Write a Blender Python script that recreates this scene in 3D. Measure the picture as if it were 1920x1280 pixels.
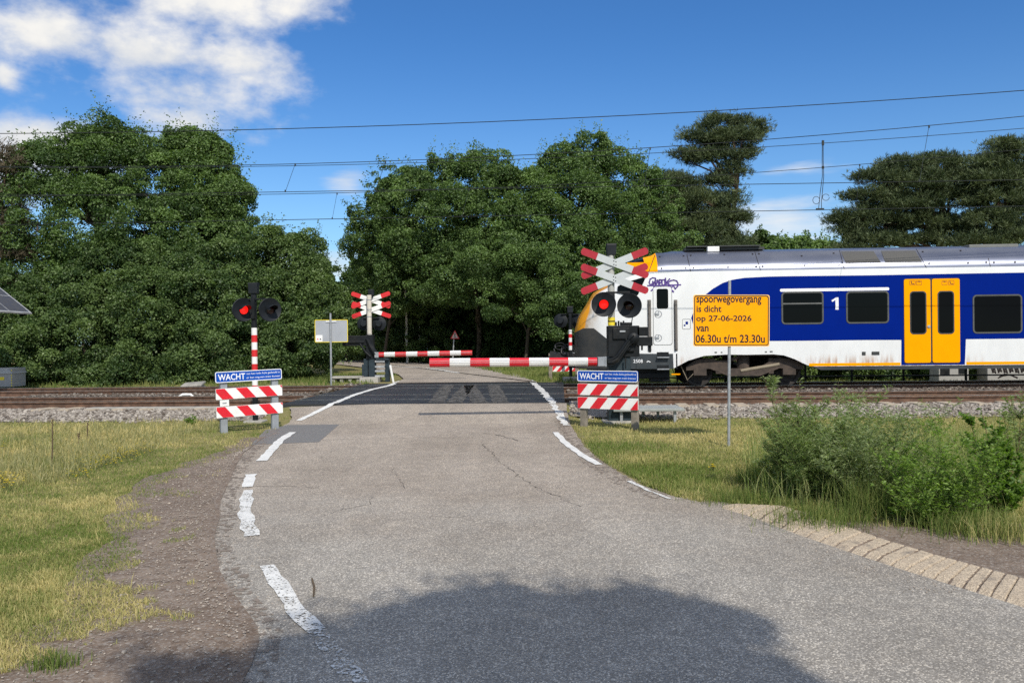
import bpy, bmesh, math, random
import numpy as np
from mathutils import Vector, Matrix

for o in list(bpy.data.objects): bpy.data.objects.remove(o)
SC = bpy.context.scene
COL = SC.collection
R = math.radians

# ------------------------------------------------------------------ camera
FPX, CAMZ, ROLL, PITCH = 1570.0, 1.62, 0.0112, 8 / 1570.0
CW = Vector((0, 0, CAMZ))
_f = Vector((0, math.cos(PITCH), -math.sin(PITCH)))
_r = Vector((math.cos(ROLL), 0, -math.sin(ROLL)))
_r = (_r - _f * _r.dot(_f)).normalized()
_u = _r.cross(_f)
cam = bpy.data.cameras.new("camera")
cam_o = bpy.data.objects.new("camera", cam)
COL.objects.link(cam_o)
cam.sensor_width = 36.0
cam.sensor_fit = 'HORIZONTAL'
cam.lens = 36.0 * FPX / 1920.0
cam.clip_start, cam.clip_end = 0.05, 2000
cam_o.matrix_world = Matrix(((_r.x, _u.x, -_f.x, CW.x), (_r.y, _u.y, -_f.y, CW.y), (_r.z, _u.z, -_f.z, CW.z), (0, 0, 0, 1)))
SC.camera = cam_o

# ------------------------------------------------------------------ light
SUN_EL, SUN_AZ = R(43), R(163)          # azimuth of the sun, clockwise from +Y (it stands behind the camera, to the right)
EXPOSURE = 0.08
SC.view_settings.view_transform = 'Standard'
SC.view_settings.look = 'None'
SC.view_settings.exposure = EXPOSURE
SC.view_settings.gamma = 1
SC.view_settings.use_curve_mapping = False
sl = bpy.data.lights.new("sun", 'SUN')
sl.energy, sl.angle, sl.color = 3.9, R(0.53), (1.0, 0.93, 0.82)
so = bpy.data.objects.new("sun", sl)
COL.objects.link(so)
_sd = Vector((math.sin(SUN_AZ) * math.cos(SUN_EL), math.cos(SUN_AZ) * math.cos(SUN_EL), math.sin(SUN_EL)))
so.rotation_euler = _sd.to_track_quat('Z', 'Y').to_euler()
so.location = _sd * 60

def ray(px, py):
    return (_f + _r * ((px - 960) / FPX) + _u * ((640 - py) / FPX)).normalized()

def AZEL(px, py):
    d = ray(px, py)
    return math.atan2(d.x, d.y), math.asin(d.z)

def world():
    w = bpy.data.worlds.new("World")
    SC.world = w
    w.use_nodes = True
    nt = w.node_tree
    N, L = nt.nodes, nt.links
    N.clear()
    out = N.new('ShaderNodeOutputWorld')
    bg = N.new('ShaderNodeBackground')
    bg.inputs['Strength'].default_value = 0.15
    sky = N.new('ShaderNodeTexSky')
    sky.sky_type = 'NISHITA'
    sky.sun_disc = False
    sky.sun_elevation, sky.sun_rotation = SUN_EL, SUN_AZ
    sky.air_density, sky.dust_density, sky.ozone_density = 1.0, 0.7, 3.0
    sky.altitude = 0
    tc = N.new('ShaderNodeTexCoord')
    sep = N.new('ShaderNodeSeparateXYZ')
    L.new(tc.outputs['Generated'], sep.inputs[0])
    def M(op, a, b=None, c=None):
        n = N.new('ShaderNodeMath'); n.operation = op
        for i, v in enumerate((a, b, c)):
            if v is None: continue
            if isinstance(v, (int, float)): n.inputs[i].default_value = v
            else: L.new(v, n.inputs[i])
        return n.outputs[0]
    az = M('ARCTAN2', sep.outputs['X'], sep.outputs['Y'])
    el = M('ARCSINE', sep.outputs['Z'])
    def noise(scale, det, zs, off=0.0, rough=0.55):
        mp = N.new('ShaderNodeMapping')
        mp.inputs['Scale'].default_value = (1, 1, zs)
        mp.inputs['Location'].default_value = (off, off * .7, off * .3)
        L.new(tc.outputs['Generated'], mp.inputs[0])
        n = N.new('ShaderNodeTexNoise')
        n.inputs['Scale'].default_value = scale
        n.inputs['Detail'].default_value = det
        n.inputs['Roughness'].default_value = rough
        L.new(mp.outputs[0], n.inputs['Vector'])
        return n.outputs['Fac']
    n1 = noise(7.0, 10, 1.9, 3.1, .58)
    n2 = noise(3.2, 6, 2.6, 7.7)
    n3 = noise(16, 8, 1.4, 1.3, .55)
    def blobs(lst):
        acc = None
        for (px, py, rx, ry) in lst:
            a, e = AZEL(px, py)
            dx = M('MULTIPLY', M('SUBTRACT', az, a), FPX / rx)
            dy = M('MULTIPLY', M('SUBTRACT', el, e), FPX / ry)
            d = M('SQRT', M('ADD', M('MULTIPLY', dx, dx), M('MULTIPLY', dy, dy)))
            m = M('SUBTRACT', 1.0, d)
            acc = m if acc is None else M('SMOOTH_MAX', acc, m, 0.15)
        return acc
    def ramp(v, a, b):
        n = N.new('ShaderNodeMapRange'); n.interpolation_type = 'SMOOTHSTEP'
        n.inputs['From Min'].default_value = a; n.inputs['From Max'].default_value = b
        L.new(v, n.inputs['Value'])
        return n.outputs[0]
    big = blobs([(420, 10, 190, 80), (540, 20, 110, 60), (300, 90, 250, 80), (440, 110, 170, 60), (330, 170, 190, 55),
                 (330, 225, 120, 45), (120, 75, 120, 60), (10, 150, 40, 40), (60, 260, 170, 50), (20, 300, 140, 50),
                 (-250, 120, 260, 130), (-100, 320, 200, 60), (-500, 300, 300, 120), (2500, 200, 200, 60), (2500, 40, 260, 90)])
    den = M('ADD', M('MULTIPLY', big, 0.75), M('ADD', M('MULTIPLY', M('SUBTRACT', n1, .5), 2.4), M('MULTIPLY', M('SUBTRACT', n3, .5), .7)))
    n4 = noise(34, 6, 1.5, 2.2, .6)
    den = M('ADD', den, M('MULTIPLY', M('SUBTRACT', n4, .5), .5))
    a_big = ramp(den, -0.06, 0.82)
    soft = blobs([(640, 515, 130, 55), (560, 480, 90, 30), (1470, 425, 170, 60), (1330, 460, 160, 40), (1500, 315, 70, 12), (650, 345, 40, 22)])
    den2 = M('ADD', M('MULTIPLY', soft, 0.6), M('MULTIPLY', M('SUBTRACT', noise(9, 8, 6.0, 5.0), .45), 2.0))
    a_soft = M('MULTIPLY', ramp(den2, -0.05, 0.95), 0.7)
    alpha = M('MAXIMUM', a_big, a_soft)
    # unseen cloud added overhead and behind the viewpoint to lift and neutralise ambient light
    rest = M('MAXIMUM', ramp(el, .48, .62), ramp(M('ABSOLUTE', az), .85, 1.15))
    cov = ramp(M('ADD', noise(2.6, 8, 1.6, 11.0, .55), M('MULTIPLY', M('SUBTRACT', n3, .5), .35)), .44, .60)
    alpha = M('MAXIMUM', alpha, M('MULTIPLY', rest, cov))
    alpha = M('MULTIPLY', alpha, ramp(el, 0.0, 0.02))
    # body shading of the clouds: thicker and thinner parts
    cr = N.new('ShaderNodeMix'); cr.data_type = 'RGBA'
    cr.inputs['A'].default_value = (4.6, 4.75, 4.95, 1)
    cr.inputs['B'].default_value = (6.2, 6.05, 5.75, 1)
    L.new(ramp(M('ADD', n2, M('MULTIPLY', n3, .6)), .58, .98), cr.inputs['Factor'])
    mx = N.new('ShaderNodeMix'); mx.data_type = 'RGBA'
    L.new(alpha, mx.inputs['Factor'])
    sk = N.new('ShaderNodeMix'); sk.data_type = 'RGBA'; sk.blend_type = 'MULTIPLY'
    sk.inputs['Factor'].default_value = 1.0
    L.new(sky.outputs[0], sk.inputs['A'])
    hz = N.new('ShaderNodeMix'); hz.data_type = 'RGBA'          # clearer, deeper blue higher up
    hz.inputs['A'].default_value = (0.58, 0.77, 0.92, 1); hz.inputs['B'].default_value = (0.285, 0.56, 0.84, 1)
    L.new(ramp(el, 0.02, 0.38), hz.inputs['Factor'])
    L.new(hz.outputs['Result'], sk.inputs['B'])
    L.new(sk.outputs['Result'], mx.inputs['A'])
    L.new(cr.outputs['Result'], mx.inputs['B'])
    L.new(mx.outputs['Result'], bg.inputs['Color'])
    L.new(bg.outputs[0], out.inputs[0])
world()
SC.cycles.max_bounces = 6
SC.cycles.diffuse_bounces = 3
SC.cycles.glossy_bounces = 2
SC.cycles.transmission_bounces = 3
SC.cycles.use_denoising = False

# ------------------------------------------------------------------ places
TH = R(3.3)
CT, ST = math.cos(TH), math.sin(TH)
TV, NV = Vector((CT, -ST, 0)), Vector((ST, CT, 0))
def T(s, w, z): return Vector((s * CT + w * ST, -s * ST + w * CT, z))
def TW(x, y): return x * ST + y * CT
def TS(x, y): return x * CT - y * ST
def G(px, py, z=0.0):
    d = ray(px, py); t = (z - CAMZ) / d.z
    return CW + d * t
def AT(px, py, Y):
    d = ray(px, py)
    return CW + d * (Y / d.y)
def TR(px, py, w):                       # pixel -> (s, z) on the upright plane at track depth w
    d = ray(px, py); t = w / d.dot(NV); p = CW + d * t
    return p.dot(TV), p.z
_gw = ([-60, 9, 15.0, 15.6, 17.2, 24.6, 25.4, 400], [0, 0, .05, .06, .12, .12, .27, .29])
_rw = ([-60, 9, 15, 16.85, 24.4, 27, 400], [0, 0, .07, .285, .30, .30, .30])
def gz0(w): return np.interp(w, *_gw)
def rz(w): return np.interp(w, *_rw)
def GR(px, py, dz=0.0):                  # pixel -> point on the road surface
    z = 0.1
    for _ in range(25):
        p = G(px, min(py, 4000), z); z = .5 * z + .5 * float(rz(TW(p.x, p.y)))
    return Vector((p.x, p.y, z + dz))
def vnoise(x, y, seed=0, f=1.0):
    x = np.asarray(x, float) * f + seed * 17.13; y = np.asarray(y, float) * f + seed * 9.71
    xi, yi = np.floor(x), np.floor(y); xf, yf = x - xi, y - yi
    def h(a, b):
        v = np.sin(a * 127.1 + b * 311.7 + seed * 74.7) * 43758.5453
        return v - np.floor(v)
    u, v = xf * xf * (3 - 2 * xf), yf * yf * (3 - 2 * yf)
    return (h(xi, yi) * (1 - u) + h(xi + 1, yi) * u) * (1 - v) + (h(xi, yi + 1) * (1 - u) + h(xi + 1, yi + 1) * u) * v
def fbm(x, y, seed=0, f=1.0):
    return .5 * vnoise(x, y, seed, f) + .3 * vnoise(x, y, seed + 1, f * 2.1) + .2 * vnoise(x, y, seed + 2, f * 4.3)

LEFT_PX = [(430, 1290), (452, 1250), (469, 1206), (466, 1176), (446, 1146), (430, 1124), (414, 1100), (399, 1073), (393, 1040), (390, 1014), (395, 988), (403, 971), (402, 952), (406, 936), (416, 915), (424, 897),
           (436, 872), (450, 850), (478, 829), (505, 810), (543, 791), (546, 775), (541, 762), (536, 757)]
RIGHT_PX = [(2700, 1420), (2150, 1235), (1920, 1150), (1700, 1082), (1500, 1012), (1372, 962), (1330, 949), (1270, 934), (1200, 908), (1130, 868), (1096, 838), (1070, 798), (1064, 775), (1062, 757)]
_lp = sorted([(lambda p: (p.y, p.x))(GR(*q)) for q in LEFT_PX])
_rp = sorted([(lambda p: (p.y, p.x))(GR(*q)) for q in RIGHT_PX])
_lp = [(-12, -3.5), (-3, -2.6), (2.0, -1.6)] + _lp
_rp = [(-12, 3.2), (-3, 5.5), (1.0, 7.4)] + _rp
def xl(y): return np.interp(y, [a for a, b in _lp], [b for a, b in _lp])
def xr(y): return np.interp(y, [a for a, b in _rp], [b for a, b in _rp])
XCL, XCR = GR(526, 758).x, GR(1060, 756).x        # ends of the rubber crossing deck
def hground(x, y):
    x = np.asarray(x, float); y = np.asarray(y, float)
    w = TW(x, y); s_ = TS(x, y); base = gz0(w) - .38 * np.clip((s_ - 2.2) / 2, 0, 1) * np.clip((w - 24.6) / 1.6, 0, 1) * np.clip((60 - w) / 20, 0, 1) + (fbm(x, y, 3, .8) - .5) * .05 * np.clip((w - 2) / 4, 0, 1) * np.where(w > 15.4, np.where(w < 25.6, .3, 1), 1)
    d = np.maximum(np.maximum(xl(y) - x, x - xr(y)), 0)
    near = (y < 17.6)
    tgt = rz(w) - .03 - .22 * d
    z = np.where(near, np.maximum(np.where(d > 0, base, -9), tgt), base)
    dc = np.maximum(np.maximum(XCL - x, x - XCR), 0)
    tg2 = rz(w) - .06 - .5 * dc
    return np.where((~near) & (w < 24.8), np.maximum(base, tg2), z)
def HG(x, y): return float(hground(x, y))

# ------------------------------------------------------------------ object helpers
def setp(o, label=None, cat=None, group=None, kind=None):
    if label: o['label'] = label
    if cat: o['category'] = cat
    if group: o['group'] = group
    if kind: o['kind'] = kind
    return o
def thing(name, label, cat, loc=(0, 0, 0), rz_=0.0, group=None):
    o = bpy.data.objects.new(name, None)
    o.empty_display_size = .2
    COL.objects.link(o)
    o.location = loc; o.rotation_euler = (0, 0, rz_)
    return setp(o, label, cat, group)
def link(name, me, parent=None):
    o = bpy.data.objects.new(name, me); COL.objects.link(o)
    if parent is not None: o.parent = parent
    return o
def copy_tree(o, parent=None):
    c = o.copy(); COL.objects.link(c); c.parent = parent
    for ch in o.children: copy_tree(ch, c)
    return c

class MB:
    def __init__(s): s.v, s.f, s.m = [], [], []
    def add(s, vs, fs, mat=0):
        b = len(s.v); s.v += [tuple(v) for v in vs]
        s.f += [tuple(i + b for i in f) for f in fs]; s.m += [mat] * len(fs)
        return s
    def box(s, c, sz, rot=None, mat=0, taper=1.0):
        x, y, z = sz[0] / 2, sz[1] / 2, sz[2] / 2
        vs = [Vector((sx * x * (taper if sz_ > 0 else 1), sy * y * (taper if sz_ > 0 else 1), sz_ * z)) for sz_ in (-1, 1) for sy in (-1, 1) for sx in (-1, 1)]
        if rot is not None: vs = [rot @ v for v in vs]
        return s.add([v + Vector(c) for v in vs], [(0, 2, 3, 1), (4, 5, 7, 6), (0, 1, 5, 4), (2, 6, 7, 3), (0, 4, 6, 2), (1, 3, 7, 5)], mat)
    def cyl(s, p0, p1, r0, r1=None, n=16, mat=0, caps=True):
        p0, p1 = Vector(p0), Vector(p1); r1 = r0 if r1 is None else r1
        d = (p1 - p0).normalized(); a = d.orthogonal().normalized(); b = d.cross(a)
        vs = []
        for p, r in ((p0, r0), (p1, r1)):
            for i in range(n):
                t = 2 * math.pi * i / n; vs.append(p + a * (r * math.cos(t)) + b * (r * math.sin(t)))
        fs = [(i, (i + 1) % n, n + (i + 1) % n, n + i) for i in range(n)]
        if caps: fs += [tuple(range(n - 1, -1, -1)), tuple(range(n, 2 * n))]
        return s.add(vs, fs, mat)
    def tube(s, pts, rad, n=8, mat=0):
        pts = [Vector(p) for p in pts]; k = len(pts)
        rr = rad if isinstance(rad, (list, tuple)) else [rad] * k
        vs = []; a = None
        for i, p in enumerate(pts):
            d = (pts[min(i + 1, k - 1)] - pts[max(i - 1, 0)]).normalized()
            a = d.orthogonal().normalized() if a is None else (a - d * a.dot(d)).normalized()
            b = d.cross(a)
            for j in range(n):
                t = 2 * math.pi * j / n; vs.append(p + a * (rr[i] * math.cos(t)) + b * (rr[i] * math.sin(t)))
        fs = [(i * n + j, i * n + (j + 1) % n, (i + 1) * n + (j + 1) % n, (i + 1) * n + j) for i in range(k - 1) for j in range(n)]
        fs += [tuple(range(n - 1, -1, -1)), tuple(range((k - 1) * n, k * n))]
        return s.add(vs, fs, mat)
    def lathe(s, prof, c, axis=(0, 0, 1), n=24, mat=0):
        c = Vector(c); d = Vector(axis).normalized(); a = d.orthogonal().normalized(); b = d.cross(a)
        vs = [c + d * h + a * (r * math.cos(2 * math.pi * j / n)) + b * (r * math.sin(2 * math.pi * j / n)) for (r, h) in prof for j in range(n)]
        fs = [(i * n + j, i * n + (j + 1) % n, (i + 1) * n + (j + 1) % n, (i + 1) * n + j) for i in range(len(prof) - 1) for j in range(n)]
        return s.add(vs, fs, mat)
    def prism(s, poly, y0, y1, mat=0, fr=None):      # poly in (x, z), thickness along y from y0 (front) to y1
        n = len(poly)
        ar = sum(poly[i][0] * poly[(i + 1) % n][1] - poly[(i + 1) % n][0] * poly[i][1] for i in range(n))
        if ar < 0: poly = poly[::-1]
        vs = [Vector((x, y0, z)) for x, z in poly] + [Vector((x, y1, z)) for x, z in poly]
        if fr is not None: vs = [fr @ v for v in vs]
        fs = [tuple(range(n)), tuple(range(2 * n - 1, n - 1, -1))] + [(i, n + i, n + (i + 1) % n, (i + 1) % n) for i in range(n)]
        return s.add(vs, fs, mat)
    def build(s, name, mats, parent=None, bevel=0, smooth=False, off=None):
        me = bpy.data.meshes.new(name)
        vs = s.v if off is None else [(v[0] - off[0], v[1] - off[1], v[2] - off[2]) for v in s.v]
        me.from_pydata(vs, [], s.f); me.update()
        for m in (mats if isinstance(mats, (list, tuple)) else [mats]): me.materials.append(m)
        me.polygons.foreach_set('material_index', s.m)
        if smooth: me.polygons.foreach_set('use_smooth', [True] * len(s.f))
        o = link(name, me, parent)
        bm = bmesh.new(); bm.from_mesh(me)
        bmesh.ops.recalc_face_normals(bm, faces=bm.faces)
        bm.to_mesh(me); bm.free()
        if smooth:
            me.set_sharp_from_angle(angle=R(40))
        if bevel:
            b = o.modifiers.new('bevel', 'BEVEL'); b.width = bevel; b.segments = 2; b.limit_method = 'ANGLE'; b.angle_limit = R(40)
        return o
def rrect(x0, z0, x1, z1, r, n=5):
    out = []
    for cx, cz, a0 in ((x1 - r, z1 - r, 0), (x0 + r, z1 - r, 90), (x0 + r, z0 + r, 180), (x1 - r, z0 + r, 270)):
        for i in range(n + 1):
            a = R(a0 + 90 * i / n); out.append((cx + r * math.cos(a), cz + r * math.sin(a)))
    return out
def ring(mb, outer, inner, y0, y1, mat=0):           # frame between two outlines of equal length
    n = len(outer)
    vs = [(x, y0, z) for x, z in outer] + [(x, y0, z) for x, z in inner] + [(x, y1, z) for x, z in outer] + [(x, y1, z) for x, z in inner]
    fs = []
    for i in range(n):
        j = (i + 1) % n
        fs += [(i, j, n + j, n + i), (2 * n + i, 3 * n + i, 3 * n + j, 2 * n + j), (i, 2 * n + i, 2 * n + j, j), (n + i, n + j, 3 * n + j, 3 * n + i)]
    mb.add(vs, fs, mat)

def qmesh(name, verts, faces_n, mat, attrs=None, parent=None, smooth=False):   # numpy: verts (N*k,3) grouped in faces of k
    me = bpy.data.meshes.new(name)
    nv = len(verts); nf = nv // faces_n
    me.vertices.add(nv); me.vertices.foreach_set('co', np.ascontiguousarray(verts, np.float32).ravel())
    me.loops.add(nv); me.loops.foreach_set('vertex_index', np.arange(nv, dtype=np.int32))
    me.polygons.add(nf); me.polygons.foreach_set('loop_start', np.arange(nf, dtype=np.int32) * faces_n)
    if smooth: me.polygons.foreach_set('use_smooth', np.ones(nf, bool))
    for k, a in (attrs or {}).items():
        at = me.attributes.new(k, 'FLOAT', 'POINT'); at.data.foreach_set('value', np.ascontiguousarray(a, np.float32))
    me.update(calc_edges=True)
    me.materials.append(mat)
    return link(name, me, parent)

def text(name, body, mat, parent, x0, z0, w, h, y=-.002, bold=0.0, ext=.0008, shear=0, fr=None):
    cu = bpy.data.curves.new(name, 'FONT'); cu.body = body; cu.size = 1; cu.extrude = .01; cu.offset = bold; cu.shear = shear
    cu.resolution_u = 3
    o = bpy.data.objects.new('tmp', cu); COL.objects.link(o)
    dg = bpy.context.evaluated_depsgraph_get(); dg.update()
    me = bpy.data.meshes.new_from_object(o.evaluated_get(dg))
    bpy.data.objects.remove(o)
    n = len(me.vertices); co = np.zeros(n * 3); me.vertices.foreach_get('co', co); co = co.reshape(-1, 3)
    mn, mx = co.min(0), co.max(0)
    sx = w / (mx[0] - mn[0]); sz = h / (mx[1] - mn[1]) if h else sx
    out = np.stack([(co[:, 0] - mn[0]) * sx + x0, y - co[:, 2] / .01 * ext, (co[:, 1] - mn[1]) * sz + z0], 1)
    if fr is not None: out = np.array([fr @ Vector(v) for v in out])
    me.vertices.foreach_set('co', out.ravel()); me.update()
    me.materials.clear(); me.materials.append(mat)
    me.name = name
    return link(name, me, parent)
def stroke(mb, pts, wd, y, th=.002, mat=0):          # flat painted line in (x, z)
    for (a, b) in zip(pts[:-1], pts[1:]):
        a, b = Vector((a[0], 0, a[1])), Vector((b[0], 0, b[1]))
        d = b - a
        if d.length < 1e-6: continue
        d.normalize(); q = Vector((-d.z, 0, d.x)) * wd / 2; e = d * wd * .35
        mb.add([Vector((p.x, y - th * (k), p.z)) for k in (0,) for p in (a - e - q, b + e - q, b + e + q, a - e + q)], [(0, 1, 2, 3)], mat)

# ------------------------------------------------------------------ materials
def nm(name):
    m = bpy.data.materials.new(name); m.use_nodes = True
    nt = m.node_tree; nt.nodes.clear()
    out = nt.nodes.new('ShaderNodeOutputMaterial'); b = nt.nodes.new('ShaderNodeBsdfPrincipled')
    nt.links.new(b.outputs[0], out.inputs[0])
    return m, nt, b, out
class NT:
    def __init__(s, nt): s.nt = nt
    def __call__(s, typ, **kw):
        n = s.nt.nodes.new(typ)
        for k, v in kw.items():
            if k.startswith('i_'):
                key = k[2:].replace('_', ' '); n.inputs[key].default_value = v
            else: setattr(n, k, v)
        return n
    def l(s, a, b): s.nt.links.new(a, b)
    def math(s, op, a, b=None, clamp=False):
        n = s.nt.nodes.new('ShaderNodeMath'); n.operation = op; n.use_clamp = clamp
        for i, v in enumerate((a, b)):
            if v is None: continue
            if isinstance(v, (int, float)): n.inputs[i].default_value = v
            else: s.l(v, n.inputs[i])
        return n.outputs[0]
    def noise(s, scale, detail=4, rough=.55, vec=None, sc=None):
        n = s('ShaderNodeTexNoise'); n.inputs['Scale'].default_value = scale; n.inputs['Detail'].default_value = detail; n.inputs['Roughness'].default_value = rough
        if vec is None: vec = s.obj()
        if sc is not None:
            mp = s('ShaderNodeMapping'); mp.inputs['Scale'].default_value = sc; s.l(vec, mp.inputs[0]); vec = mp.outputs[0]
        s.l(vec, n.inputs['Vector']); return n.outputs['Fac']
    def obj(s):
        if not hasattr(s, '_o'): s._o = s('ShaderNodeTexCoord').outputs['Object']
        return s._o
    def sm(s, v, a, b, lo=0.0, hi=1.0):
        n = s('ShaderNodeMapRange'); n.interpolation_type = 'SMOOTHSTEP'
        for k, x in (('From Min', a), ('From Max', b), ('To Min', lo), ('To Max', hi)): n.inputs[k].default_value = x
        s.l(v, n.inputs['Value']); return n.outputs[0]
    def mix(s, f, a, b, blend='MIX'):
        n = s('ShaderNodeMix'); n.data_type = 'RGBA'; n.blend_type = blend
        for k, v in (('Factor', f), ('A', a), ('B', b)):
            if isinstance(v, (int, float)): n.inputs[k].default_value = v
            elif isinstance(v, tuple): n.inputs[k].default_value = v + (1,) if len(v) == 3 else v
            else: s.l(v, n.inputs[k])
        return n.outputs['Result']
    def bump(s, b, h, strength=.3, dist=.01):
        n = s('ShaderNodeBump'); n.inputs['Strength'].default_value = strength; n.inputs['Distance'].default_value = dist
        s.l(h, n.inputs['Height']); s.l(n.outputs[0], b.inputs['Normal'])
def pm(name, col, rough=.5, metal=0.0, var=.12, scale=6, bump=0.0, spec=.5, dirt=None, dirt_amt=.4, dsc=None):
    m, nt, b, out = nm(name); n = NT(nt)
    f = n.noise(scale, 6, .6)
    c = n.mix(n.sm(f, .3, .7), tuple(x * (1 - var) for x in col), tuple(min(1, x * (1 + var)) for x in col))
    if dirt:
        d = n.sm(n.noise(scale * .6, 8, .7, sc=dsc), .5, .75, 0, dirt_amt)
        c = n.mix(d, c, dirt)
    n.l(c, b.inputs['Base Color'])
    rn = n.sm(f, .2, .8, max(0, rough - .08), min(1, rough + .08)); n.l(rn, b.inputs['Roughness'])
    b.inputs['Metallic'].default_value = metal
    b.inputs['Specular IOR Level'].default_value = spec
    if bump: n.bump(b, n.noise(scale * 12, 4), bump, .004)
    return m
M = {}
M['black'] = pm('black_paint', (.009, .011, .013), .5, var=.3, spec=.22, dirt=(.10, .09, .075), dirt_amt=.25, scale=5)
M['disc'] = pm('signal_black', (.012, .015, .019), .5, var=.2, scale=4, spec=.25)
M['redpaint'] = pm('red_paint', (.62, .018, .022), .42, var=.1, dirt=(.25, .05, .04), dirt_amt=.3)
M['redrefl'] = pm('red_reflective', (.66, .012, .025), .38, var=.08, dirt=(.3, .06, .05), dirt_amt=.25)
M['whitepaint'] = pm('white_paint', (.80, .80, .78), .45, var=.04, dirt=(.45, .42, .36), dirt_amt=.35)
M['crossred'] = pm('cross_red', (.36, .008, .022), .42, var=.1, dirt=(.2, .05, .05), dirt_amt=.3)
M['crosswhite'] = pm('cross_white', (.47, .50, .51), .42, var=.05, dirt=(.36, .36, .34), dirt_amt=.4)
M['blue'] = pm('blue_sign', (.004, .070, .40), .45, var=.12, spec=.25, dirt=(.05, .12, .35), dirt_amt=.35)
M['galv'] = pm('galvanised_steel', (.34, .36, .38), .5, .35, var=.15, scale=14, dirt=(.2, .2, .19), dirt_amt=.3)
M['postgrey'] = pm('grey_post', (.25, .27, .29), .6, 0, var=.12, scale=9)
M['alback'] = pm('grey_sign_back', (.36, .38, .41), .55, .1, var=.05, scale=3)
M['yellow'] = pm('yellow_edge', (.78, .62, .03), .5)
M['orange'] = pm('orange_sign', (.97, .37, .0), .5, var=.05, scale=3, spec=.12, dirt=(.62, .27, .03), dirt_amt=.25)
M['orangelight'] = pm('pale_orange_rim', (.93, .55, .16), .45, var=.05)
M['ink'] = pm('dark_lettering', (.014, .008, .008), .5, var=.1)
M['wink'] = pm('white_lettering', (.86, .87, .88), .45, var=.03)
M['concrete'] = pm('concrete', (.34, .325, .29), .9, var=.2, scale=5, bump=.4, dirt=(.14, .13, .10), dirt_amt=.6)
M['mastgrey'] = pm('mast_grey', (.42, .42, .39), .6, .1, var=.12, scale=7, dirt=(.24, .22, .18), dirt_amt=.4)
M['mastwhite'] = pm('mast_pale', (.58, .54, .46), .7, 0, var=.1, scale=4)
M['teal'] = pm('dark_teal_steel', (.018, .032, .042), .5, .2, var=.25, scale=6)
M['steel'] = pm('light_steel', (.42, .43, .44), .45, .5, var=.15)
M['cable'] = pm('black_cable', (.012, .012, .014), .55)
M['cabinet'] = pm('grey_cabinet', (.35, .345, .33), .6, var=.06, scale=2.5, dirt=(.17, .16, .14), dirt_amt=.35)
M['solar'] = pm('solar_cell', (.008, .013, .03), .25, var=.3, scale=10)
M['wood'] = pm('grey_timber', (.21, .185, .15), .85, var=.25, scale=9, bump=.3)
M['wire'] = pm('overhead_wire', (.03, .035, .035), .5, .6)
M['bark'] = pm('oak_bark', (.075, .058, .042), .95, var=.35, scale=5, bump=.6)
M['pinebark'] = pm('pine_bark', (.085, .052, .036), .95, var=.35, scale=4, bump=.6)
M['birch'] = pm('birch_bark', (.52, .50, .45), .8, var=.2, scale=6, dirt=(.05, .045, .04), dirt_amt=.8, dsc=(1, 1, 3))
M['stemgreen'] = pm('green_stem', (.09, .11, .035), .8, var=.2)
M['drystem'] = pm('dry_stem', (.10, .07, .04), .9, var=.2)
M['yflower'] = pm('yellow_petal', (.80, .62, .01), .6, var=.1)
def emis(name, col, st):
    m, nt, b, out = nm(name)
    b.inputs['Base Color'].default_value = (.5, .01, .01, 1); b.inputs['Roughness'].default_value = .3
    b.inputs['Emission Color'].default_value = col + (1,); b.inputs['Emission Strength'].default_value = st
    return m
M['lamp'] = emis('lit_red_lens', (1, .012, .008), 1.15)
M['lampoff'] = pm('unlit_lens', (.02, .004, .004), .2)

def leafmat(name, dark, light, trans=.25, rough=.5, spec=.35):
    m, nt, b, out = nm(name); n = NT(nt)
    a = n('ShaderNodeAttribute', attribute_name='tint')
    c = n.mix(a.outputs['Fac'], dark, light)
    n.l(c, b.inputs['Base Color'])
    b.inputs['Roughness'].default_value = rough; b.inputs['Specular IOR Level'].default_value = spec
    tr = n('ShaderNodeBsdfTranslucent'); tc = n.mix(1.0, c, (1.3, 1.5, .5), 'MULTIPLY'); n.l(tc, tr.inputs['Color'])
    mx = n('ShaderNodeMixShader'); mx.inputs[0].default_value = trans
    n.l(b.outputs[0], mx.inputs[1]); n.l(tr.outputs[0], mx.inputs[2]); n.l(mx.outputs[0], out.inputs[0])
    return m
M['oakleaf'] = leafmat('oak_leaf', (.040, .078, .023), (.182, .278, .086), .3)
M['hazelleaf'] = leafmat('hazel_leaf', (.036, .074, .024), (.170, .245, .080), .3)
M['darkleaf'] = leafmat('shade_leaf', (.030, .062, .020), (.095, .150, .045), .3, .6, .2)  # undergrowth leaf colour darkened to carry the deep shade under the oaks
M['needle'] = leafmat('pine_needle', (.040, .064, .030), (.150, .185, .078), .12, .6)
M['brownleaf'] = leafmat('brownish_needle', (.060, .050, .032), (.150, .125, .080), .1, .7)
M['willowleaf'] = leafmat('willow_leaf', (.120, .175, .065), (.340, .400, .190), .42, .55)
M['bushleaf'] = leafmat('bush_leaf', (.085, .165, .028), (.260, .380, .085), .42, .5)
M['broomleaf'] = leafmat('broom_twig', (.095, .155, .040), (.260, .340, .120), .40, .6)
M['weedleaf'] = leafmat('weed_leaf', (.17, .19, .075), (.42, .38, .20), .3, .7)
def grassmat(name, dry, green):
    return leafmat(name, green, dry, .25, .7, .2)
M['grass'] = grassmat('grass_blade', (.56, .47, .225), (.135, .19, .042))
M['lushgrass'] = grassmat('lush_grass_blade', (.27, .28, .10), (.060, .120, .018))
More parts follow.
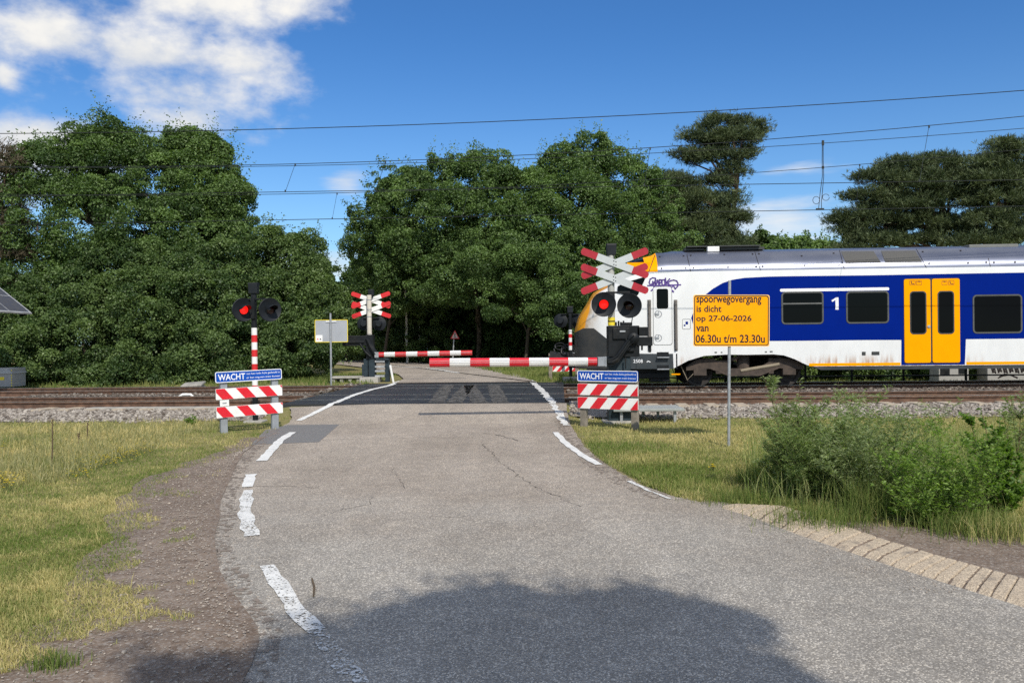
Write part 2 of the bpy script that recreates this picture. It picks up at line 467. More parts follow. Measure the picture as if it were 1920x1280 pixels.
# ================================================================== ground, road, railway
def asphalt_mat():
    m, nt, b, out = nm('asphalt'); n = NT(nt)
    v = n('ShaderNodeTexVoronoi'); v.inputs['Scale'].default_value = 120; n.l(n.obj(), v.inputs['Vector'])
    sp = n('ShaderNodeSeparateColor'); n.l(v.outputs['Color'], sp.inputs[0])
    g = n.sm(sp.outputs[0], .15, 1.0)
    big = n.noise(.55, 6, .6)
    mid = n.noise(5, 6, .65)
    sep = n('ShaderNodeSeparateXYZ'); n.l(n.obj(), sep.inputs[0])
    yy = n.math('ADD', sep.outputs['Y'], n.math('MULTIPLY', big, 5))
    far = n.sm(yy, 7.5, 12.5)
    base = n.mix(far, (.350, .330, .297), (.372, .328, .280))
    base = n.mix(n.sm(big, .35, .68), base, n.mix(1.0, base, (.84, .83, .82), 'MULTIPLY'))
    base = n.mix(n.sm(mid, .40, .70), base, n.mix(1.0, base, (1.16, 1.15, 1.13), 'MULTIPLY'))
    trk = n.noise(1.1, 6, .6, sc=(1.0, .10, 1))                     # polished wheel tracks along the road
    base = n.mix(n.sm(trk, .45, .62), base, n.mix(1.0, base, (1.10, 1.10, 1.10), 'MULTIPLY'))
    stain = n.sm(n.noise(.9, 10, .75, sc=(1, .7, 1)), .60, .74)
    base = n.mix(n.math('MULTIPLY', stain, .55), base, (.17, .155, .14))
    dark = n.mix(1.0, base, (.58, .57, .56), 'MULTIPLY')
    lite = n.mix(1.0, base, (1.65, 1.63, 1.58), 'MULTIPLY')
    c = n.mix(g, dark, base)
    c = n.mix(n.sm(sp.outputs[1], .76, .92), c, lite)
    edge = n.sm(v.outputs['Distance'], .3, .8)
    c = n.mix(n.math('MULTIPLY', edge, .35), c, dark)
    n.l(c, b.inputs['Base Color']); b.inputs['Roughness'].default_value = .9; b.inputs['Specular IOR Level'].default_value = .25
    h = n.math('ADD', n.math('MULTIPLY', v.outputs['Distance'], -.5), n.math('MULTIPLY', n.noise(40, 4), .5))
    n.bump(b, h, .5, .006)
    return m
M['asphalt'] = asphalt_mat()

def soil_mat(name, cols, scale=1.3, stones=0.0, bump=.6):
    m, nt, b, out = nm(name); n = NT(nt)
    f = n.noise(scale, 8, .65); f2 = n.noise(scale * 9, 6, .7)
    c = n.mix(n.sm(f, .35, .65), cols[0], cols[1])
    c = n.mix(n.sm(f2, .42, .68), c, cols[2])
    if stones:
        v = n('ShaderNodeTexVoronoi'); v.inputs['Scale'].default_value = 70; n.l(n.obj(), v.inputs['Vector'])
        sp = n('ShaderNodeSeparateColor'); n.l(v.outputs['Color'], sp.inputs[0])
        c = n.mix(n.math('MULTIPLY', n.sm(sp.outputs[0], .55, .9), stones), c, (.33, .30, .27))
        c = n.mix(n.math('MULTIPLY', n.sm(sp.outputs[1], .8, .95), stones), c, (.5, .48, .44))
    n.l(c, b.inputs['Base Color']); b.inputs['Roughness'].default_value = .95; b.inputs['Specular IOR Level'].default_value = .15
    n.bump(b, n.math('ADD', n.noise(60, 5), f2), bump, .02)
    return m
M['soil'] = soil_mat('verge_soil', [(.20, .185, .075), (.28, .235, .115), (.16, .17, .05)])
M['dirt'] = soil_mat('dirt', [(.185, .140, .108), (.25, .195, .152), (.13, .096, .073)], 1.1, .32)
M['ballastbed'] = soil_mat('ballast_bed', [(.20, .18, .15), (.28, .25, .22), (.10, .085, .07)], 3, .8, 1.0)

# ---- ground sheet
xs = np.unique(np.concatenate([np.linspace(-150, -16, 28), np.arange(-16, 16.01, .28), np.linspace(16, 150, 28)]))
ys = np.unique(np.concatenate([np.linspace(-40, 2, 22), np.arange(2, 30, .22), np.linspace(30, 60, 30), np.linspace(60, 420, 25)]))
X, Y = np.meshgrid(xs, ys); Z = hground(X, Y)
mb = MB(); nx = len(xs)
mb.v = [tuple(p) for p in np.stack([X.ravel(), Y.ravel(), Z.ravel()], 1)]
mb.f = [(j * nx + i, j * nx + i + 1, (j + 1) * nx + i + 1, (j + 1) * nx + i) for j in range(len(ys) - 1) for i in range(nx - 1)]
mb.m = [0] * len(mb.f)
setp(mb.build('ground', M['soil'], smooth=True), kind='structure')

# ---- near road
mb = MB(); yy = np.concatenate([np.linspace(-12, 3, 16), np.arange(3.2, 16.9, .12)]); K = 14
yy = [y for y in yy if TW(xl(y), y) < 16.85]
rows = []
for y in yy:
    a, b_ = float(xl(y)), float(xr(y))
    a += (float(fbm(y, 0, 5, 3)) - .5) * .12 + (float(vnoise(y, 3, 15, 14)) - .5) * .06; b_ += (float(fbm(y, 9, 6, 3)) - .5) * .06
    if y < 8.3: b_ += .30
    rows.append([(a + (b_ - a) * k / K, y) for k in range(K + 1)])
wl, wr = XCL + .0, XCR + .02
rows.append([((lambda s: (T(s, 16.86, 0).x, T(s, 16.86, 0).y))(wl + (wr - wl) * k / K + .95)) for k in range(K + 1)])
for r in rows:
    for (x, y) in r: mb.v.append((x, y, float(rz(TW(x, y))) + .004))
for j in range(len(rows) - 1):
    for k in range(K):
        a = j * (K + 1) + k; mb.f.append((a, a + 1, a + K + 2, a + K + 1)); mb.m.append(0)
setp(mb.build('road', M['asphalt'], smooth=True), kind='structure')

# ---- far road, bending left
far_px = [(742, 718), (757, 711), (748, 703), (722, 695), (690, 690), (640, 684), (560, 677), (440, 670), (440, 662), (560, 663.5), (640, 669), (720, 677), (800, 682), (880, 687), (930, 692), (967, 701), (1006, 718)]
pts = [G(x, y, .30) for x, y in far_px]
p0, p1 = T(TS(pts[0].x, pts[0].y), 24.36, 0), T(TS(pts[-1].x, pts[-1].y), 24.36, 0)
pts = [Vector((p0.x, p0.y, 0))] + pts + [Vector((p1.x, p1.y, 0))]
bm = bmesh.new(); vs = [bm.verts.new((p.x, p.y, .318)) for p in pts]; bm.faces.new(vs)
bmesh.ops.triangulate(bm, faces=bm.faces); bmesh.ops.recalc_face_normals(bm, faces=bm.faces)
me = bpy.data.meshes.new('far_road'); bm.to_mesh(me); bm.free(); me.materials.append(M['asphalt'])
setp(link('far_road', me), kind='structure')

# ---- gravelly dirt strip along the left edge, bare earth along the right edge
def sheet(name, left_fn, right_fn, ys_, mat, lift, kind='structure', cols=6, wob=.15, sd=1):
    mb = MB()
    for y in ys_:
        a, b_ = left_fn(y), right_fn(y)
        a += (float(fbm(y, sd, sd, 2.2)) - .5) * wob * 2
        for k in range(cols + 1):
            x = a + (b_ - a) * k / cols
            mb.v.append((x, y, HG(x, y) + lift + (.028 if k == cols and lift else 0)))
    for j in range(len(ys_) - 1):
        for k in range(cols):
            q = j * (cols + 1) + k; mb.f.append((q, q + 1, q + cols + 2, q + cols + 1)); mb.m.append(0)
    return setp(mb.build(name, mat, smooth=True), kind=kind)
DL_PX = [(-60, 1290), (0, 1262), (59, 1241), (133, 1196), (219, 1155), (227, 1120), (234, 1053), (270, 1030), (266, 999), (270, 944), (312, 901), (380, 872), (453, 845), (520, 800)]
_dl = sorted([(lambda p: (p.y, p.x))(GR(*q)) for q in DL_PX])
def dirtx(y): return float(np.interp(y, [a for a, b in _dl], [b for a, b in _dl]))
sheet('dirt_verge', lambda y: dirtx(y) - .3, lambda y: float(xl(y)) + .05, np.arange(2.2, 13.6, .1), M['dirt'], .012)
DR_PX = [(2600, 1268), (2200, 1163), (1930, 1092), (1840, 1068), (1760, 1046), (1660, 1016), (1560, 982), (1470, 952), (1385, 948)]
_dr = sorted([(lambda p: (p.y, p.x))(GR(*q)) for q in DR_PX])
def dirtr(y): return float(np.interp(y, [a for a, b in _dr], [b for a, b in _dr])) if y < 8.1 else float(xr(y))
DG_PX = [(2300, 1050), (1920, 992), (1750, 985), (1640, 988), (1560, 978), (1470, 953), (1385, 948)]
_dg = sorted([(lambda p: (p.y, p.x))(GR(*q)) for q in DG_PX])
def dirtg(y): return np.interp(y, [a for a, b in _dg], [b for a, b in _dg])
sheet('dirt_track', lambda y: dirtr(y) - .12, lambda y: max(float(dirtg(y)), dirtr(y)) + .35, np.arange(3.2, 7.7, .1), M['dirt'], .008, wob=0)

# ---- concrete rumble strip on the outside of the bend
def rumble():
    inner = [(1352, 952), (1420, 973), (1500, 1004), (1600, 1038), (1700, 1071), (1800, 1102), (1900, 1133), (2150, 1220), (2500, 1350)]
    outer = [(1385, 949), (1470, 953), (1560, 983), (1660, 1018), (1760, 1048), (1840, 1070), (1930, 1094), (2200, 1165), (2600, 1270)]
    a = [GR(*p) for p in inner]; b_ = [GR(*p) for p in outer]
    def samp(pl, t):
        q = t * (len(pl) - 1); i = min(int(q), len(pl) - 2); return pl[i].lerp(pl[i + 1], q - i)
    mb = MB(); n_ = 600; prev = None; cols = 6
    for i in range(n_ + 1):
        t = i / n_
        p, q = samp(a, t), samp(b_, t)
        row = []
        for k in range(cols + 1):
            u = k / cols; v = p.lerp(q, u)
            ph = (t * 30 + u * .30) % 1.0
            v.z += .004 + .024 * (1 - abs(2 * ph - 1) ** 14) * (1 if 0 < k else .0)
            row.append(v)
        row = [Vector((row[0].x, row[0].y, row[0].z - .012))] + row + [Vector((row[-1].x, row[-1].y, row[-1].z - .08))]
        mb.v += [tuple(v) for v in row]
    c2 = cols + 3
    for i in range(n_):
        for k in range(c2 - 1):
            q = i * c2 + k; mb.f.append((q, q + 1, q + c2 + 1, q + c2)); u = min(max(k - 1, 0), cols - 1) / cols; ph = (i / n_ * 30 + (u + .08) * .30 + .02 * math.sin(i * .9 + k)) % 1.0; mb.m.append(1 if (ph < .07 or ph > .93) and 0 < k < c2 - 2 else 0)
    m, nt, b, out = nm('rumble_concrete'); n = NT(nt)
    v = n('ShaderNodeTexVoronoi'); v.inputs['Scale'].default_value = 110; n.l(n.obj(), v.inputs['Vector'])
    sp = n('ShaderNodeSeparateColor'); n.l(v.outputs['Color'], sp.inputs[0])
    c = n.mix(n.sm(sp.outputs[0], .1, .9), (.34, .275, .20), (.56, .46, .335))
    c = n.mix(n.sm(n.noise(4, 6, .7), .5, .75), c, (.20, .17, .14))
    n.l(c, b.inputs['Base Color']); b.inputs['Roughness'].default_value = .9
    n.bump(b, v.outputs['Distance'], .5, .006)
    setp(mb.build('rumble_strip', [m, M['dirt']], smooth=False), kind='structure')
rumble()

# ---- road markings: worn white paint, laid on the asphalt
def wornmat(name, wear, col=(.74, .74, .71), scale=55):
    m, nt, b, out = nm(name); n = NT(nt)
    f = n.math('ADD', n.math('MULTIPLY', n.noise(scale, 4, .6), .65), n.math('MULTIPLY', n.noise(6, 6, .6), .35))
    al = n.sm(f, wear - .03, wear + .04)
    n.l(n.mix(n.sm(n.noise(9, 5), .35, .7), col, tuple(c * .82 for c in col)), b.inputs['Base Color'])
    b.inputs['Roughness'].default_value = .7
    tr = n('ShaderNodeBsdfTransparent'); mx = n('ShaderNodeMixShader')
    n.l(al, mx.inputs[0]); n.l(tr.outputs[0], mx.inputs[1]); n.l(b.outputs[0], mx.inputs[2]); n.l(mx.outputs[0], out.inputs[0])
    return m
MW = {'fresh': wornmat('road_paint', .34), 'mid': wornmat('road_paint_worn', .44), 'worn': wornmat('road_paint_very_worn', .54)}
def dens(pl, step=.15):
    out = [pl[0]]
    for a, b_ in zip(pl[:-1], pl[1:]):
        k = max(1, int((b_ - a).length / step))
        for i in range(1, k + 1): out.append(a.lerp(b_, i / k))
    return out
def marking(name, px, wd, mat, far=False, dz=.008, wob=.012, sd=0):
    pl = [(G(x, y, .30) if far else GR(x, y)) for x, y in px]
    pl = dens(pl); mb = MB(); k = len(pl); rnd = random.Random(sd + len(px))
    ws = wd if isinstance(wd, (list, tuple)) else [wd, wd]
    for i, p in enumerate(pl):
        d = pl[min(i + 1, k - 1)] - pl[max(i - 1, 0)]; d.z = 0; d.normalize(); q = Vector((d.y, -d.x, 0))
        h = (ws[0] + (ws[-1] - ws[0]) * i / max(1, k - 1)) / 2
        for sg in (-1, 1):
            v = p + q * (sg * (h + rnd.uniform(-wob, wob)))
            w = TW(v.x, v.y)
            z = .318 if far else (.30 if 16.86 < w < 24.36 else float(rz(w)) + .004)
            mb.v.append((v.x, v.y, z + dz))
    for i in range(k - 1): mb.f.append((2 * i, 2 * i + 1, 2 * i + 3, 2 * i + 2)); mb.m.append(0)
    o = mb.build(name, mat); return setp(o, kind='structure')
marking('road_marking', [(560, 789), (600, 770), (628, 757)], .12, MW['fresh'])
marking('road_marking', [(628, 757), (665, 741), (700, 730), (730, 723), (752, 714)], [.13, .16], MW['fresh'])
marking('road_marking', [(995, 713), (1018, 735), (1036, 757)], .15, MW['mid'], wob=.03)
marking('road_marking', [(1037, 758), (1050, 779), (1061, 798)], [.13, .12], MW['mid'], wob=.04)
marking('road_marking', [(1041, 811), (1062, 833), (1092, 855), (1123, 872)], [.105, .095], MW['fresh'])
marking('road_marking', [(1180, 903), (1215, 920), (1256, 937)], [.06, .03], MW['mid'])
marking('road_marking', [(549, 811), (528, 824), (508, 845), (490, 865)], [.13, .13], MW['fresh'])
marking('road_marking', [(471, 890), (463, 914)], .12, MW['fresh'])
marking('road_marking', [(465, 920), (459, 950), (464, 985), (472, 1006)], .12, MW['mid'], wob=.02)
marking('road_marking', [(500, 1062), (528, 1105), (556, 1146), (590, 1183)], [.115, .11], MW['mid'])
marking('road_marking', [(590, 1183), (620, 1219), (650, 1258), (690, 1310)], [.11, .12], MW['worn'])
marking('road_marking', [(730, 687), (790, 690)], .2, MW['mid'], far=True)
marking('road_marking', [(799, 691), (830, 695), (860, 700)], .16, MW['mid'], far=True)
# asphalt patch, cracks, seams
M['patch'] = pm('patch_asphalt', (.165, .162, .158), .85, var=.25, scale=40, bump=.4)
pp = [GR(x, y) for x, y in [(470, 834), (498, 806), (540, 797), (636, 796), (598, 829)]]
mb = MB(); mb.add([(p.x, p.y, p.z + .007) for p in pp], [(0, 1, 2, 3, 4)]); setp(mb.build('road_patch', M['patch']), kind='structure')
M['crack'] = pm('crack', (.085, .075, .066), .95, var=.3, scale=20)
def crack(px, wd, sd):
    rnd = random.Random(sd); pl = []
    base = dens([GR(*p) for p in px], .10)
    for p in base: pl.append(p + Vector((rnd.gauss(0, .02), rnd.gauss(0, .025), 0)))
    mb = MB(); k = len(pl)
    for i, p in enumerate(pl):
        d = pl[min(i + 1, k - 1)] - pl[max(i - 1, 0)]; d.z = 0
        if d.length < 1e-5: d = Vector((1, 0, 0))
        d.normalize(); q = Vector((d.y, -d.x, 0)); h = wd * rnd.uniform(.04, .5)
        for sg in (-1, 1):
            v = p + q * sg * h; mb.v.append((v.x, v.y, float(rz(TW(v.x, v.y))) + .0085))
    for i in range(k - 1): mb.f.append((2 * i, 2 * i + 1, 2 * i + 3, 2 * i + 2)); mb.m.append(0)
    setp(mb.build('road_crack', M['crack']), kind='structure')
for i, (px, wd) in enumerate([
    ([(905, 832), (935, 865), (990, 905), (1085, 950)], .012), ([(735, 878), (757, 916)], .008), ([(600, 825), (700, 822), (850, 820), (1000, 822)], .012),
    ([(470, 913), (530, 912), (600, 915)], .012), ([(640, 958), (690, 945), (700, 932)], .007), ([(650, 952), (600, 968)], .006),
([(905, 812), (935, 816), (970, 826)], .03), ([(960, 690 + 80), (1050, 765)], .02),
    ([(405, 913), (440, 918), (470, 914)], .012), ([(950, 912), (1010, 911)], .006), ([(700, 976), (880, 968)], .005)]):
    crack(px, wd, i)
# twig and small stones lying on the road
def pebble(mb, c, r, rnd):
    ico = [(0, 0, 1), (.89, 0, .45), (.28, .85, .45), (-.72, .53, .45), (-.72, -.53, .45), (.28, -.85, .45), (.72, .53, -.45), (-.28, .85, -.45), (-.89, 0, -.45), (-.28, -.85, -.45), (.72, -.53, -.45), (0, 0, -1)]
    fs = [(0, 1, 2), (0, 2, 3), (0, 3, 4), (0, 4, 5), (0, 5, 1), (1, 6, 2), (2, 7, 3), (3, 8, 4), (4, 9, 5), (5, 10, 1), (6, 7, 2), (7, 8, 3), (8, 9, 4), (9, 10, 5), (10, 6, 1), (11, 7, 6), (11, 8, 7), (11, 9, 8), (11, 10, 9), (11, 6, 10)]
    rot = Matrix.Rotation(rnd.uniform(0, 6.3), 3, 'Z')
    s = Vector((rnd.uniform(.7, 1.3), rnd.uniform(.6, 1.1), rnd.uniform(.4, .8))) * r
    mb.add([Vector(c) + rot @ Vector((a * s.x * rnd.uniform(.8, 1.2), b_ * s.y * rnd.uniform(.8, 1.2), d * s.z * rnd.uniform(.8, 1.2))) for a, b_, d in ico], fs)
M['stone'] = pm('pale_stone', (.33, .285, .24), .85, var=.35, scale=30)
rnd = random.Random(4); mb = MB()
for i in range(1800):
    y = rnd.uniform(3.4, 12); x = rnd.uniform(dirtx(y), float(xl(y)) - .02)
    pebble(mb, (x, y, HG(x, y) + .018), rnd.uniform(.003, .009) * (1.8 if rnd.random() < .06 else 1), rnd)
for i in range(1500):
    y = 3.6 + 9 * rnd.random() ** 1.5; x = float(xl(y)) + rnd.gauss(0, .14) + (.15 if rnd.random() < .3 else 0)
    pebble(mb, (x, y, HG(x, y) + .034 if x > float(xl(y)) else HG(x, y) + .02), rnd.uniform(.003, .009), rnd)
for i in range(700):
    y = 5.2 + 8 * rnd.random() ** 1.5; x = float(xr(y)) + rnd.gauss(-.05, .12)
    pebble(mb, (x, y, float(rz(TW(x, y))) + .008), rnd.uniform(.002, .007), rnd)
setp(mb.build('gravel', M['stone']), kind='stuff')
DUST = wornmat('edge_dust', .535, (.24, .195, .155), 16)
def dust_strip(fn, o0, o1, y0, y1):
    mb = MB(); ys_ = np.arange(y0, y1, .12)
    for y in ys_:
        for k in range(5):
            x = float(fn(y)) + o0 + (o1 - o0) * k / 4 + (float(fbm(y, k, 33, 2)) - .5) * .15
            mb.v.append((x, y, float(rz(TW(x, y))) + .0075))
    for j in range(len(ys_) - 1):
        for k in range(4): q = j * 5 + k; mb.f.append((q, q + 1, q + 6, q + 5)); mb.m.append(0)
    setp(mb.build('road_dust', DUST), kind='structure')
dust_strip(xl, -.02, .20, 3.2, 14.5); dust_strip(xr, -.24, .0, 8.3, 15.5)
mb = MB(); a, b_ = GR(585, 1088), GR(588, 1122)
mb.tube([a + Vector((0, 0, .015)), a.lerp(b_, .5) + Vector((.01, 0, .013)), b_ + Vector((0, 0, .015))], [.006, .008, .005], 5)
setp(mb.build('fallen_twig', M['drystem']), 'thin dry twig lying on the asphalt beside the worn white line', 'twig')

# ---- crossing deck of black rubber panels
def deck():
    m, nt, b, out = nm('rubber_deck'); n = NT(nt)
    c = n.mix(n.sm(n.noise(1.2, 6, .6), .35, .7), (.014, .015, .018), (.025, .026, .029))
    dust = n.sm(n.noise(3, 8, .7, sc=(1.0, .25, 1)), .52, .8, 0, .55)
    c = n.mix(dust, c, (.10, .092, .08))
    n.l(c, b.inputs['Base Color']); b.inputs['Roughness'].default_value = .55
    v = n('ShaderNodeTexVoronoi'); v.inputs['Scale'].default_value = 22; n.l(n.obj(), v.inputs['Vector']); n.bump(b, v.outputs['Distance'], .25, .006)
    deck_l, deck_r = TS(XCL, 16.9), TS(XCR, 16.9)
    k = 0
    for (w0, w1) in ((16.87, 17.94), (18.11, 19.39), (19.57, 21.94), (22.11, 23.39), (23.57, 24.35)):
        n_ = 6
        mb = MB()
        for i in range(n_):
            s0 = deck_l + (deck_r - deck_l) * i / n_ + .004; s1 = deck_l + (deck_r - deck_l) * (i + 1) / n_ - .004
            rot = Matrix.Rotation(-TH, 3, 'Z')
            mb.box(T((s0 + s1) / 2, (w0 + w1) / 2, .20), (s1 - s0, w1 - w0, .20), rot)
        setp(mb.build('crossing_deck', m, bevel=.006), kind='structure')
    # dusty tyre tracks carried on to the deck
    tm = wornmat('dust_on_deck', .47, (.115, .108, .098), 14)
    for px in ([(840, 722), (818, 756)], [(878, 722), (852, 756)], [(925, 722), (938, 756)], [(880, 722), (898, 756)]):
        marking('dust_track', px, .33, tm, dz=.006, wob=.03)
deck()

# ---- rails
M['rust'] = pm('rusty_rail', (.135, .078, .052), .85, .2, var=.35, scale=8, dirt=(.06, .04, .035), dirt_amt=.6)
M['railtop'] = pm('polished_railhead', (.42, .41, .40), .28, .9, var=.1)
def rail(w, lab):
    t = thing('rail', lab, 'rail', T(0, w, .13), -TH, 'rails of the two tracks')
    prof = [(-.062, 0), (.062, 0), (.062, .012), (.018, .03), (.010, .05), (.010, .12), (.036, .134), (.036, .166), (-.036, .166), (-.036, .134), (-.010, .12), (-.010, .05), (-.018, .03), (-.062, .012)]
    mb = MB(); n = len(prof); L_ = 40
    mb.add([(-L_, y, z) for y, z in prof] + [(L_, y, z) for y, z in prof], [(i, (i + 1) % n, n + (i + 1) % n, n + i) for i in range(n)] + [tuple(range(n)), tuple(range(2 * n - 1, n - 1, -1))])
    mb.build('rail_body', M['rust'], t)
    mb = MB(); mb.box((0, 0, .170), (2 * L_, .062, .008)); mb.build('railhead', M['railtop'], t)
rail(18.0, 'rusty rail closest to the red and white boards, beside the pale ballast slope')
rail(19.5, 'second rusty rail, just behind the rail beside the ballast slope')
rail(22.0, 'rail under the near wheels of the train')
rail(23.5, 'rail under the far side of the train, in front of the grass bank')
# sleepers of the near track
slp = MB(); slp.box((0, 0, -.05), (.24, 2.5, .16)); 
first = None; M['sleeper'] = pm('concrete_sleeper', (.40, .34, .26), .9, var=.2, scale=5, dirt=(.16, .10, .07), dirt_amt=.5)
me = None
for i in range(-19, 26):
    s = i * .6 + .13
    if TS(XCL, 18) - .3 < s < TS(XCR, 18) + .2: continue
    if first is None:
        first = slp.build('sleeper', M['sleeper'], bevel=.01); o = first
    else:
        o = first.copy(); COL.objects.link(o)
    o.location = T(s, 18.62, .15); o.rotation_euler = (0, 0, -TH)
    setp(o, 'concrete sleeper with its pale end showing under the rusty near rail', 'sleeper', 'concrete sleepers under the near track')
# kerb slab along the left near rail
mb = MB(); p = T(TS(G(300, 771, .15).x, 17.7), 17.62, .12)
sA, sB = TR(170, 770, 17.7)[0], TR(540, 766, 17.7)[0]
rot = Matrix.Rotation(-TH, 3, 'Z')
mb.box(T((sA + sB) / 2, 17.66, .125), (sB - sA, .28, .14), rot)
o = mb.build('edge_slab', M['concrete'], bevel=.01); setp(o, 'long low concrete edge slab at the foot of the near rail left of the road', 'slab')

# ---- ballast stones
def ballast():
    rng = np.random.default_rng(5)
    ico = np.array([(0, 0, 1), (.89, 0, .45), (.28, .85, .45), (-.72, .53, .45), (-.72, -.53, .45), (.28, -.85, .45), (.72, .53, -.45), (-.28, .85, -.45), (-.89, 0, -.45), (-.28, -.85, -.45), (.72, -.53, -.45), (0, 0, -1)])
    fs = np.array([(0, 1, 2), (0, 2, 3), (0, 3, 4), (0, 4, 5), (0, 5, 1), (1, 6, 2), (2, 7, 3), (3, 8, 4), (4, 9, 5), (5, 10, 1), (6, 7, 2), (7, 8, 3), (8, 9, 4), (9, 10, 5), (10, 6, 1)])
    def batch(n, s0, s1, w0, w1, lift):
        s = rng.uniform(s0, s1, n); w = rng.uniform(w0, w1, n)
        return s, w, np.full(n, lift)
    S = []
    Lx, Rx = TS(XCL, 17) - .1, TS(XCR, 17) + .1
    for (a, b_) in ((-14, Lx), (Rx, 15)):
        L = b_ - a
        S.append(batch(int(L * 620), a, b_, 15.55, 17.55, .0))
        S.append(batch(int(L * 300), a, b_, 17.5, 18.0, .0))
        S.append(batch(int(L * 330), a, b_, 18.05, 19.45, .03))
        S.append(batch(int(L * 420), a, b_, 19.55, 21.95, .07))
        S.append(batch(int(L * 140), a, b_, 23.5, 24.6, .04))
    s, w, lf = (np.concatenate(q) for q in zip(*S))
    keep = np.where(w < 16.2, rng.random(len(s)) < np.clip((w - 15.5 + (fbm(s, w, 8, 1.5) - .5) * .9) / .5, .04, 1), True)
    s, w, lf = s[keep], w[keep], lf[keep]; n = len(s)
    x = s * CT + w * ST; y = -s * ST + w * CT
    z = hground(x, y) + lf + rng.uniform(-.01, .03, n)
    sc = rng.uniform(.022, .046, n)[:, None] * np.stack([rng.uniform(.7, 1.35, n), rng.uniform(.7, 1.3, n), rng.uniform(.5, 1.0, n)], 1)
    v = ico[None] * sc[:, None, :] * rng.uniform(.75, 1.25, (n, 12, 1))
    a = rng.uniform(0, 6.283, n); t = rng.uniform(-.7, .7, n)
    ca, sa, ct, st = np.cos(a)[:, None], np.sin(a)[:, None], np.cos(t)[:, None], np.sin(t)[:, None]
    vx, vy, vz = v[..., 0], v[..., 1], v[..., 2]
    vy, vz = vy * ct - vz * st, vy * st + vz * ct
    vx, vy = vx * ca - vy * sa, vx * sa + vy * ca
    v = np.stack([vx + x[:, None], vy + y[:, None], vz + z[:, None]], -1)
    tri = v[:, fs, :].reshape(-1, 3)
    tint = np.repeat(np.clip(rng.normal(.52, .30, n) - .45 * (w > 17.9), 0, 1), len(fs) * 3)
    m, nt, b, out = nm('ballast_stone'); nn = NT(nt)
    at = nn('ShaderNodeAttribute', attribute_name='tint')
    c = nn.mix(at.outputs['Fac'], (.085, .065, .05), (.42, .38, .33))
    nn.l(c, b.inputs['Base Color']); b.inputs['Roughness'].default_value = .85
    o = qmesh('ballast', tri, 3, m, {'tint': tint}); setp(o, kind='stuff')
    # bed below the stones
    mb = MB()
    for (a_, b2) in ((-60, Lx), (Rx, 60)):
        for (w0, w1, dz) in ((15.75, 17.3, .012), (17.3, 24.7, .02)):
            k = 40
            vs, fs_ = [], []
            for i in range(k + 1):
                ss = a_ + (b2 - a_) * i / k
                for ww in (w0, w1):
                    p = T(ss, ww, 0); vs.append((p.x, p.y, HG(p.x, p.y) + dz))
            fs_ = [(2 * i, 2 * i + 2, 2 * i + 3, 2 * i + 1) for i in range(k)]
            mb.add(vs, fs_)
    setp(mb.build('ballast_bed', M['ballastbed']), kind='structure')
ballast()

# ---- grass
def blades(name, x, y, h, wd, tint, mat, lean=.5, rng=None, kind='stuff', nseg=2):
    n = len(x); z = hground(x, y)
    a = rng.uniform(0, 6.283, n); la = rng.uniform(0, 6.283, n)
    ln = np.abs(rng.normal(0, lean, n)) * h
    dx, dy = np.cos(a) * wd / 2, np.sin(a) * wd / 2
    mx, my = x + np.cos(la) * ln * .35, y + np.sin(la) * ln * .35
    tx, ty = x + np.cos(la) * ln, y + np.sin(la) * ln
    tz = z + np.sqrt(np.maximum(h * h - ln * ln * .6, .15 * h * h))
    mz = z + (tz - z) * .6
    q = np.stack([np.stack([x - dx, y - dy, z - .01], 1), np.stack([x + dx, y + dy, z - .01], 1), np.stack([mx + dx * .75, my + dy * .75, mz], 1), np.stack([mx - dx * .75, my - dy * .75, mz], 1),
                  np.stack([mx - dx * .75, my - dy * .75, mz], 1), np.stack([mx + dx * .75, my + dy * .75, mz], 1), np.stack([tx + dx * .1, ty + dy * .1, tz], 1), np.stack([tx - dx * .1, ty - dy * .1, tz], 1)], 1).reshape(-1, 3)
    return setp(qmesh(name, q, 4, mat, {'tint': np.repeat(tint, 8)}), kind=kind)
def sample_persp(rng, n, x0, x1, y0, y1, p=1.6):
    u = rng.random(n); k = 1 - p
    y = (y0 ** k + u * (y1 ** k - y0 ** k)) ** (1 / k)
    return rng.uniform(x0, x1, n) , y
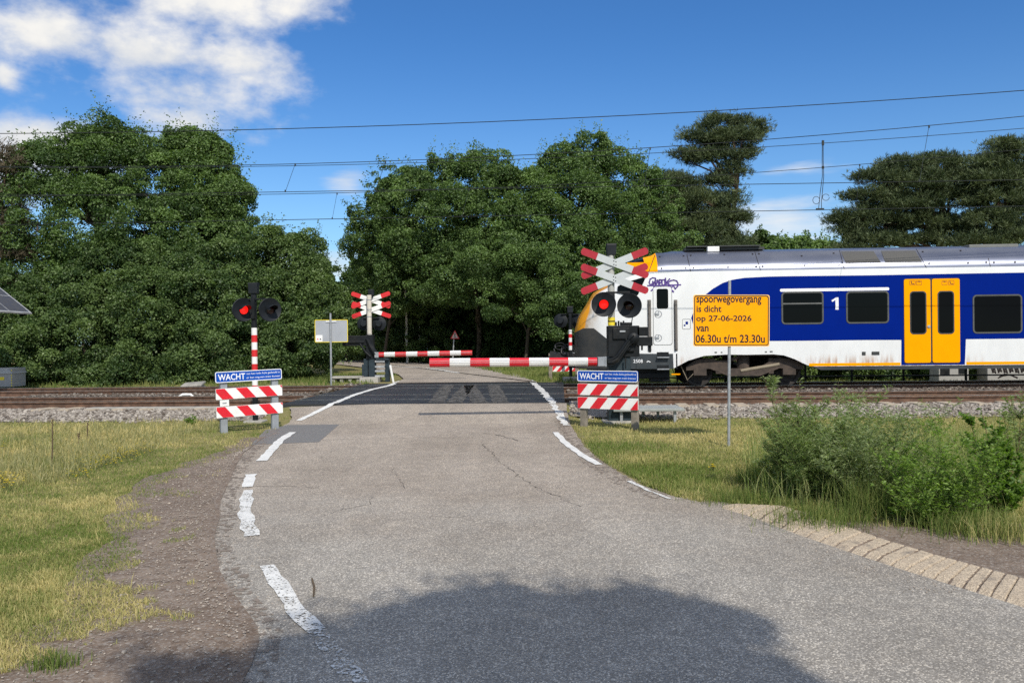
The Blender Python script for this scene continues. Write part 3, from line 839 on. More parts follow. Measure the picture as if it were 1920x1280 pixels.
def verge():
    rng = np.random.default_rng(11)
    # left, short and partly dry
    y = (3.2 ** -.9 + rng.random(345000) * (16.2 ** -.9 - 3.2 ** -.9)) ** (1 / -.9)
    x = rng.uniform(-.84 * y - .9, xl(y) + .03)
    dl = np.interp(y, [a for a, b in _dl], [b for a, b in _dl])
    w = TW(x, y)
    f = fbm(x, y, 21, 1.1); f2 = fbm(x, y, 31, 4)
    tufts = fbm(x, y, 77, 2.3)
    inside = (dl - x) + (f2 - .5) * .7
    keep = (w < 16.2) & (inside > 0) & (rng.random(len(x)) < .55 + .6 * f2)
    keep |= (w < 16.2) & (x < xl(y) - .1) & (inside > -.5) & (tufts > .66) & (rng.random(len(x)) < .7)
    keep &= rng.random(len(x)) < np.clip(1.6 - (w - 15.2), 0, 1)
    x, y, f, f2 = x[keep], y[keep], f[keep], f2[keep]
    zone = np.clip((-5.2 + (f2 - .5) * .8 - x) / .7, 0, 1) * np.clip((y - 7.5) / 2, 0, 1)   # taller growth towards the ditch
    h = rng.uniform(.016, .042, len(x)) * (.7 + .9 * f) * (1 + .9 * zone)
    tall = rng.random(len(x)) < .008 + .03 * zone; h[tall] *= 2.3
    tint = np.clip(rng.normal(.44, .22, len(x)) + (f - .5) * 1.8 + (f2 - .5) * .9 + .2 * zone + .3 * (fbm(x, y, 91, .45) - .5), 0, 1)
    blades('grass', x, y, h, .0035 + .0005 * y, tint, M['grass'], 1.15, rng)
    # right side
    y = (6.0 ** -.9 + rng.random(360000) * (16.2 ** -.9 - 6.0 ** -.9)) ** (1 / -.9)
    x = rng.uniform(xr(y) + .04, np.maximum(.9 * y + 1.4, xr(y) + .3))
    w = TW(x, y); f = fbm(x, y, 41, 1.0); f2 = fbm(x, y, 51, 4)
    dr = np.where(y < 8.1, np.maximum(dirtg(y), np.interp(y, [a for a, b in _dr], [b for a, b in _dr])), xr(y) - .2)
    keep = (w < 16.1) & (rng.random(len(x)) < .5 + .7 * f2) & ((x > dr + (f2 - .4) * .5) | ((x > dr) & (rng.random(len(x)) < .10)))
    keep &= rng.random(len(x)) < np.clip(1.6 - (w - 15.1), 0, 1)
    x, y, f, f2 = x[keep], y[keep], f[keep], f2[keep]
    lush = np.clip(1.6 - (x - xr(y)) / 1.1, 0, 1) * (y < 12.5) + .3 * (x > 3.2)
    h = rng.uniform(.018, .048, len(x)) * (.7 + .9 * f) * (1 + .4 * np.clip(lush, 0, 1))
    tall = rng.random(len(x)) < .025; h[tall] *= 2.1
    tint = np.clip(rng.normal(.66, .2, len(x)) + (f - .5) * 1.5 - .38 * lush + .25 * (fbm(x, y, 93, .5) - .5), 0, 1)
    blades('grass', x, y, h, .0035 + .0005 * y, tint, M['grass'], 1.0, rng)
    # far side of the railway
    x, y = rng.uniform(-22, 16, 150000), rng.uniform(24.4, 46, 150000)
    w = TW(x, y); f = fbm(x, y, 61, .8)
    onroad = (x > -5.5 - (y - 25) * .9) & (x < .6 - (y - 25) * .2) & (y < 50) & ~((x < -4.2 + .0 * y) & (y < 31))
    keep = (w > 24.4) & ~onroad
    x, y, f = x[keep], y[keep], f[keep]
    h = rng.uniform(.06, .16, len(x)) * (.6 + f)
    h = np.where((y > 26) & (x > -5.2) & (x < -2), h * .7, h)
    blades('grass', x, y, h, .022, np.clip(rng.normal(.45, .22, len(x)) + (f - .5), 0, 1), M['lushgrass'], .5, rng)
verge()
# ================================================================== crossing equipment and signs
def lamp(parent, x, y, z, r, ang, lit, tilt=0.0, hood=.24):
    """round black target board with a hooded lens; faces -y turned by ang"""
    rot = Matrix.Rotation(ang, 4, 'Z') @ Matrix.Rotation(tilt, 4, 'X')
    def tr(mb): mb.v = [tuple(Vector((x, y, z)) + (rot @ Vector(v))) for v in mb.v]; return mb
    a = MB(); a.lathe([(0, .03), (r * .93, .03), (r, .02), (r, 0.0), (r * .97, -.005), (r * .9, .006), (0, .010)], (0, 0, 0), (0, 1, 0), 40)
    a.lathe([(.10, .03), (.10, .16), (.085, .18), (0, .18)], (0, 0, 0), (0, 1, 0), 24)
    tr(a); d = a.build('lamp', M['disc'], parent, smooth=True)
    b = MB(); b.lathe([(.082, .008), (.080, -.006), (.06, -.02), (.03, -.028), (0, -.03)], (0, 0, 0), (0, 1, 0), 28)
    tr(b); b.build('lens', M['lamp'] if lit else M['lampoff'], d, smooth=True)
    c = MB(); n = 22; L_ = hood; ro = .095
    vs = []
    for i in range(n + 1):
        t = R(-35 + 250 * i / n)
        l = L_ * (.35 + .65 * max(0, math.sin(t)) ** .7) if math.sin(t) > 0 else L_ * .12
        cx, cz = math.cos(t), math.sin(t)
        vs += [(ro * cx, .006, ro * cz), (ro * cx, -l, ro * cz - .05 * l), ((ro - .006) * cx, -l, (ro - .006) * cz - .05 * l), ((ro - .006) * cx, .006, (ro - .006) * cz)]
    fs = []
    for i in range(n):
        for k in range(4): fs.append((4 * i + k, 4 * i + (k + 1) % 4, 4 * i + 4 + (k + 1) % 4, 4 * i + 4 + k))
    c.add(vs, fs); tr(c); c.build('hood', M['disc'], d, smooth=True)
    return d
def cross_arm(parent, c, half, hgt, ang, y, red, white, back=None, dots=True):
    """one plank of a St Andrew's cross, red tips"""
    rot = Matrix.Rotation(-ang, 3, 'Y')
    def poly(x0, x1):
        h = hgt / 2; ch = .035
        p = []
        if x0 <= -half + 1e-4: p += [(x0, -h + ch), (x0 + ch * .9, -h)]
        else: p += [(x0, -h)]
        if x1 >= half - 1e-4: p += [(x1 - ch * .9, -h), (x1, -h + ch), (x1, h - ch), (x1 - ch * .9, h)]
        else: p += [(x1, -h), (x1, h)]
        if x0 <= -half + 1e-4: p += [(x0 + ch * .9, h), (x0, h - ch)]
        else: p += [(x0, h)]
        return p
    mb = MB(); k = half * .53
    for x0, x1, mt in ((-half, -k, 0), (-k, k, 1), (k, half, 0)):
        b = len(mb.v); mb.prism(poly(x0, x1), y, y + .012, mt)
        mb.v[b:] = [tuple(Vector(c) + rot @ Vector(v)) for v in mb.v[b:]]
    if dots:
        for dx in (-.02, .02):
            for dz in (-.032, .032):
                mb.cyl(Vector(c) + rot @ Vector((dx, y + .001, 0)) + Vector((0, 0, dz)), Vector(c) + rot @ Vector((dx, y - .006, 0)) + Vector((0, 0, dz)), .010, n=8, mat=2)
    return mb.build('cross_plank', [red, white, M['black']], parent)
def boom(parent, L_, r0, r1, base, d, bands, first_red=True, mats=None):
    mb = MB(); q = base
    n = 14
    for i in range(len(bands) - 1):
        t0, t1 = bands[i], bands[i + 1]
        a = Vector(base) + Vector(d) * t0; b = Vector(base) + Vector(d) * t1
        ra, rb = r0 + (r1 - r0) * t0 / L_, r0 + (r1 - r0) * t1 / L_
        mb.cyl(a, b, ra, rb, n, (0 if (i % 2 == 0) == first_red else 1), caps=(i in (0, len(bands) - 2)))
    bo = mb.build('boom', mats or [M['redrefl'], M['whitepaint']], parent, smooth=True)
    g = MB()
    e = Vector(base) + Vector(d) * L_
    for zz in (-.004, .028):
        g.cyl(Vector(base) + Vector((0, -r0 * .995, zz)), e + Vector((0, -r1 * .995, zz)), .004, n=6)
    g.build('groove', M['galv'], bo)
    return bo
def bell(parent, x, y, z):
    mb = MB()
    mb.box((x, y, z + .02), (.09, .09, .10)); mb.box((x, y, z + .15), (.16, .15, .19), taper=1.12); mb.box((x, y, z + .25), (.19, .17, .018))
    return mb.build('bell', M['disc'], parent, bevel=.01)

# ---------------- near right barrier
Y0 = 15.2
def PZ(px, py, Y=Y0): p = AT(px, py, Y); return p.x, p.z
mx_, _ = PZ(1147.5, 700)
base = Vector((mx_, Y0, HG(mx_, Y0)))
nb = thing('crossing_barrier', 'barrier with double red and white cross and lit red lamp in front of the train', 'barrier', base, 0, 'barriers with crosses at the railway crossing')
def L(px, py): p = AT(px, py, Y0); return p.x - base.x, p.z - base.z
mb = MB(); zt = L(1147, 462)[1]
mb.cyl((0, 0, -.1), (0, 0, zt - .05), .062, n=20); mb.build('mast', M['mastgrey'], nb, smooth=True)
mb = MB(); z0, z1 = L(1147, 610)[1], L(1147, 595)[1]
mb.cyl((0, 0, z0), (0, 0, z1), .066, n=20, mat=0); mb.cyl((0, 0, z0 + .062), (0, 0, z0 + .085), .0665, n=20, mat=1); mb.build('yellow_band', [M['yellow'], M['ink']], nb, smooth=True)
xb, zb = L(1146, 478); bell(nb, xb, 0, zb - .06)
c1, c2 = L(1151.5, 494.3), L(1151, 523.4)
ang = math.atan2(24, 62)
hl = 66.5 * Y0 / FPX
for (cx, cz) in (c1, c2):
    cross_arm(nb, (cx, 0, cz), hl, .128, -ang, -.115, M['crossred'], M['crosswhite'])
for (cx, cz) in (c1, c2):
    cross_arm(nb, (cx, 0, cz), hl, .128, ang, -.088, M['crossred'], M['crosswhite'], dots=False)
for (cx, cz) in (c1, c2):
    for yy_ in (-.068, .07): mb = MB(); mb.box((cx - .02, yy_, cz), (.16, .012, .05)); mb.build('cross_clamp', M['galv'], nb)
for (px, py, lit, an) in ((1130.5, 571, True, -.10), (1178, 573.5, False, -.26)):
    x, z = L(px, py); lamp(nb, x, -.14, z, .222, an, lit)
mb = MB(); xa, za = L(1135, 549); xb2, _ = L(1180, 549)
mb.box(((xa + xb2) / 2, -.09, za), (xb2 - xa, .05, .035)); mb.box((0, -.08, za - .12), (.1, .12, .2)); mb.build('lamp_bracket', M['black'], nb, bevel=.005); mb = MB(); mb.tube([(xb2 + .06, -.06, za - .35), (xb2 + .02, -.02, za - .62)], .008, 6); mb.build('lamp_cable', M['cable'], nb)
# drive housing
mb = MB(); x0, z1 = L(1139, 611); x1, z0 = L(1197, 668)
mb.box(((x0 + x1) / 2, .02, (z0 + z1) / 2), (x1 - x0, .34, z1 - z0))
mb.box(((x0 + x1) / 2 - .05, -.16, z1 - .14), (.30, .05, .2)); mb.box(((x0 + x1) / 2 + .1, -.17, z1 - .35), (.16, .06, .22))
mb.box((x0 + .34, .02, z1 + .03), (.2, .2, .06)); 
for k in range(4): mb.cyl((x0 + .15 + .045 * k, -.05, z1), (x0 + .15 + .045 * k, -.05, z1 + .07 + .02 * (k % 2)), .018, n=8)
dh = mb.build('drive_housing', M['black'], nb, bevel=.012)
mb = MB(); mb.box(((x0 + x1) / 2 - .03, -.192, z1 - .1), (.10, .006, .03)); mb.build('type_plate', M['galv'], dh)
mb = MB(); xw, zw1 = L(1196, 613); xw2, zw0 = L(1213, 630); mb.box(((xw + xw2) / 2 - .02, .0, (zw1 + zw0) / 2), (xw2 - xw + .04, .3, zw1 - zw0))
xw, zw1 = L(1196, 631); xw2, zw0 = L(1221, 648); mb.box(((xw + xw2) / 2 - .02, -.02, (zw1 + zw0) / 2), (xw2 - xw + .04, .3, zw1 - zw0))
mb.box((xw + .06, -.08, zw0 - .02), (.03, .05, .12)); mb.box((xw2 - .04, -.1, zw0 - .05), (.04, .05, .14)); mb.build('counterweight', M['black'], nb, bevel=.01)
# post under the housing, standing on the concrete foot
mb = MB(); x0b, zz = L(1139, 668); x1b, _ = L(1181, 700); mb.box(((x0b + x1b) / 2, .03, zz / 2 - .05), (x1b - x0b, .28, zz + .1)); mb.build('pedestal', M['teal'], nb, bevel=.01)
mb = MB(); mb.box(((x0b + x1b) / 2, .06, -.02), (.6, .5, .12)); mb.build('footing', M['concrete'], nb, bevel=.02)
# arm from the housing to the boom
mb = MB(); xa, za = L(1184, 634); xb3, zb3 = L(1136, 678)
pts = [(xa, -.24, za), (L(1176, 640)[0], -.24, L(0, 640)[1]), (L(1165, 656)[0], -.24, L(1165, 656)[1]), (L(1155, 671)[0], -.24, L(1155, 671)[1]), (L(1146, 677)[0], -.24, L(1146, 677)[1]), (xb3, -.24, zb3)]
pts[1] = (L(1176, 640)[0], -.24, L(1176, 640)[1])
mb.tube(pts, [.05, .055, .06, .065, .068, .068], 10)
mb.tube([(x, y - .09, z + .055) for x, y, z in pts], .009, 6); mb.tube([(x, y - .09, z - .06) for x, y, z in pts], .008, 6)
mb.lathe([(0, 0), (.10, 0), (.10, .10), (.06, .13), (0, .13)], (xa, -.18, za), (0, -1, 0), 20)
mb.box((L(1170, 690)[0], -.22, L(0, 690)[1] if False else zb3 - .02), (.02, .03, .2))
mb.build('boom_arm', M['black'], nb, smooth=True)
mb = MB(); xc, zc = L(1126, 677); mb.box((xc - .015, -.24, zc), (.13, .15, .165)); mb.box((xc + .06, -.24, zc), (.03, .17, .18)); mb.build('boom_socket', M['postgrey'], nb, bevel=.008)
b_px = [1116.5, 1099.6, 1063.7, 1028.3, 991.6, 955.3, 919, 883, 845.5, 808.3]
bx0, bz0 = L(1116.5, 677.2); bx1, bz1 = L(808.3, 679)
dv = Vector((bx1 - bx0, 0, bz1 - bz0)); Lb = dv.length; dv.normalize()
boom(nb, Lb, .077, .080, (bx0, -.24, bz0), dv, [(L(p, 678)[0] - bx0) / dv.x for p in b_px])

# ---------------- far left barrier (seen from behind)
Y1 = 26.3
fx, fz = PZ(693.8, 712, Y1)
base2 = Vector((fx, Y1, HG(fx, Y1)))
fb = thing('crossing_barrier', 'farther barrier with double cross seen from behind, black steel stand beside the road', 'barrier', base2, 0, 'barriers with crosses at the railway crossing')
def L2(px, py): p = AT(px, py, Y1); return p.x - base2.x, p.z - base2.z
mb = MB(); z0 = L2(694, 632)[1]; z1 = L2(694, 553)[1]
mb.cyl((0, 0, z0), (0, 0, z1), .075, n=18); mb.build('mast', M['mastwhite'], fb, smooth=True)
for py in (562, 580, 593.5): mb = MB(); mb.cyl((0, 0, L2(694, py)[1] - .012), (0, 0, L2(694, py)[1] + .012), .082, n=18); mb.build('mast_clamp', M['galv'], fb, smooth=True)
for (px, py) in ((694, 562), (695, 580.5)):
    cx, cz = L2(px, py)
    a2 = math.atan2(26, 73); h2 = 36.5 * Y1 / FPX / math.cos(a2)
    cross_arm(fb, (cx, 0, cz), h2, .135, -a2, .135, M['redpaint'], M['whitepaint'], dots=False)
    cross_arm(fb, (cx, 0, cz), h2, .135, a2, .11, M['redpaint'], M['whitepaint'], dots=False)
for px in (681, 709.5):
    x, z = L2(px, 606.5); lamp(fb, x, .18, z, .22, math.pi, False)
mb = MB(); x, z = L2(695, 602); mb.box((x, .12, z + .1), (.5, .05, .04)); mb.build('lamp_bracket', M['black'], fb)
xb, zb = L2(695, 552); bell(fb, xb, .1, zb - .1)
mb = MB()
x0, z1 = L2(643.5, 629.5); x1, z0 = L2(690, 648); mb.box(((x0 + x1) / 2, 0, (z0 + z1) / 2), (x1 - x0, .36, z1 - z0))
x2, z2 = L2(667, 641); mb.box((x2 + .05, -.2, z2 - .0), (.5, .06, .07)); mb.build('counterweight', M['black'], fb, bevel=.015)
mb = MB(); x0, z1 = L2(688, 627.5); x1, z0 = L2(701, 672); mb.box(((x0 + x1) / 2, 0, (z0 + z1) / 2), (x1 - x0 + .02, .32, z1 - z0))
mb.tube([(L2(690, 634)[0], -.2, L2(0, 634)[1] if False else L2(690, 634)[1]), (L2(699, 652)[0], -.2, L2(699, 652)[1]), (L2(707, 664)[0], -.2, L2(707, 664)[1])], [.06, .08, .085], 10)
mb.tube([(L2(677, 644)[0], -.22, L2(677, 644)[1]), (L2(688, 660)[0], -.22, L2(688, 660)[1]), (L2(697, 668)[0], -.22, L2(697, 668)[1])], .04, 8)
mb.tube([(L2(698, 640)[0], -.12, L2(698, 640)[1]), (L2(707, 661)[0], -.15, L2(707, 661)[1])], .016, 6)
mb.build('drive_housing', M['black'], fb, bevel=.01)
mb = MB(); x0, z1 = L2(692, 670); x1, z0 = L2(705, 708); mb.box(((x0 + x1) / 2, 0, (z1 + .0) / 2), (x1 - x0, .26, z1)); mb.box(((x0 + x1) / 2, 0, .03), (.5, .4, .05)); mb.build('pedestal', M['teal'], fb, bevel=.01)
mb = MB(); x0, z1 = L2(683, 673); mb.box((x0 + .06, 0, (z1 + .02) / 2), (.13, .2, z1)); mb.box((x0 - .02, -.05, z1 * .5), (.08, .12, .4)); mb.build('side_box', M['teal'], fb, bevel=.01)
mb = MB(); xs_, zs_ = L2(723, 673); xe, _ = L2(731, 673)
mb.box(((xs_ + xe) / 2, -.05, zs_ / 2), (xe - xs_, .16, zs_)); x3, z3 = L2(707, 673); mb.box(((x3 + xe) / 2, -.05, zs_), (xe - x3, .4, .05)); mb.build('step_frame', M['teal'], fb, bevel=.006)
for py in (677, 687, 695, 704.5):
    mb = MB(); xa, za = L2(705, py); xb2, _ = L2(723, py); mb.box(((xa + xb2) / 2, -.06, za), (xb2 - xa, .32, .06)); mb.build('step_tread', M['steel'], fb, bevel=.004)
b2 = [711.7, 722.5, 742.5, 763.3, 784.2, 803.3, 825, 845, 865, 885.8]
bx0, bz0 = L2(711.7, 664.7); bx1, bz1 = L2(885.8, 661)
dv = Vector((bx1 - bx0, 0, bz1 - bz0)); Lb = dv.length; dv.normalize()
mb = MB(); mb.box((bx0 - .05, -.2, bz0), (.12, .16, .17)); mb.build('boom_socket', M['galv'], fb)
boom(fb, Lb, .078, .078, (bx0, -.2, bz0), dv, [(L2(p, 663)[0] - bx0) / dv.x for p in b2], mats=[M['redpaint'], M['whitepaint']])
# things round its foot
p = AT(695, 716, 26.1); mb = MB(); mb.box((p.x, 26.1, HG(p.x, 26.1) + .06), (.58, .7, .22)); setp(mb.build('concrete_block', M['concrete'], bevel=.02), 'square concrete block under the black steel stand of the farther barrier', 'block')
p = AT(653, 715, 26.2); zb = HG(p.x, 26.2)
t = thing('cable_trough', 'low grey concrete trough with dark openings in the grass behind the rails', 'trough', (p.x, 26.2, zb))
mb = MB(); mb.box((0, 0, .15), (.98, .6, .06)); mb.build('lid', M['concrete'], t, bevel=.01)
mb = MB()
for x in (-.42, -.16, .1, .36): mb.box((x, -.15, .04), (.10, .2, .16))
mb.box((0, .15, .04), (.9, .2, .16)); mb.build('support', M['concrete'], t)
pt = AT(734, 684, 26.0); pb = AT(738, 713, 26.0); mb = MB(); mb.cyl((pb.x, 26, HG(pb.x, 26.) - .05), (pt.x - .04, 26, pt.z), .035, n=10)
setp(mb.build('marker_post', M['whitepaint'], smooth=True), 'slender white post leaning beside the far edge of the road', 'post')

# ---------------- light signals without barrier
def light_signal(px, Y, lab, ztop_py, disc_px, disc_r, stripes, ang, back=False, lit=True, black_top=None, rr=.052, bellpx=None):
    x0 = AT(px, 600, Y).x; b = Vector((x0, Y, HG(x0, Y)))
    t = thing('light_signal', lab, 'signal', b, 0, 'light signals on striped poles')
    z = lambda py: AT(px, py, Y).z - b.z
    mb = MB()
    edges = [z(p) for p in stripes]
    mb.cyl((0, 0, edges[0]), (0, 0, z(ztop_py)), rr, n=18, mat=0)
    for i in range(len(edges) - 1): mb.cyl((0, 0, edges[i + 1]), (0, 0, edges[i]), rr + .002, n=18, mat=2 if i % 2 == 0 else 1)
    mb.cyl((0, 0, -.1), (0, 0, edges[-1]), rr, n=18, mat=0)
    mb.build('pole', [M['black'], M['redpaint'], M['whitepaint']], t, smooth=True)
    bell(t, 0, 0, z(bellpx))
    mb = MB(); xa = AT(disc_px[0][0], 575, Y).x - x0; xb2 = AT(disc_px[1][0], 575, Y).x - x0; zz = z(disc_px[0][1]) + disc_r * .92
    sy = 1 if back else -1
    mb.box(((xa + xb2) / 2, sy * .05, zz), (xb2 - xa, .05, .03)); mb.box((0, sy * .05, zz - .18), (.07, .08, .38)); mb.build('lamp_bracket', M['black'], t)
    for i, (dx, dy) in enumerate(disc_px):
        p = AT(dx, dy, Y); lamp(t, p.x - x0, sy * .12, p.z - b.z, disc_r, ang, lit and i == 0)
    mb = MB(); mb.box((0, 0, -.02), (.36, .36, .12)); mb.build('footing', M['concrete'], t, bevel=.015)
    return t
light_signal(476.5, 15.9, 'light signal with a lit red lamp on a striped pole behind the left boards', 555, [(461, 581), (510, 581)], .222, [614.5, 628, 641.5, 655.5, 668.5, 682, 695, 722, 740], .68, bellpx=556)
light_signal(1069, 25.9, 'farther light signal facing away, left of the nose of the train', 590, [(1052, 601), (1085, 601)], .22, [618, 626, 633, 641, 648, 656], math.pi - .2, back=True, lit=False, bellpx=590, rr=.05)
p = AT(1072, 717, 25.6); mb = MB(); mb.box((p.x, 25.6, .30), (.55, .5, .16)); setp(mb.build('concrete_block', M['concrete'], bevel=.02), 'concrete block at the foot of the farther light signal beside the train', 'block')

# ---------------- WACHT boards
def stripe_board(parent, w, h, zc, y, lean, name='striped_board'):
    mb = MB(); mb.prism(rrect(-w / 2, zc - h / 2, w / 2, zc + h / 2, .012, 3), y, y + .02); bo = mb.build(name, M['whitepaint'], parent)
    mb = MB(); n = 3; pw = w / 3.0; k = h * .80 * lean
    def clip(poly):
        out = []
        X0, X1 = -w / 2 + .004, w / 2 - .004
        for fn in ((lambda p: p[0] - X0), (lambda p: X1 - p[0])):
            out = []
            for i in range(len(poly)):
                a, b = poly[i], poly[(i + 1) % len(poly)]; fa, fb_ = fn(a), fn(b)
                if fa >= 0: out.append(a)
                if (fa < 0) != (fb_ < 0):
                    t = fa / (fa - fb_); out.append((a[0] + (b[0] - a[0]) * t, a[1] + (b[1] - a[1]) * t))
            poly = out
            if len(poly) < 3: return None
        return poly
    hz = h / 2 - .004
    for i in range(-2, n + 2):
        x0 = -w / 2 + pw * i + (.03 if lean < 0 else -pw * .17)
        poly = [(x0 - k / 2 - .0, zc - hz), (x0 + pw * .5 - k / 2, zc - hz), (x0 + pw * .5 + k / 2, zc + hz), (x0 + k / 2, zc + hz)]
        poly = clip(poly)
        if poly: mb.prism(poly, y - .003, y - .0005)
    mb.build('red_stripes', M['redrefl'], bo)
    return bo
def wacht(name, lab, pa, pb, rl, lean, back=False):
    (ax, ay), (bx, by) = pa, pb
    c = Vector(((ax + bx) / 2, (ay + by) / 2, 0)); a = math.atan2(by - ay, bx - ax)
    c.z = HG(c.x, c.y)
    t = thing(name, lab, 'warning board', c, a + (math.pi if back else 0), 'red and white warning boards at the crossing')
    half = math.hypot(bx - ax, by - ay) / 2
    return t, half
def build_wacht(t, half, w, z_w, z_1, z_2, hw, hs, lean, tilt, post_h, sticker=False, post_mat=None, words=True):
    for sx, gz_ in ((-1, 0), (1, 0)):
        wp = t.matrix_basis @ Vector((sx * half, .06, 0)); g = HG(wp.x, wp.y) - t.location.z
        mb = MB(); mb.box((sx * half, .06, (post_h + g - .15) / 2), (.115, .085, post_h - g + .15)); mb.build('post', post_mat or M['postgrey'], t, bevel=.008)
    rot = Matrix.Rotation(-tilt, 4, 'Y')
    hold = []
    zc = z_w
    mb = MB(); mb.prism(rrect(-w / 2, zc - hw / 2, w / 2, zc + hw / 2, .03), -.012, .012, 0)
    ring(mb, rrect(-w / 2, zc - hw / 2, w / 2, zc + hw / 2, .03), rrect(-w / 2 + .012, zc - hw / 2 + .012, w / 2 - .012, zc + hw / 2 - .012, .02), -.0145, -.0121, 1)
    pl = mb.build('blue_panel', [M['blue'], M['wink']], t); hold.append(pl)
    if words:
        text('lettering', 'WACHT', M['wink'], pl, -w / 2 + .045, zc - .055, .455, .105, -.0125, bold=.012)
        text('lettering', 'tot het rode licht gedoofd is', M['wink'], pl, -w / 2 + .525, zc + .012, w - .56, .040, -.0125, bold=.0)
        text('lettering', 'er kan nog een trein komen', M['wink'], pl, -w / 2 + .525, zc - .055, w - .56, .040, -.0125, bold=.0)
    for z in (z_1, z_2): hold.append(stripe_board(t, w, hs, z, -.012, lean))
    if sticker:
        mb = MB(); mb.box((-w / 2 + .14, -.004, (z_1 + z_2) / 2), (.15, .008, .105)); s = mb.build('paper_notice', M['whitepaint'], t)
        mb = MB(); mb.box((-w / 2 + .14, -.0095, (z_1 + z_2) / 2 + .0), (.07, .002, .022)); mb.build('print', M['galv'], s)
        hold.append(s)
    for o in hold:
        o.rotation_euler = (0, -tilt, 0)
Yl, Yr = 14.15, 14.65
pL, pR = AT(421, 760, Yl), AT(517, 752, Yr)
t, half = wacht('warning_board', 'blue and striped board with a paper notice in front of the left red lamp', (pL.x, Yl), (pR.x, Yr), 0, -1)
zf = lambda px, py, Y=14.4: AT(px, py, Y).z - t.location.z
build_wacht(t, half, 1.14, zf(467, 704), zf(467, 735), zf(467, 768.5), .185, .185, -1, .022, zf(467, 708) - .02, True)
Yl, Yr = 14.55, 14.05
pL, pR = AT(1092, 760, Yl), AT(1188, 760, Yr)
t, half = wacht('warning_board', 'blue and striped board below the barrier arm at the right road edge', (pL.x, Yl), (pR.x, Yr), 0, 1)
zf = lambda px, py, Y=14.3: AT(px, py, Y).z - t.location.z
build_wacht(t, half, 1.13, zf(1141, 705), zf(1141, 730.5), zf(1141, 756), .19, .198, 1, .0, zf(1141, 712) - .02, False, M['wood'])
# its far counterpart beyond the rails
pL, pR = AT(1032, 700, 26.6), AT(1082, 700, 26.6)
t, half = wacht('warning_board', 'striped board between timber posts on the grass beyond the rails, left of the train', (pL.x, 26.6), (pR.x, 26.6), 0, 1)
z = lambda py: AT(1055, py, 26.6).z - t.location.z
for sx in (-1, 1):
    mb = MB(); mb.box((sx * half, 0, z(662) / 2 - .1), (.11, .09, z(662) + .2)); mb.build('post', M['wood'], t, bevel=.006)
mb = MB(); mb.box((.02, -.05, z(665)), (.85, .02, .16)); mb.build('blue_panel', M['postgrey'], t)
stripe_board(t, .72, .19, z(690.5), -.075, 1)
# cable coil on top of that board
p = AT(1058, 655, 26.3); mb = MB(); rnd = random.Random(3)
for k in range(5):
    c = Vector((p.x + rnd.uniform(-.3, .35), 26.3 + rnd.uniform(-.05, .05), p.z + rnd.uniform(-.06, .1))); r_ = rnd.uniform(.07, .15)
    mb.tube([c + Vector((r_ * 1.5 * math.cos(t_), .03 * math.sin(3 * t_), r_ * math.sin(t_))) for t_ in [i * .45 for i in range(13)]], .018, 6)
mb.box((p.x - .38, 26.33, p.z - .15), (.14, .14, .2)); mb.box((p.x + .1, 26.33, p.z - .2), (.9, .1, .14))
setp(mb.build('cable_bundle', M['cable']), 'tangle of black cables on top of the striped board left of the train', 'cables')

# ---------------- orange closure sign
Yo = 12.0
pb = AT(1366, 836, Yo); bz = HG(pb.x, Yo)
t = thing('closure_sign', 'orange sign with closure dates on a thin grey pole at the right verge', 'sign', (pb.x, Yo, bz))
Lo = lambda px, py: (AT(px, py, Yo).x - pb.x, AT(px, py, Yo).z - bz)
mb = MB(); mb.cyl((0, 0, -.2), (Lo(1368, 526)[0], 0, Lo(1368, 526)[1]), .021, n=14); mb.build('pole', M['galv'], t, smooth=True)
x0, z1 = Lo(1298.5, 553.5); x1, z0 = Lo(1442, 648.5)
w_, h_ = x1 - x0, z1 - z0
cx, cz = (x0 + x1) / 2, (z0 + z1) / 2
rot = Matrix.Translation((cx, -.03, cz)) @ Matrix.Rotation(0.012, 4, 'Y')
def trm(mb): mb.v = [tuple(rot @ Vector(v)) for v in mb.v]; return mb
mb = MB(); mb.prism(rrect(-w_ / 2, -h_ / 2, w_ / 2, h_ / 2, .03), -.002, .002, 0)
ring(mb, rrect(-w_ / 2, -h_ / 2, w_ / 2, h_ / 2, .03), rrect(-w_ / 2 + .010, -h_ / 2 + .010, w_ / 2 - .010, h_ / 2 - .010, .028), -.0045, -.0021, 1)
ring(mb, rrect(-w_ / 2 + .012, -h_ / 2 + .012, w_ / 2 - .012, h_ / 2 - .012, .035), rrect(-w_ / 2 + .024, -h_ / 2 + .024, w_ / 2 - .024, h_ / 2 - .024, .028), -.0045, -.0021, 2)
pan = trm(mb).build('sign_panel', [M['orange'], M['orangelight'], M['ink']], t)
# lines: px boxes taken inside the panel (x0, baseline, width, height incl. descender)
def pl(u, v): return -w_ / 2 + w_ * (u - 88) / (1620 - 95), h_ / 2 - h_ * (v - 150) / (1145 - 150)
for body, (u0, v0, u1, v1) in (('spoorwegovergang', (150, 195, 1450, 350)), ('is dicht', (152, 355, 652, 485)), ('op 27-06-2026', (145, 545, 1255, 693)), ('van', (145, 755, 395, 860)), ('06.30u t/m 23.30u', (135, 915, 1520, 1075))):
    xa, zb_ = pl(u0, v1); xb_, za_ = pl(u1, v0)
    text('lettering', body, M['ink'], pan, xa, zb_, xb_ - xa, za_ - zb_, -.0025, bold=.022, fr=rot)
mb = MB(); 
for dz in (-.2, .2): mb.box((cx * 1.0 - cx, .0, cz + dz), (.06, .055, .03))
mb.build('clamp', M['galv'], t)

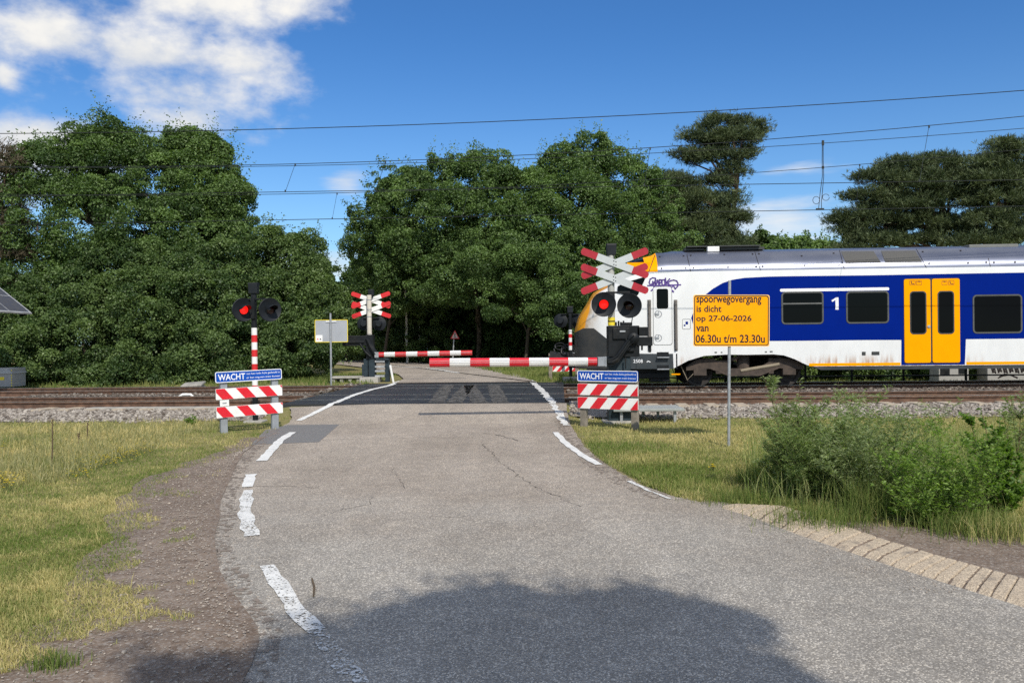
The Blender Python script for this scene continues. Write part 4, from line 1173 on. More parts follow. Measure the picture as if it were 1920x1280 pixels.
# ---------------- sign seen from behind on the far side
Yb = 25.4
pb = AT(621.5, 726, Yb); bz = HG(pb.x, Yb)
t = thing('road_sign', 'grey back of a yellow edged sign on a thin pole beyond the rails', 'sign', (pb.x, Yb, bz))
Lb_ = lambda px, py: (AT(px, py, Yb).x - pb.x, AT(px, py, Yb).z - bz)
mb = MB(); mb.cyl((0, -.03, -.1), (Lb_(620, 587)[0], -.03, Lb_(620, 587)[1]), .03, n=12); mb.build('pole', M['galv'], t, smooth=True)
x0, z1 = Lb_(590, 599.8); x1, z0 = Lb_(652, 641)
mb = MB(); mb.prism(rrect(x0, z0, x1, z1, .03), .02, .03, 0); ring(mb, rrect(x0 - .004, z0 - .004, x1 + .004, z1 + .004, .03), rrect(x0 + .014, z0 + .014, x1 - .014, z1 - .014, .025), .012, .0195, 1); mb.box((x0 + (x1 - x0) / 2, .0, z1 - .05), (.32, .02, .03), mat=2)
pn = mb.build('sign_panel', [M['alback'], M['yellow'], M['wink']], t)
cx0, cz0 = Lb_(592, 640.5); cx1, cz1 = Lb_(604.5, 628)
mb = MB(); mb.box(((cx0 + cx1) / 2, .008, (cz0 + cz1) / 2), (cx1 - cx0, .006, cz1 - cz0), mat=0)
for k, mt in ((-.045, 1), (.045, 2)): mb.prism([((cx0 + cx1) / 2 + k - .03, cz0 + .06), ((cx0 + cx1) / 2 + k + .03, cz0 + .06), ((cx0 + cx1) / 2 + k * .8, cz0 + .11)], .003, .0048, mt)
mb.build('sticker', [M['whitepaint'], M['redpaint'], M['ink']], t)

# ---------------- triangular warning sign up the bend
Yt = 41.0
p = AT(848, 670, Yt); pt = AT(853, 619, Yt)
t = thing('warning_sign', 'small red bordered triangle sign on a thin pole at the dark woods', 'sign', (p.x, Yt, .3))
Lt = lambda px, py: (AT(px, py, Yt).x - p.x, AT(px, py, Yt).z - .3)
mb = MB(); mb.cyl((0, 0, -.1), (Lt(852, 622)[0], .02, Lt(852, 622)[1]), .035, n=10); mb.build('pole', M['galv'], t, smooth=True)
tri = [Lt(844.5, 635), Lt(861.5, 635), Lt(853, 619)]
cx = sum(q[0] for q in tri) / 3; cz = sum(q[1] for q in tri) / 3
sc_ = lambda k: [(cx + (x - cx) * k, cz + (z - cz) * k) for x, z in tri]
mb = MB(); mb.prism(tri, -.03, -.015, 0); mb.prism(sc_(.72), -.034, -.031, 1); mb.box((cx, -.037, cz + .02), (.05, .003, .2), mat=2)
mb.build('sign_panel', [M['redpaint'], pm('pale_pink_face', (.62, .50, .46), .5), M['ink']], t)

# ---------------- small steel platform right of the boards
Yp = 15.0
pa, pb2 = AT(1150, 775, Yp), AT(1283, 772, Yp)
g = HG(pb2.x, Yp); zt = AT(1240, 768, Yp).z
t = thing('steel_platform', 'low grey steel platform on thin legs beside the right boards', 'platform', ((pa.x + pb2.x) / 2, Yp, g))
wp = pb2.x - pa.x
mb = MB(); mb.box((0, .35, zt - g), (wp, .8, .045)); mb.build('deck', pm('platform_grey', (.30, .32, .31), .6, .1, var=.1), t, bevel=.006)
for (lx, ly) in ((wp / 2 - .16, .05), (wp / 2 - .36, .65), (-wp / 2 + .15, .05), (-wp / 2 + .15, .65), (0, .65)):
    mb = MB(); mb.box((lx, ly, (zt - g) / 2 - .12), (.05, .05, zt - g + .2)); mb.build('leg', M['galv'], t)

# ---------------- far left: relay cabinet, solar panel, slab on the verge
Yc = 24.7
x1 = AT(22.5, 710, Yc).x; zt = AT(10, 687.5, Yc).z; zb = AT(10, 733, Yc).z
t = thing('relay_cabinet', 'grey metal cabinet with a yellow label beside the rails on the far left', 'cabinet', (x1 - .75, Yc + .35, zb))
hh = zt - zb
mb = MB(); mb.box((0, 0, hh / 2 + .04), (1.5, .7, hh - .16)); mb.build('casing', M['cabinet'], t, bevel=.012)
mb = MB(); mb.prism([(-.78, hh - .05), (.60, hh - .05), (.77, hh - .17), (.77, hh - .20), (-.78, hh - .20)], -.38, .38); mb.build('roof', pm('pale_cabinet_roof', (.40, .41, .41), .55), t)
mb = MB(); mb.box((.35, -.353, hh * .52), (.34, .006, .09)); mb.build('label_plate', M['yellow'], t)
mb = MB()
for k in range(7): mb.box((.735, -.352, .16 + k * .075), (.028, .008, .038))
mb.build('hazard_edge', M['yellow'], t)
mb = MB(); mb.box((.42, -.1, -.02), (.2, .3, .2)); mb.box((-.42, -.1, -.02), (.2, .3, .2)); mb.build('foot', M['concrete'], t)
p = AT(40, 733, 24.9); mb = MB(); mb.box((p.x, 24.95, HG(p.x, 24.9) + .05), (.62, .4, .10)); setp(mb.build('concrete_slab', M['concrete'], bevel=.01), 'thin pale concrete slab next to the grey cabinet', 'slab')
Ys = 23.0
C_ = AT(57.5, 586.5, Ys); A_ = AT(0, 540.5, Ys + .55); B_ = AT(0, 583, Ys - .55)
t = thing('solar_panel', 'dark solar panel on a tall post at the far left edge above the cabinet', 'solar panel', (A_.x - .75, Ys + .35, HG(A_.x - .75, Ys)))
u_, v_ = (A_ - C_), (B_ - C_)
u_, v_ = u_ * 1.75, v_ * 2.0
nn = u_.cross(v_).normalized()
if nn.y > 0: nn = -nn
c0 = C_ - t.location
def quad(mb, a0, b0, a1, b1, h0, h1, mat=0):
    pts = [c0 + u_ * a + v_ * b_ + nn * h for h in (h0, h1) for (a, b_) in ((a0, b0), (a1, b0), (a1, b1), (a0, b1))]
    mb.add(pts, [(0, 1, 2, 3), (4, 5, 6, 7), (0, 1, 5, 4), (1, 2, 6, 5), (2, 3, 7, 6), (3, 0, 4, 7)], mat)
mb = MB(); quad(mb, 0, 0, 1, 1, -.03, 0); pnl = mb.build('panel', M['solar'], t)
mb = MB()
for b_ in (-.012, .99): quad(mb, -.01, b_, 1.01, b_ + .022, -.035, .012)
for a in (-.01, .99): quad(mb, a, .012, a + .022, .988, -.035, .0119)
quad(mb, .012, .33, .99, .342, .0005, .004); quad(mb, .012, .66, .99, .672, .0005, .004); quad(mb, .38, .012, .392, .988, .0045, .007)
mb.build('frame', M['steel'], pnl)
zc_ = (c0 + u_ * .5 + v_ * .5); mb = MB(); mb.cyl((zc_.x, zc_.y + .08, -.1), (zc_.x, zc_.y + .08, zc_.z), .06, n=14); mb.build('post', M['galv'], t, smooth=True)
# tipped trough lid by the far rail
p = AT(361, 728, 24.55); g = HG(p.x, 24.55)
t = thing('trough_lid', 'tilted pale concrete lid lying beside the rails left of the road', 'lid', (p.x, 24.6, g))
mb = MB(); mb.box((0, 0, .22), (.62, .4, .07), Matrix.Rotation(R(-4), 3, 'Y') @ Matrix.Rotation(R(12), 3, 'X')); mb.build('slab', M['concrete'], t, bevel=.025)
mb = MB(); mb.box((-.2, .05, .09), (.12, .3, .2)); mb.box((.24, .08, .09), (.1, .3, .2)); mb.box((.02, .1, .04), (.6, .3, .1)); mb.build('block', M['concrete'], t, bevel=.02)
p = AT(350, 748, 20.6); mb = MB(); mb.tube([(p.x - .25, 20.6, .2), (p.x - .1, 20.6, .3), (p.x + .1, 20.6, .3), (p.x + .22, 20.6, .18)], .03, 8); mb.tube([(p.x - .05, 20.65, .2), (p.x - .02, 20.65, .3)], .025, 6)
setp(mb.build('track_cable', M['whitepaint'], smooth=True), 'short loop of pale cable between the rails left of the road', 'cable')
p = AT(308, 746, 21.0); mb = MB(); mb.box((p.x, 21.0, .16), (.52, .3, .12)); setp(mb.build('concrete_block', M['concrete'], bevel=.02), 'flat grey concrete block between the two tracks left of the road', 'block')

# ---------------- railing and cabinets beyond the train
Yr_ = 25.6
t = thing('railing', 'thin dark railing in the grass, seen under the train', 'railing', T(7, Yr_, .25), -TH)
sl_ = [TR(px, 700, Yr_)[0] - 7 for px in (1180, 1270, 1360, 1450, 1510, 1597, 1694, 1811, 1925, 2040)]
zr = TR(1694, 704, Yr_)[1] - .25
for s in sl_:
    mb = MB(); mb.box((s, 0, .30), (.055, .055, .95)); mb.build('post', M['black'], t)
mb = MB(); mb.cyl((sl_[0], -.05, zr), (sl_[-1], -.05, zr), .022, n=8); mb.cyl((sl_[0], -.05, zr + .42), (sl_[-1], -.05, zr + .42), .022, n=8); mb.build('rail_bar', M['black'], t, smooth=True)
for (pa, pb_, Yq, lab, gr) in ((1759, 1815, 28.0, 'plain grey cabinet on the grass seen under the yellow doors of the train', False), (1850, 1926, 28.0, 'grey cabinet with black graffiti seen under the train at the right edge', True)):
    s0, s1 = TR(pa, 700, Yq)[0], TR(pb_, 700, Yq)[0]; w_ = s1 - s0
    t = thing('trackside_cabinet', lab, 'cabinet', T((s0 + s1) / 2, Yq, HG(*T((s0 + s1) / 2, Yq, 0).xy)), -TH)
    z0 = TR(pa, 718, Yq)[1] - t.location.z
    mb = MB(); mb.box((0, .3, .75), (w_, .7, 1.35)); mb.build('casing', M['cabinet'], t, bevel=.015)
    mb = MB(); mb.box((0, .3, .06), (w_ + .06, .76, .16)); mb.build('plinth', M['concrete'], t, bevel=.01)
    mb = MB(); mb.box((0, .3, 1.45), (w_ + .1, .8, .06)); mb.build('roof', M['cabinet'], t, bevel=.01)
    if not gr:
        mb = MB(); mb.box((.28, -.06, .52), (.26, .02, .26)); mb.box((-.28, -.055, .45), (.3, .012, .22)); mb.build('vent', M['black'], t)
    else:
        rnd = random.Random(8); mb = MB()
        for k in range(6):
            x = -w_ / 2 + .12 + k * w_ / 7
            stroke(mb, [(x, .62), (x + .05, .42), (x + .10, .63)], .05, -.052)
            stroke(mb, [(x + .08, .64), (x + .14, .40 + .05 * (k % 2)), (x + .02, .5)], .04, -.0525)
        stroke(mb, [(-.25, .28), (-.1, .36), (.1, .33), (.3, .24)], .05, -.052); stroke(mb, [(-.3, .24), (-.15, .31), (0, .33)], .04, -.0523); stroke(mb, [(.45, .6), (.56, .4), (.6, .15)], .035, -.0525)
        mb.build('graffiti', M['ink'], t)

# ---------------- overhead wires
def wirefit(px, w, ext=(-34, 34), deg=2):
    q = [TR(a, b, w) for a, b in px]
    c = np.polyfit([a for a, b in q], [b for a, b in q], deg)
    lo, hi = min(a for a, b in q) - 4, max(a for a, b in q) + 4
    def z(s):
        if s < lo: return float(np.polyval(c, lo) + np.polyval(np.polyder(c), lo) * (s - lo))
        if s > hi: return float(np.polyval(c, hi) + np.polyval(np.polyder(c), hi) * (s - hi))
        return float(np.polyval(c, s))
    return z
WIRES = {}
def wire(lab, px, w, r=.0075, deg=2):
    z = wirefit(px, w, deg=deg)
    mb = MB(); mb.tube([T(s, w, z(s)) for s in np.linspace(-36, 36, 49)], r, 6)
    o = setp(mb.build('overhead_wire', M['wire'], smooth=True), lab, 'wire', 'overhead wires across the sky')
    WIRES[lab] = (o, z, w); return o, z
feeder = wire('topmost single overhead wire, highest across the sky', [(0, 250.5), (660, 238.4), (1300, 209.6), (1780, 180), (1920, 170)], 18.2, .0085)
messN = wire('second highest overhead wire, with droppers hanging from its right half', [(0, 312), (660, 305.5), (1300, 270.5), (1920, 218.6)], 18.75)
messF2 = wire('overhead wire running just below the second highest wire', [(0, 313.5), (480, 312), (660, 309.6), (1300, 282.5), (1920, 241)], 22.6)
contN = wire('straight overhead wire in the middle of the sky, lower ends of the longer droppers', [(0, 366.7), (660, 361), (1300, 348), (1600, 340.5)], 18.75, .0075, 1)
messF = wire('sagging overhead wire that rises behind the right pines', [(0, 365), (640, 360), (1230, 337.5), (1542, 315), (1830, 288)], 22.75)
contF = wire('lowest straight overhead wire, just above the train roof side of the sky', [(250, 416), (660, 412), (1395, 396), (1560, 392.6)], 22.75, .009, 1)
def dropper(o, z0, z1, w, pxs):
    for (a, b, c, d) in pxs:
        s0 = TR(a, b, w)[0]; s1 = TR(c, d, w)[0]
        mb = MB(); mb.cyl(T(s0, w, z0(s0)), T(s1, w, z1(s1)), .005, n=6)
        mb.box(T(s0, w, z0(s0) - .02), (.03, .02, .06)); mb.box(T(s1, w, z1(s1) + .02), (.03, .02, .05))
        mb.build('dropper', M['wire'], o)
dropper(messN[0], messN[1], contN[1], 18.75, [(553.5, 309, 535, 362), (722.5, 305, 705, 360), (1219, 277, 1208, 349), (1742, 236, 1724, 338)])
dropper(messF[0], messF[1], contF[1], 22.75, [(632, 363, 623, 411), (879.6, 350, 866, 407), (1612, 309, 1605, 391)])
# jumper leads with two loops
w = 21.5
def J(px, py): s, z = TR(px, py, w); return T(s, w, z)
mb = MB()
mb.tube([J(1542, 263), J(1541.5, 300), J(1542, 330), J(1538, 360), J(1536, 380), J(1535, 391)], .008, 6)
mb.tube([J(1543.5, 264), J(1543.5, 300), J(1544.5, 330), J(1542, 360), J(1540, 380), J(1540.5, 391)], .008, 6)
for cx, cy, rx, ry in ((1530.5, 375.5, 6.5, 7), (1548.5, 370, 6.5, 6)):
    mb.tube([J(cx + rx * math.cos(a), cy + ry * math.sin(a)) for a in [i * 2 * math.pi / 16 for i in range(16)]], .007, 6)
mb.box(J(1543, 268), (.05, .04, .12)); mb.box(J(1543, 314), (.05, .04, .06)); mb.box(J(1537.5, 392), (.2, .03, .04))
setp(mb.build('jumper_cable', M['wire'], smooth=True), 'vertical double cable with two small loops hanging between the overhead wires', 'cable')
# ================================================================== the train
def train():
    WS, WC, HWD = 21.40, 22.75, 1.35
    s_o = 3.0
    root = thing('train', 'white and blue electric train with yellow nose and doors behind the barrier', 'train', T(s_o, WC, .30), -TH)
    def P(px, py, w=WS): s, z = TR(px, py, w); return (s - s_o, z - .30)
    # ---- materials
    def body_mat(name, col, dirty=True):
        m, nt, b, out = nm(name); n = NT(nt)
        sep = n('ShaderNodeSeparateXYZ'); n.l(n.obj(), sep.inputs[0])
        f = n.noise(2.2, 6, .6, sc=(1, 1, .6))
        c = n.mix(n.sm(f, .35, .7), col, tuple(x * .93 for x in col))
        if dirty:
            st = n.noise(7, 7, .65, sc=(1, 1, .06))            # vertical run-off streaks
            low = n.sm(sep.outputs['Z'], 1.35, .62)
            c = n.mix(n.math('MULTIPLY', n.math('MULTIPLY', n.sm(st, .42, .75), low), .16), c, (.42, .38, .32))
            bz = n.math('MULTIPLY', n.sm(n.noise(9, 6, .6, sc=(1, 1, .12)), .42, .68), n.math('MULTIPLY', n.sm(sep.outputs['Z'], .86, .60), n.sm(sep.outputs['X'], 8.0, 6.2)))
            c = n.mix(n.math('MULTIPLY', bz, .75), c, (.36, .17, .06))
        n.l(c, b.inputs['Base Color']); b.inputs['Roughness'].default_value = .35 if dirty else .45; b.inputs['Specular IOR Level'].default_value = .35 if dirty else .04
        return m
    white = body_mat('train_white', (.74, .755, .755))
    def nose_masks():
        nt_ = white.node_tree; n = NT(nt_); b = [q for q in nt_.nodes if q.type == 'BSDF_PRINCIPLED'][0]
        src = b.inputs['Base Color'].links[0].from_socket
        sep = n('ShaderNodeSeparateXYZ'); n.l(n.obj(), sep.inputs[0])
        def curve(sock, pts, lo, hi):             # piecewise linear function of one coordinate
            pts = sorted(pts); x0, x1 = pts[0][0], pts[-1][0]
            mr = n('ShaderNodeMapRange'); mr.inputs['From Min'].default_value = x0; mr.inputs['From Max'].default_value = x1; n.l(sock, mr.inputs['Value'])
            cr = n('ShaderNodeValToRGB'); e = cr.color_ramp.elements
            while len(e) > 1: e.remove(e[-1])
            for i, (a, v) in enumerate(pts):
                q = e[0] if i == 0 else e.new((a - x0) / (x1 - x0))
                q.position = (a - x0) / (x1 - x0); g = (v - lo) / (hi - lo); q.color = (g, g, g, 1)
            n.l(mr.outputs[0], cr.inputs[0])
            m2 = n('ShaderNodeMapRange'); m2.inputs['To Min'].default_value = lo; m2.inputs['To Max'].default_value = hi; n.l(cr.outputs[0], m2.inputs['Value'])
            return m2.outputs[0]
        yl = [P(px, py) for px, py in ((1143, 530), (1141, 538), (1128, 545), (1118, 552), (1109, 564), (1105.8, 583), (1099, 603), (1097, 618), (1094, 640))]
        bound = curve(sep.outputs['Z'], [(q[1], q[0]) for q in yl], -3, 0)
        d = n.math('SUBTRACT', bound, sep.outputs['X'])
        c = n.mix(n.math('MULTIPLY', n.math('MULTIPLY', n.sm(d, -.42, .0), n.sm(sep.outputs['Z'], 2.35, 1.9)), n.sm(n.noise(5, 5), .3, .6, .35, .9)), src, (.42, .30, .17))
        c = n.mix(n.sm(d, -.025, .025), c, (.80, .33, .005))
        gl = [P(px, py) for px, py in ((1076, 625), (1084, 620), (1094, 615), (1114, 615), (1139.5, 636), (1150, 655), (1186, 662.5), (1262, 664))]
        gb = curve(sep.outputs['X'], gl + [(gl[-1][0] + .02, .2), (gl[-1][0] + 1, .2)], 0, 2)
        c = n.mix(n.sm(n.math('SUBTRACT', gb, sep.outputs['Z']), -.008, .008), c, n.mix(n.sm(n.noise(3, 5), .3, .7), (.030, .032, .033), (.055, .052, .048)))
        n.l(c, b.inputs['Base Color'])
    nose_masks()
    blue = body_mat('train_blue', (.0, .014, .20), False)
    yellow = body_mat('train_yellow', (.98, .375, .0), False)
    roofm, nt, b, out = nm('train_roof'); n = NT(nt)
    c = n.mix(n.sm(n.noise(1.2, 6, .6), .35, .7), (.18, .195, .25), (.22, .235, .29)); n.l(c, b.inputs['Base Color'])
    b.inputs['Metallic'].default_value = .75; b.inputs['Roughness'].default_value = .34
    grey = pm('train_dark_grey', (.028, .036, .042), .5, var=.15, scale=3, dirt=(.13, .10, .08), dirt_amt=.35)
    nosegrey = pm('nose_dark_grey', (.035, .036, .036), .5, var=.2, scale=3, dirt=(.12, .10, .08), dirt_amt=.35)
    blk, nt, b, out = nm('train_glass'); b.inputs['Base Color'].default_value = (.002, .003, .004, 1); b.inputs['Roughness'].default_value = .05; b.inputs['Specular IOR Level'].default_value = .08
    rubber = pm('window_rubber', (.03, .034, .034), .6, var=.2)
    seal = pm('window_seal_light', (.12, .125, .12), .5, .2)
    bogie = pm('dirty_bogie', (.060, .045, .036), .85, var=.4, scale=6, dirt=(.12, .085, .06), dirt_amt=.5)
    wheelm = pm('wheel_steel', (.032, .028, .026), .7, .2, var=.3, scale=5)
    ink = M['ink']; wink = M['wink']
    # ---- body loft
    zs = P(1500, 505.5)[1]                       # roof seam
    zr = TR(1500, 470, 21.95)[1] - .30           # upper edge of the sloping roof skirt
    zb = P(1600, 685.5)[1] - .02
    xn = P(1078, 640, WC)[0]; 
    X_END = 30.0
    # nose silhouette, read on the centre plane
    sil = [P(px, py, WC) for px, py in ((1079, 640), (1078, 618), (1084.5, 594), (1099, 571), (1111, 550), (1139.5, 534), (1165, 508), (1182, 489), (1222, 479))]
    prof_x = [p[0] for p in sil[1:]]; prof_z = [p[1] for p in sil[1:]]
    x_flat = prof_x[-1]
    def ztop(x): return float(np.interp(x, prof_x + [x_flat + .5], prof_z + [zr + .12]))
    def hw(x):
        t = min(1, max(0, (x - xn) / 1.75)); return .62 + (HWD - .62) * (1 - (1 - t) ** 2.6) ** (1 / 2.0) if t < 1 else HWD
    st = [xn, xn + .02, xn + .05] + [xn + .09 + .07 * i for i in range(28)] + [x_flat, x_flat + .25, X_END]
    st = sorted(set(st))
    # side outline of the underside: arches over the bogie
    under = [P(px, py) for px, py in ((1086, 692), (1186, 692), (1262, 691), (1275, 684), (1290, 676), (1320, 667), (1360, 664.5), (1400, 665), (1450, 664), (1470, 666), (1490, 673), (1502, 679), (1513, 684), (1526, 687))]
    ux = [p[0] for p in under]; uz = [p[1] for p in under]
    st += ux[2:] ; st = sorted(set([round(x, 4) for x in st]))
    def zbot(x): return float(np.interp(x, ux, uz))
    RP = [(0.0, 0.0)]
    for k in range(1, 11):
        a = R(88 - 52 * (k - .5) / 10); RP.append((RP[-1][0] + math.cos(a), RP[-1][1] + math.sin(a)))
    RP = [(a / RP[-1][0], b_ / RP[-1][1]) for a, b_ in RP]
    rows = []
    for x in st:
        h = hw(x); zt = ztop(x) if x < x_flat + .5 else zr + .12
        zsh = min(zs, zt - (.12 if x > x_flat else max(.10, (zt - 1.0) * .12)))
        z0 = zbot(x)
        fr = (zt - zsh)
        half = [(h, z0), (h + .0, z0 + (zsh - z0) * .33), (h, z0 + (zsh - z0) * .66), (h, zsh)]
        for (iy, iz) in RP[1:]:
            half.append((h - min(.55, h * .8) * iy, zsh + (zr - zsh if x > x_flat else fr * .88) * iz))
        half.append((0, zt))
        ring_ = [(x, -y, z) for y, z in half] + [(x, y, z) for y, z in half[-2::-1]]
        rows.append(ring_)
    nr = len(rows[0])
    mb = MB(); mb.v = [p for r in rows for p in r]
    xw0, xw1 = P(1140, 540, WC)[0], P(1200, 500, WC)[0]
    for i in range(len(rows) - 1):
        for k in range(nr - 1):
            a = i * nr + k
            mb.f.append((a, a + 1, a + nr + 1, a + nr))
            xm = (st[i] + st[i + 1]) / 2; zm = sum(mb.v[q][2] for q in mb.f[-1]) / 4
            side = k if k < nr // 2 else nr - 2 - k
            mt = 0
            if side >= 3: mt = 1
            if xm < x_flat and side >= 3: mt = 0 if xm < P(1170, 520)[0] else 2
            if xw0 + .12 < xm < xw1 and side >= 7: mt = 3
            mb.m.append(mt)
    mb.f.append(tuple(range(nr))); mb.m.append(0)                      # flat tip below the bumper
    # underside
    for i in range(len(rows) - 1):
        a, b2 = i * nr, i * nr + nr - 1
        mb.f.append((a, a + nr, b2 + nr, b2)); mb.m.append(5)
    bo = mb.build('body', [white, roofm, yellow, blk, nosegrey, grey], root, smooth=True)
    EPS = 0.004
    yS = -HWD
    def panel(name, poly, mat, d=EPS, th=.002, parent=root): 
        mb = MB(); mb.prism(poly, yS - d, yS - d + th + .001); return mb.build(name, mat, parent)
    # yellow flash along the cab corner, dark lower mask of the nose
    fl = [P(px, py) for px, py in ((1176, 492.5), (1220, 491.5), (1213, 511), (1196, 513), (1176, 511))]
    panel('cab_flash', fl, yellow)
    ws_ = [P(px, py) for px, py in ((1158, 537), (1168, 531), (1205, 520), (1210, 522), (1197, 551), (1190, 560), (1158, 548))]
    panel('cab_side_window', ws_, blk, .006)
    mk = [P(px, py) for px, py in ((1175, 661.5), (1186, 663), (1262, 663), (1262, 691.5), (1175, 691.5))]
    panel('front_skirt', mk, grey, .005)
    # ---- livery
    arc = [(1920 + 300, 505.5), (1920, 511), (1800, 513), (1640, 516), (1480, 517.8), (1440, 518.6), (1396, 520.8), (1372.5, 524.6), (1355, 530.5), (1337, 541), (1322, 553), (1310, 568), (1301, 583), (1296, 596), (1299, 606), (1310, 622), (1330, 633), (1355, 638.5), (1390, 639.8), (1440, 639), (1500, 638.6), (1620, 637.2), (1686, 637), (1690, 637), (1690, 684.3), (1809, 683.2), (1811, 635.6), (1920, 634.4), (2220, 631)]
    bp = [P(*q) for q in arc]
    xe = X_END - .02; bp[0] = (xe, bp[1][1] + .0); bp[-1] = (xe, bp[-2][1])
    panel('blue_band', bp, blue)
    zo0, zo1 = P(1600, 685.4)[1], P(1600, 680.2)[1]
    for (xa, xb) in ((P(1517, 684)[0], P(1688.5, 684)[0]), (P(1812, 680)[0], xe)):
        panel('orange_stripe', [(xa, zo0), (xb, zo0), (xb, zo1), (xa, zo1)], yellow, .0035)
    mb = MB(); xa = P(1521, 690)[0]; mb.prism([(xa, zo0 - .003), (xa + .25, zo0 - .10), (xe, zo0 - .10), (xe, zo0 - .003)], yS + .015, yS + .12); mb.build('sill_beam', grey, root)
    mb = MB(); mb.box(((P(1560, 0)[0] + xe) / 2 + .3, 0, zo0 - .05), (xe - P(1560, 0)[0] - .8, 2.3, .08)); mb.box((xe - 6, 0, zo0 - .16), (9, 2.3, .3)); mb.build('underframe', bogie, root)
    # ---- roof detail: seams, bolts, grilles, equipment
    ys_ = -(HWD)
    def roofpt(px, py, lift=0.0):
        """point on the sloping roof skirt"""
        best = None
        for i in range(0, 100):
            t = i / 99 * 9.99; k = int(t); f = t - k
            y = -HWD + .55 * (RP[k][0] + (RP[k + 1][0] - RP[k][0]) * f); z = zs + (zr - zs) * (RP[k][1] + (RP[k + 1][1] - RP[k][1]) * f)
            q = P(px, py, WC + y)
            e = abs(q[1] - z)
            if best is None or e < best[0]: best = (e, q[0], y, z, k)
        k = best[4]; dy, dz = .55 * (RP[k + 1][0] - RP[k][0]), (zr - zs) * (RP[k + 1][1] - RP[k][1])
        nv = Vector((0, -dz, dy)).normalized()
        return Vector((best[1], best[2], best[3])) + nv * lift
    rp = MB()
    for (a, b2) in (((1228, 478), (1216, 511)), ((1288, 477), (1295, 509)), ((1415.5, 473), (1426, 507)), ((1574, 469), (1583, 504)), ((1718, 467), (1737, 502)), ((1853, 484), (1857, 500))):
        rp.tube([roofpt(a[0] + (b2[0] - a[0]) * t_ / 8, a[1] + (b2[1] - a[1]) * t_ / 8, .0) for t_ in range(9)], .009, 6)
    rp.build('roof_seam', ink, root)
    for (px, py) in ((1237, 481.5), (1281.5, 480), (1295, 479), (1358, 477.5), (1411, 476.5), (1423, 476), (1240.5, 503), (1286, 502), (1300, 502), (1365, 500.5), (1418, 499.5), (1430, 499.5), (1503, 480), (1563, 475), (1509, 498), (1573, 497), (1730, 472), (1801, 470), (1742, 494), (1815, 493), (1849, 492), (1863.5, 492), (1903, 491.5)):
        c = roofpt(px, py, -.02); q = roofpt(px, py, .012); rb = MB(); rb.cyl(c, q, .024, n=10); rb.build('roof_bolt', ink, root)
    gm = pm('grille_mesh', (.085, .083, .078), .85, 0, var=.3, scale=70)
    for (a, b2, c, d) in (((1577, 472), (1638, 471.3), (1652, 492.8), (1586, 493.5)), ((1652, 471), (1716, 470), (1729, 491.5), (1660, 492.3))):
        mb = MB(); V = []
        for i in range(9):
            t_ = i / 8
            for (p_, q_) in ((a, d), (b2, c)): V.append(roofpt(p_[0] + (q_[0] - p_[0]) * t_, p_[1] + (q_[1] - p_[1]) * t_, .006))
        mb.add(V, [(2 * i, 2 * i + 1, 2 * i + 3, 2 * i + 2) for i in range(8)])
        mb.build('roof_grille', gm, root)
    # flat roof gear
    mb = MB(); x0, z0 = P(1285, 474, WC - .3); x1, _ = P(1420, 470, WC - .3)
    mb.box(((x0 + x1) / 2, -.3, zr + .17), (x1 - x0, .7, .03)); mb.box(((x0 + x1) / 2 + .5, -.3, zr + .11), ((x1 - x0) * .6, .5, .07)); mb.box((x0 + .2, -.3, zr + .1), (.5, .5, .05)); mb.build('pantograph_base', rubber, root)
    mb = MB(); x0, _ = P(1324, 470, WC - .5); x1, _ = P(1346, 470, WC - .5); mb.box(((x0 + x1) / 2, -.62, zr + .09), (x1 - x0, .2, .13)); mb.build('white_roof_box', M['whitepaint'], root, bevel=.01)
    mb = MB(); x0, _ = P(1810, 475, WC - .4); x1, zc = P(1902, 466.5, WC - .4); mb.box(((x0 + x1) / 2, .0, (zr + zc) / 2 - .02), (x1 - x0, 1.2, zc - zr + .26)); mb.build('roof_unit', pm('roof_unit_grey', (.16, .165, .155), .7, .1, var=.15), root, bevel=.02)
    mb = MB(); xa, za = P(1852, 470, WC - 1.0); xb, zb2 = P(1871, 481, WC - 1.0); mb.box(((xa + xb) / 2, -.604, (za + zb2) / 2), (xb - xa, .012, za - zb2)); mb.build('roof_unit_hatch', rubber, root)
    # ---- windows
    def window(px0, py0, px1, py1, r=.10, sill=True, hop=None):
        (x0, z1), (x1, z0) = P(px0, py0), P(px1, py1)
        mb = MB(); ring(mb, rrect(x0, z0, x1, z1, r), rrect(x0 + .045, z0 + .045, x1 - .045, z1 - .045, r * .6), yS - .012, yS - .0045, 0)
        ring(mb, rrect(x0 + .012, z0 + .012, x1 - .012, z1 - .012, r * .9), rrect(x0 + .026, z0 + .026, x1 - .026, z1 - .026, r * .8), yS - .0145, yS - .0121, 1)
        f = mb.build('window', [rubber, seal], root)
        mb = MB(); mb.prism(rrect(x0 + .044, z0 + .044, x1 - .044, z1 - .044, r * .6), yS - .008, yS - .0045); mb.build('pane', blk, f)
        if hop:
            zz = P((px0 + px1) / 2, hop)[1]; mb = MB(); mb.box(((x0 + x1) / 2, yS - .011, zz), (x1 - x0 - .09, .006, .035)); mb.build('transom', seal, f)
    window(1464.5, 547, 1544.5, 607.5, hop=569)
    window(1585.8, 546, 1667, 606)
    window(1823, 552.5, 1917, 624.5)
    for k in range(3): window(1960 + 130 * k, 551 - 2 * k, 2050 + 130 * k, 623 - 1.2 * k)
    (x0, z1), (x1, z0) = P(1462.5, 543), P(1667, 543); mb = MB(); za = P(1462, 547)[1]; zb2 = P(1462, 541.5)[1]
    mb.prism(rrect(x0, za, x1, zb2, .03), yS - .0065, yS - .0045); mb.build('white_bar', wink, root)
    (x0, z0), (x1, z1) = P(1559, 580.5), P(1572, 557.5)
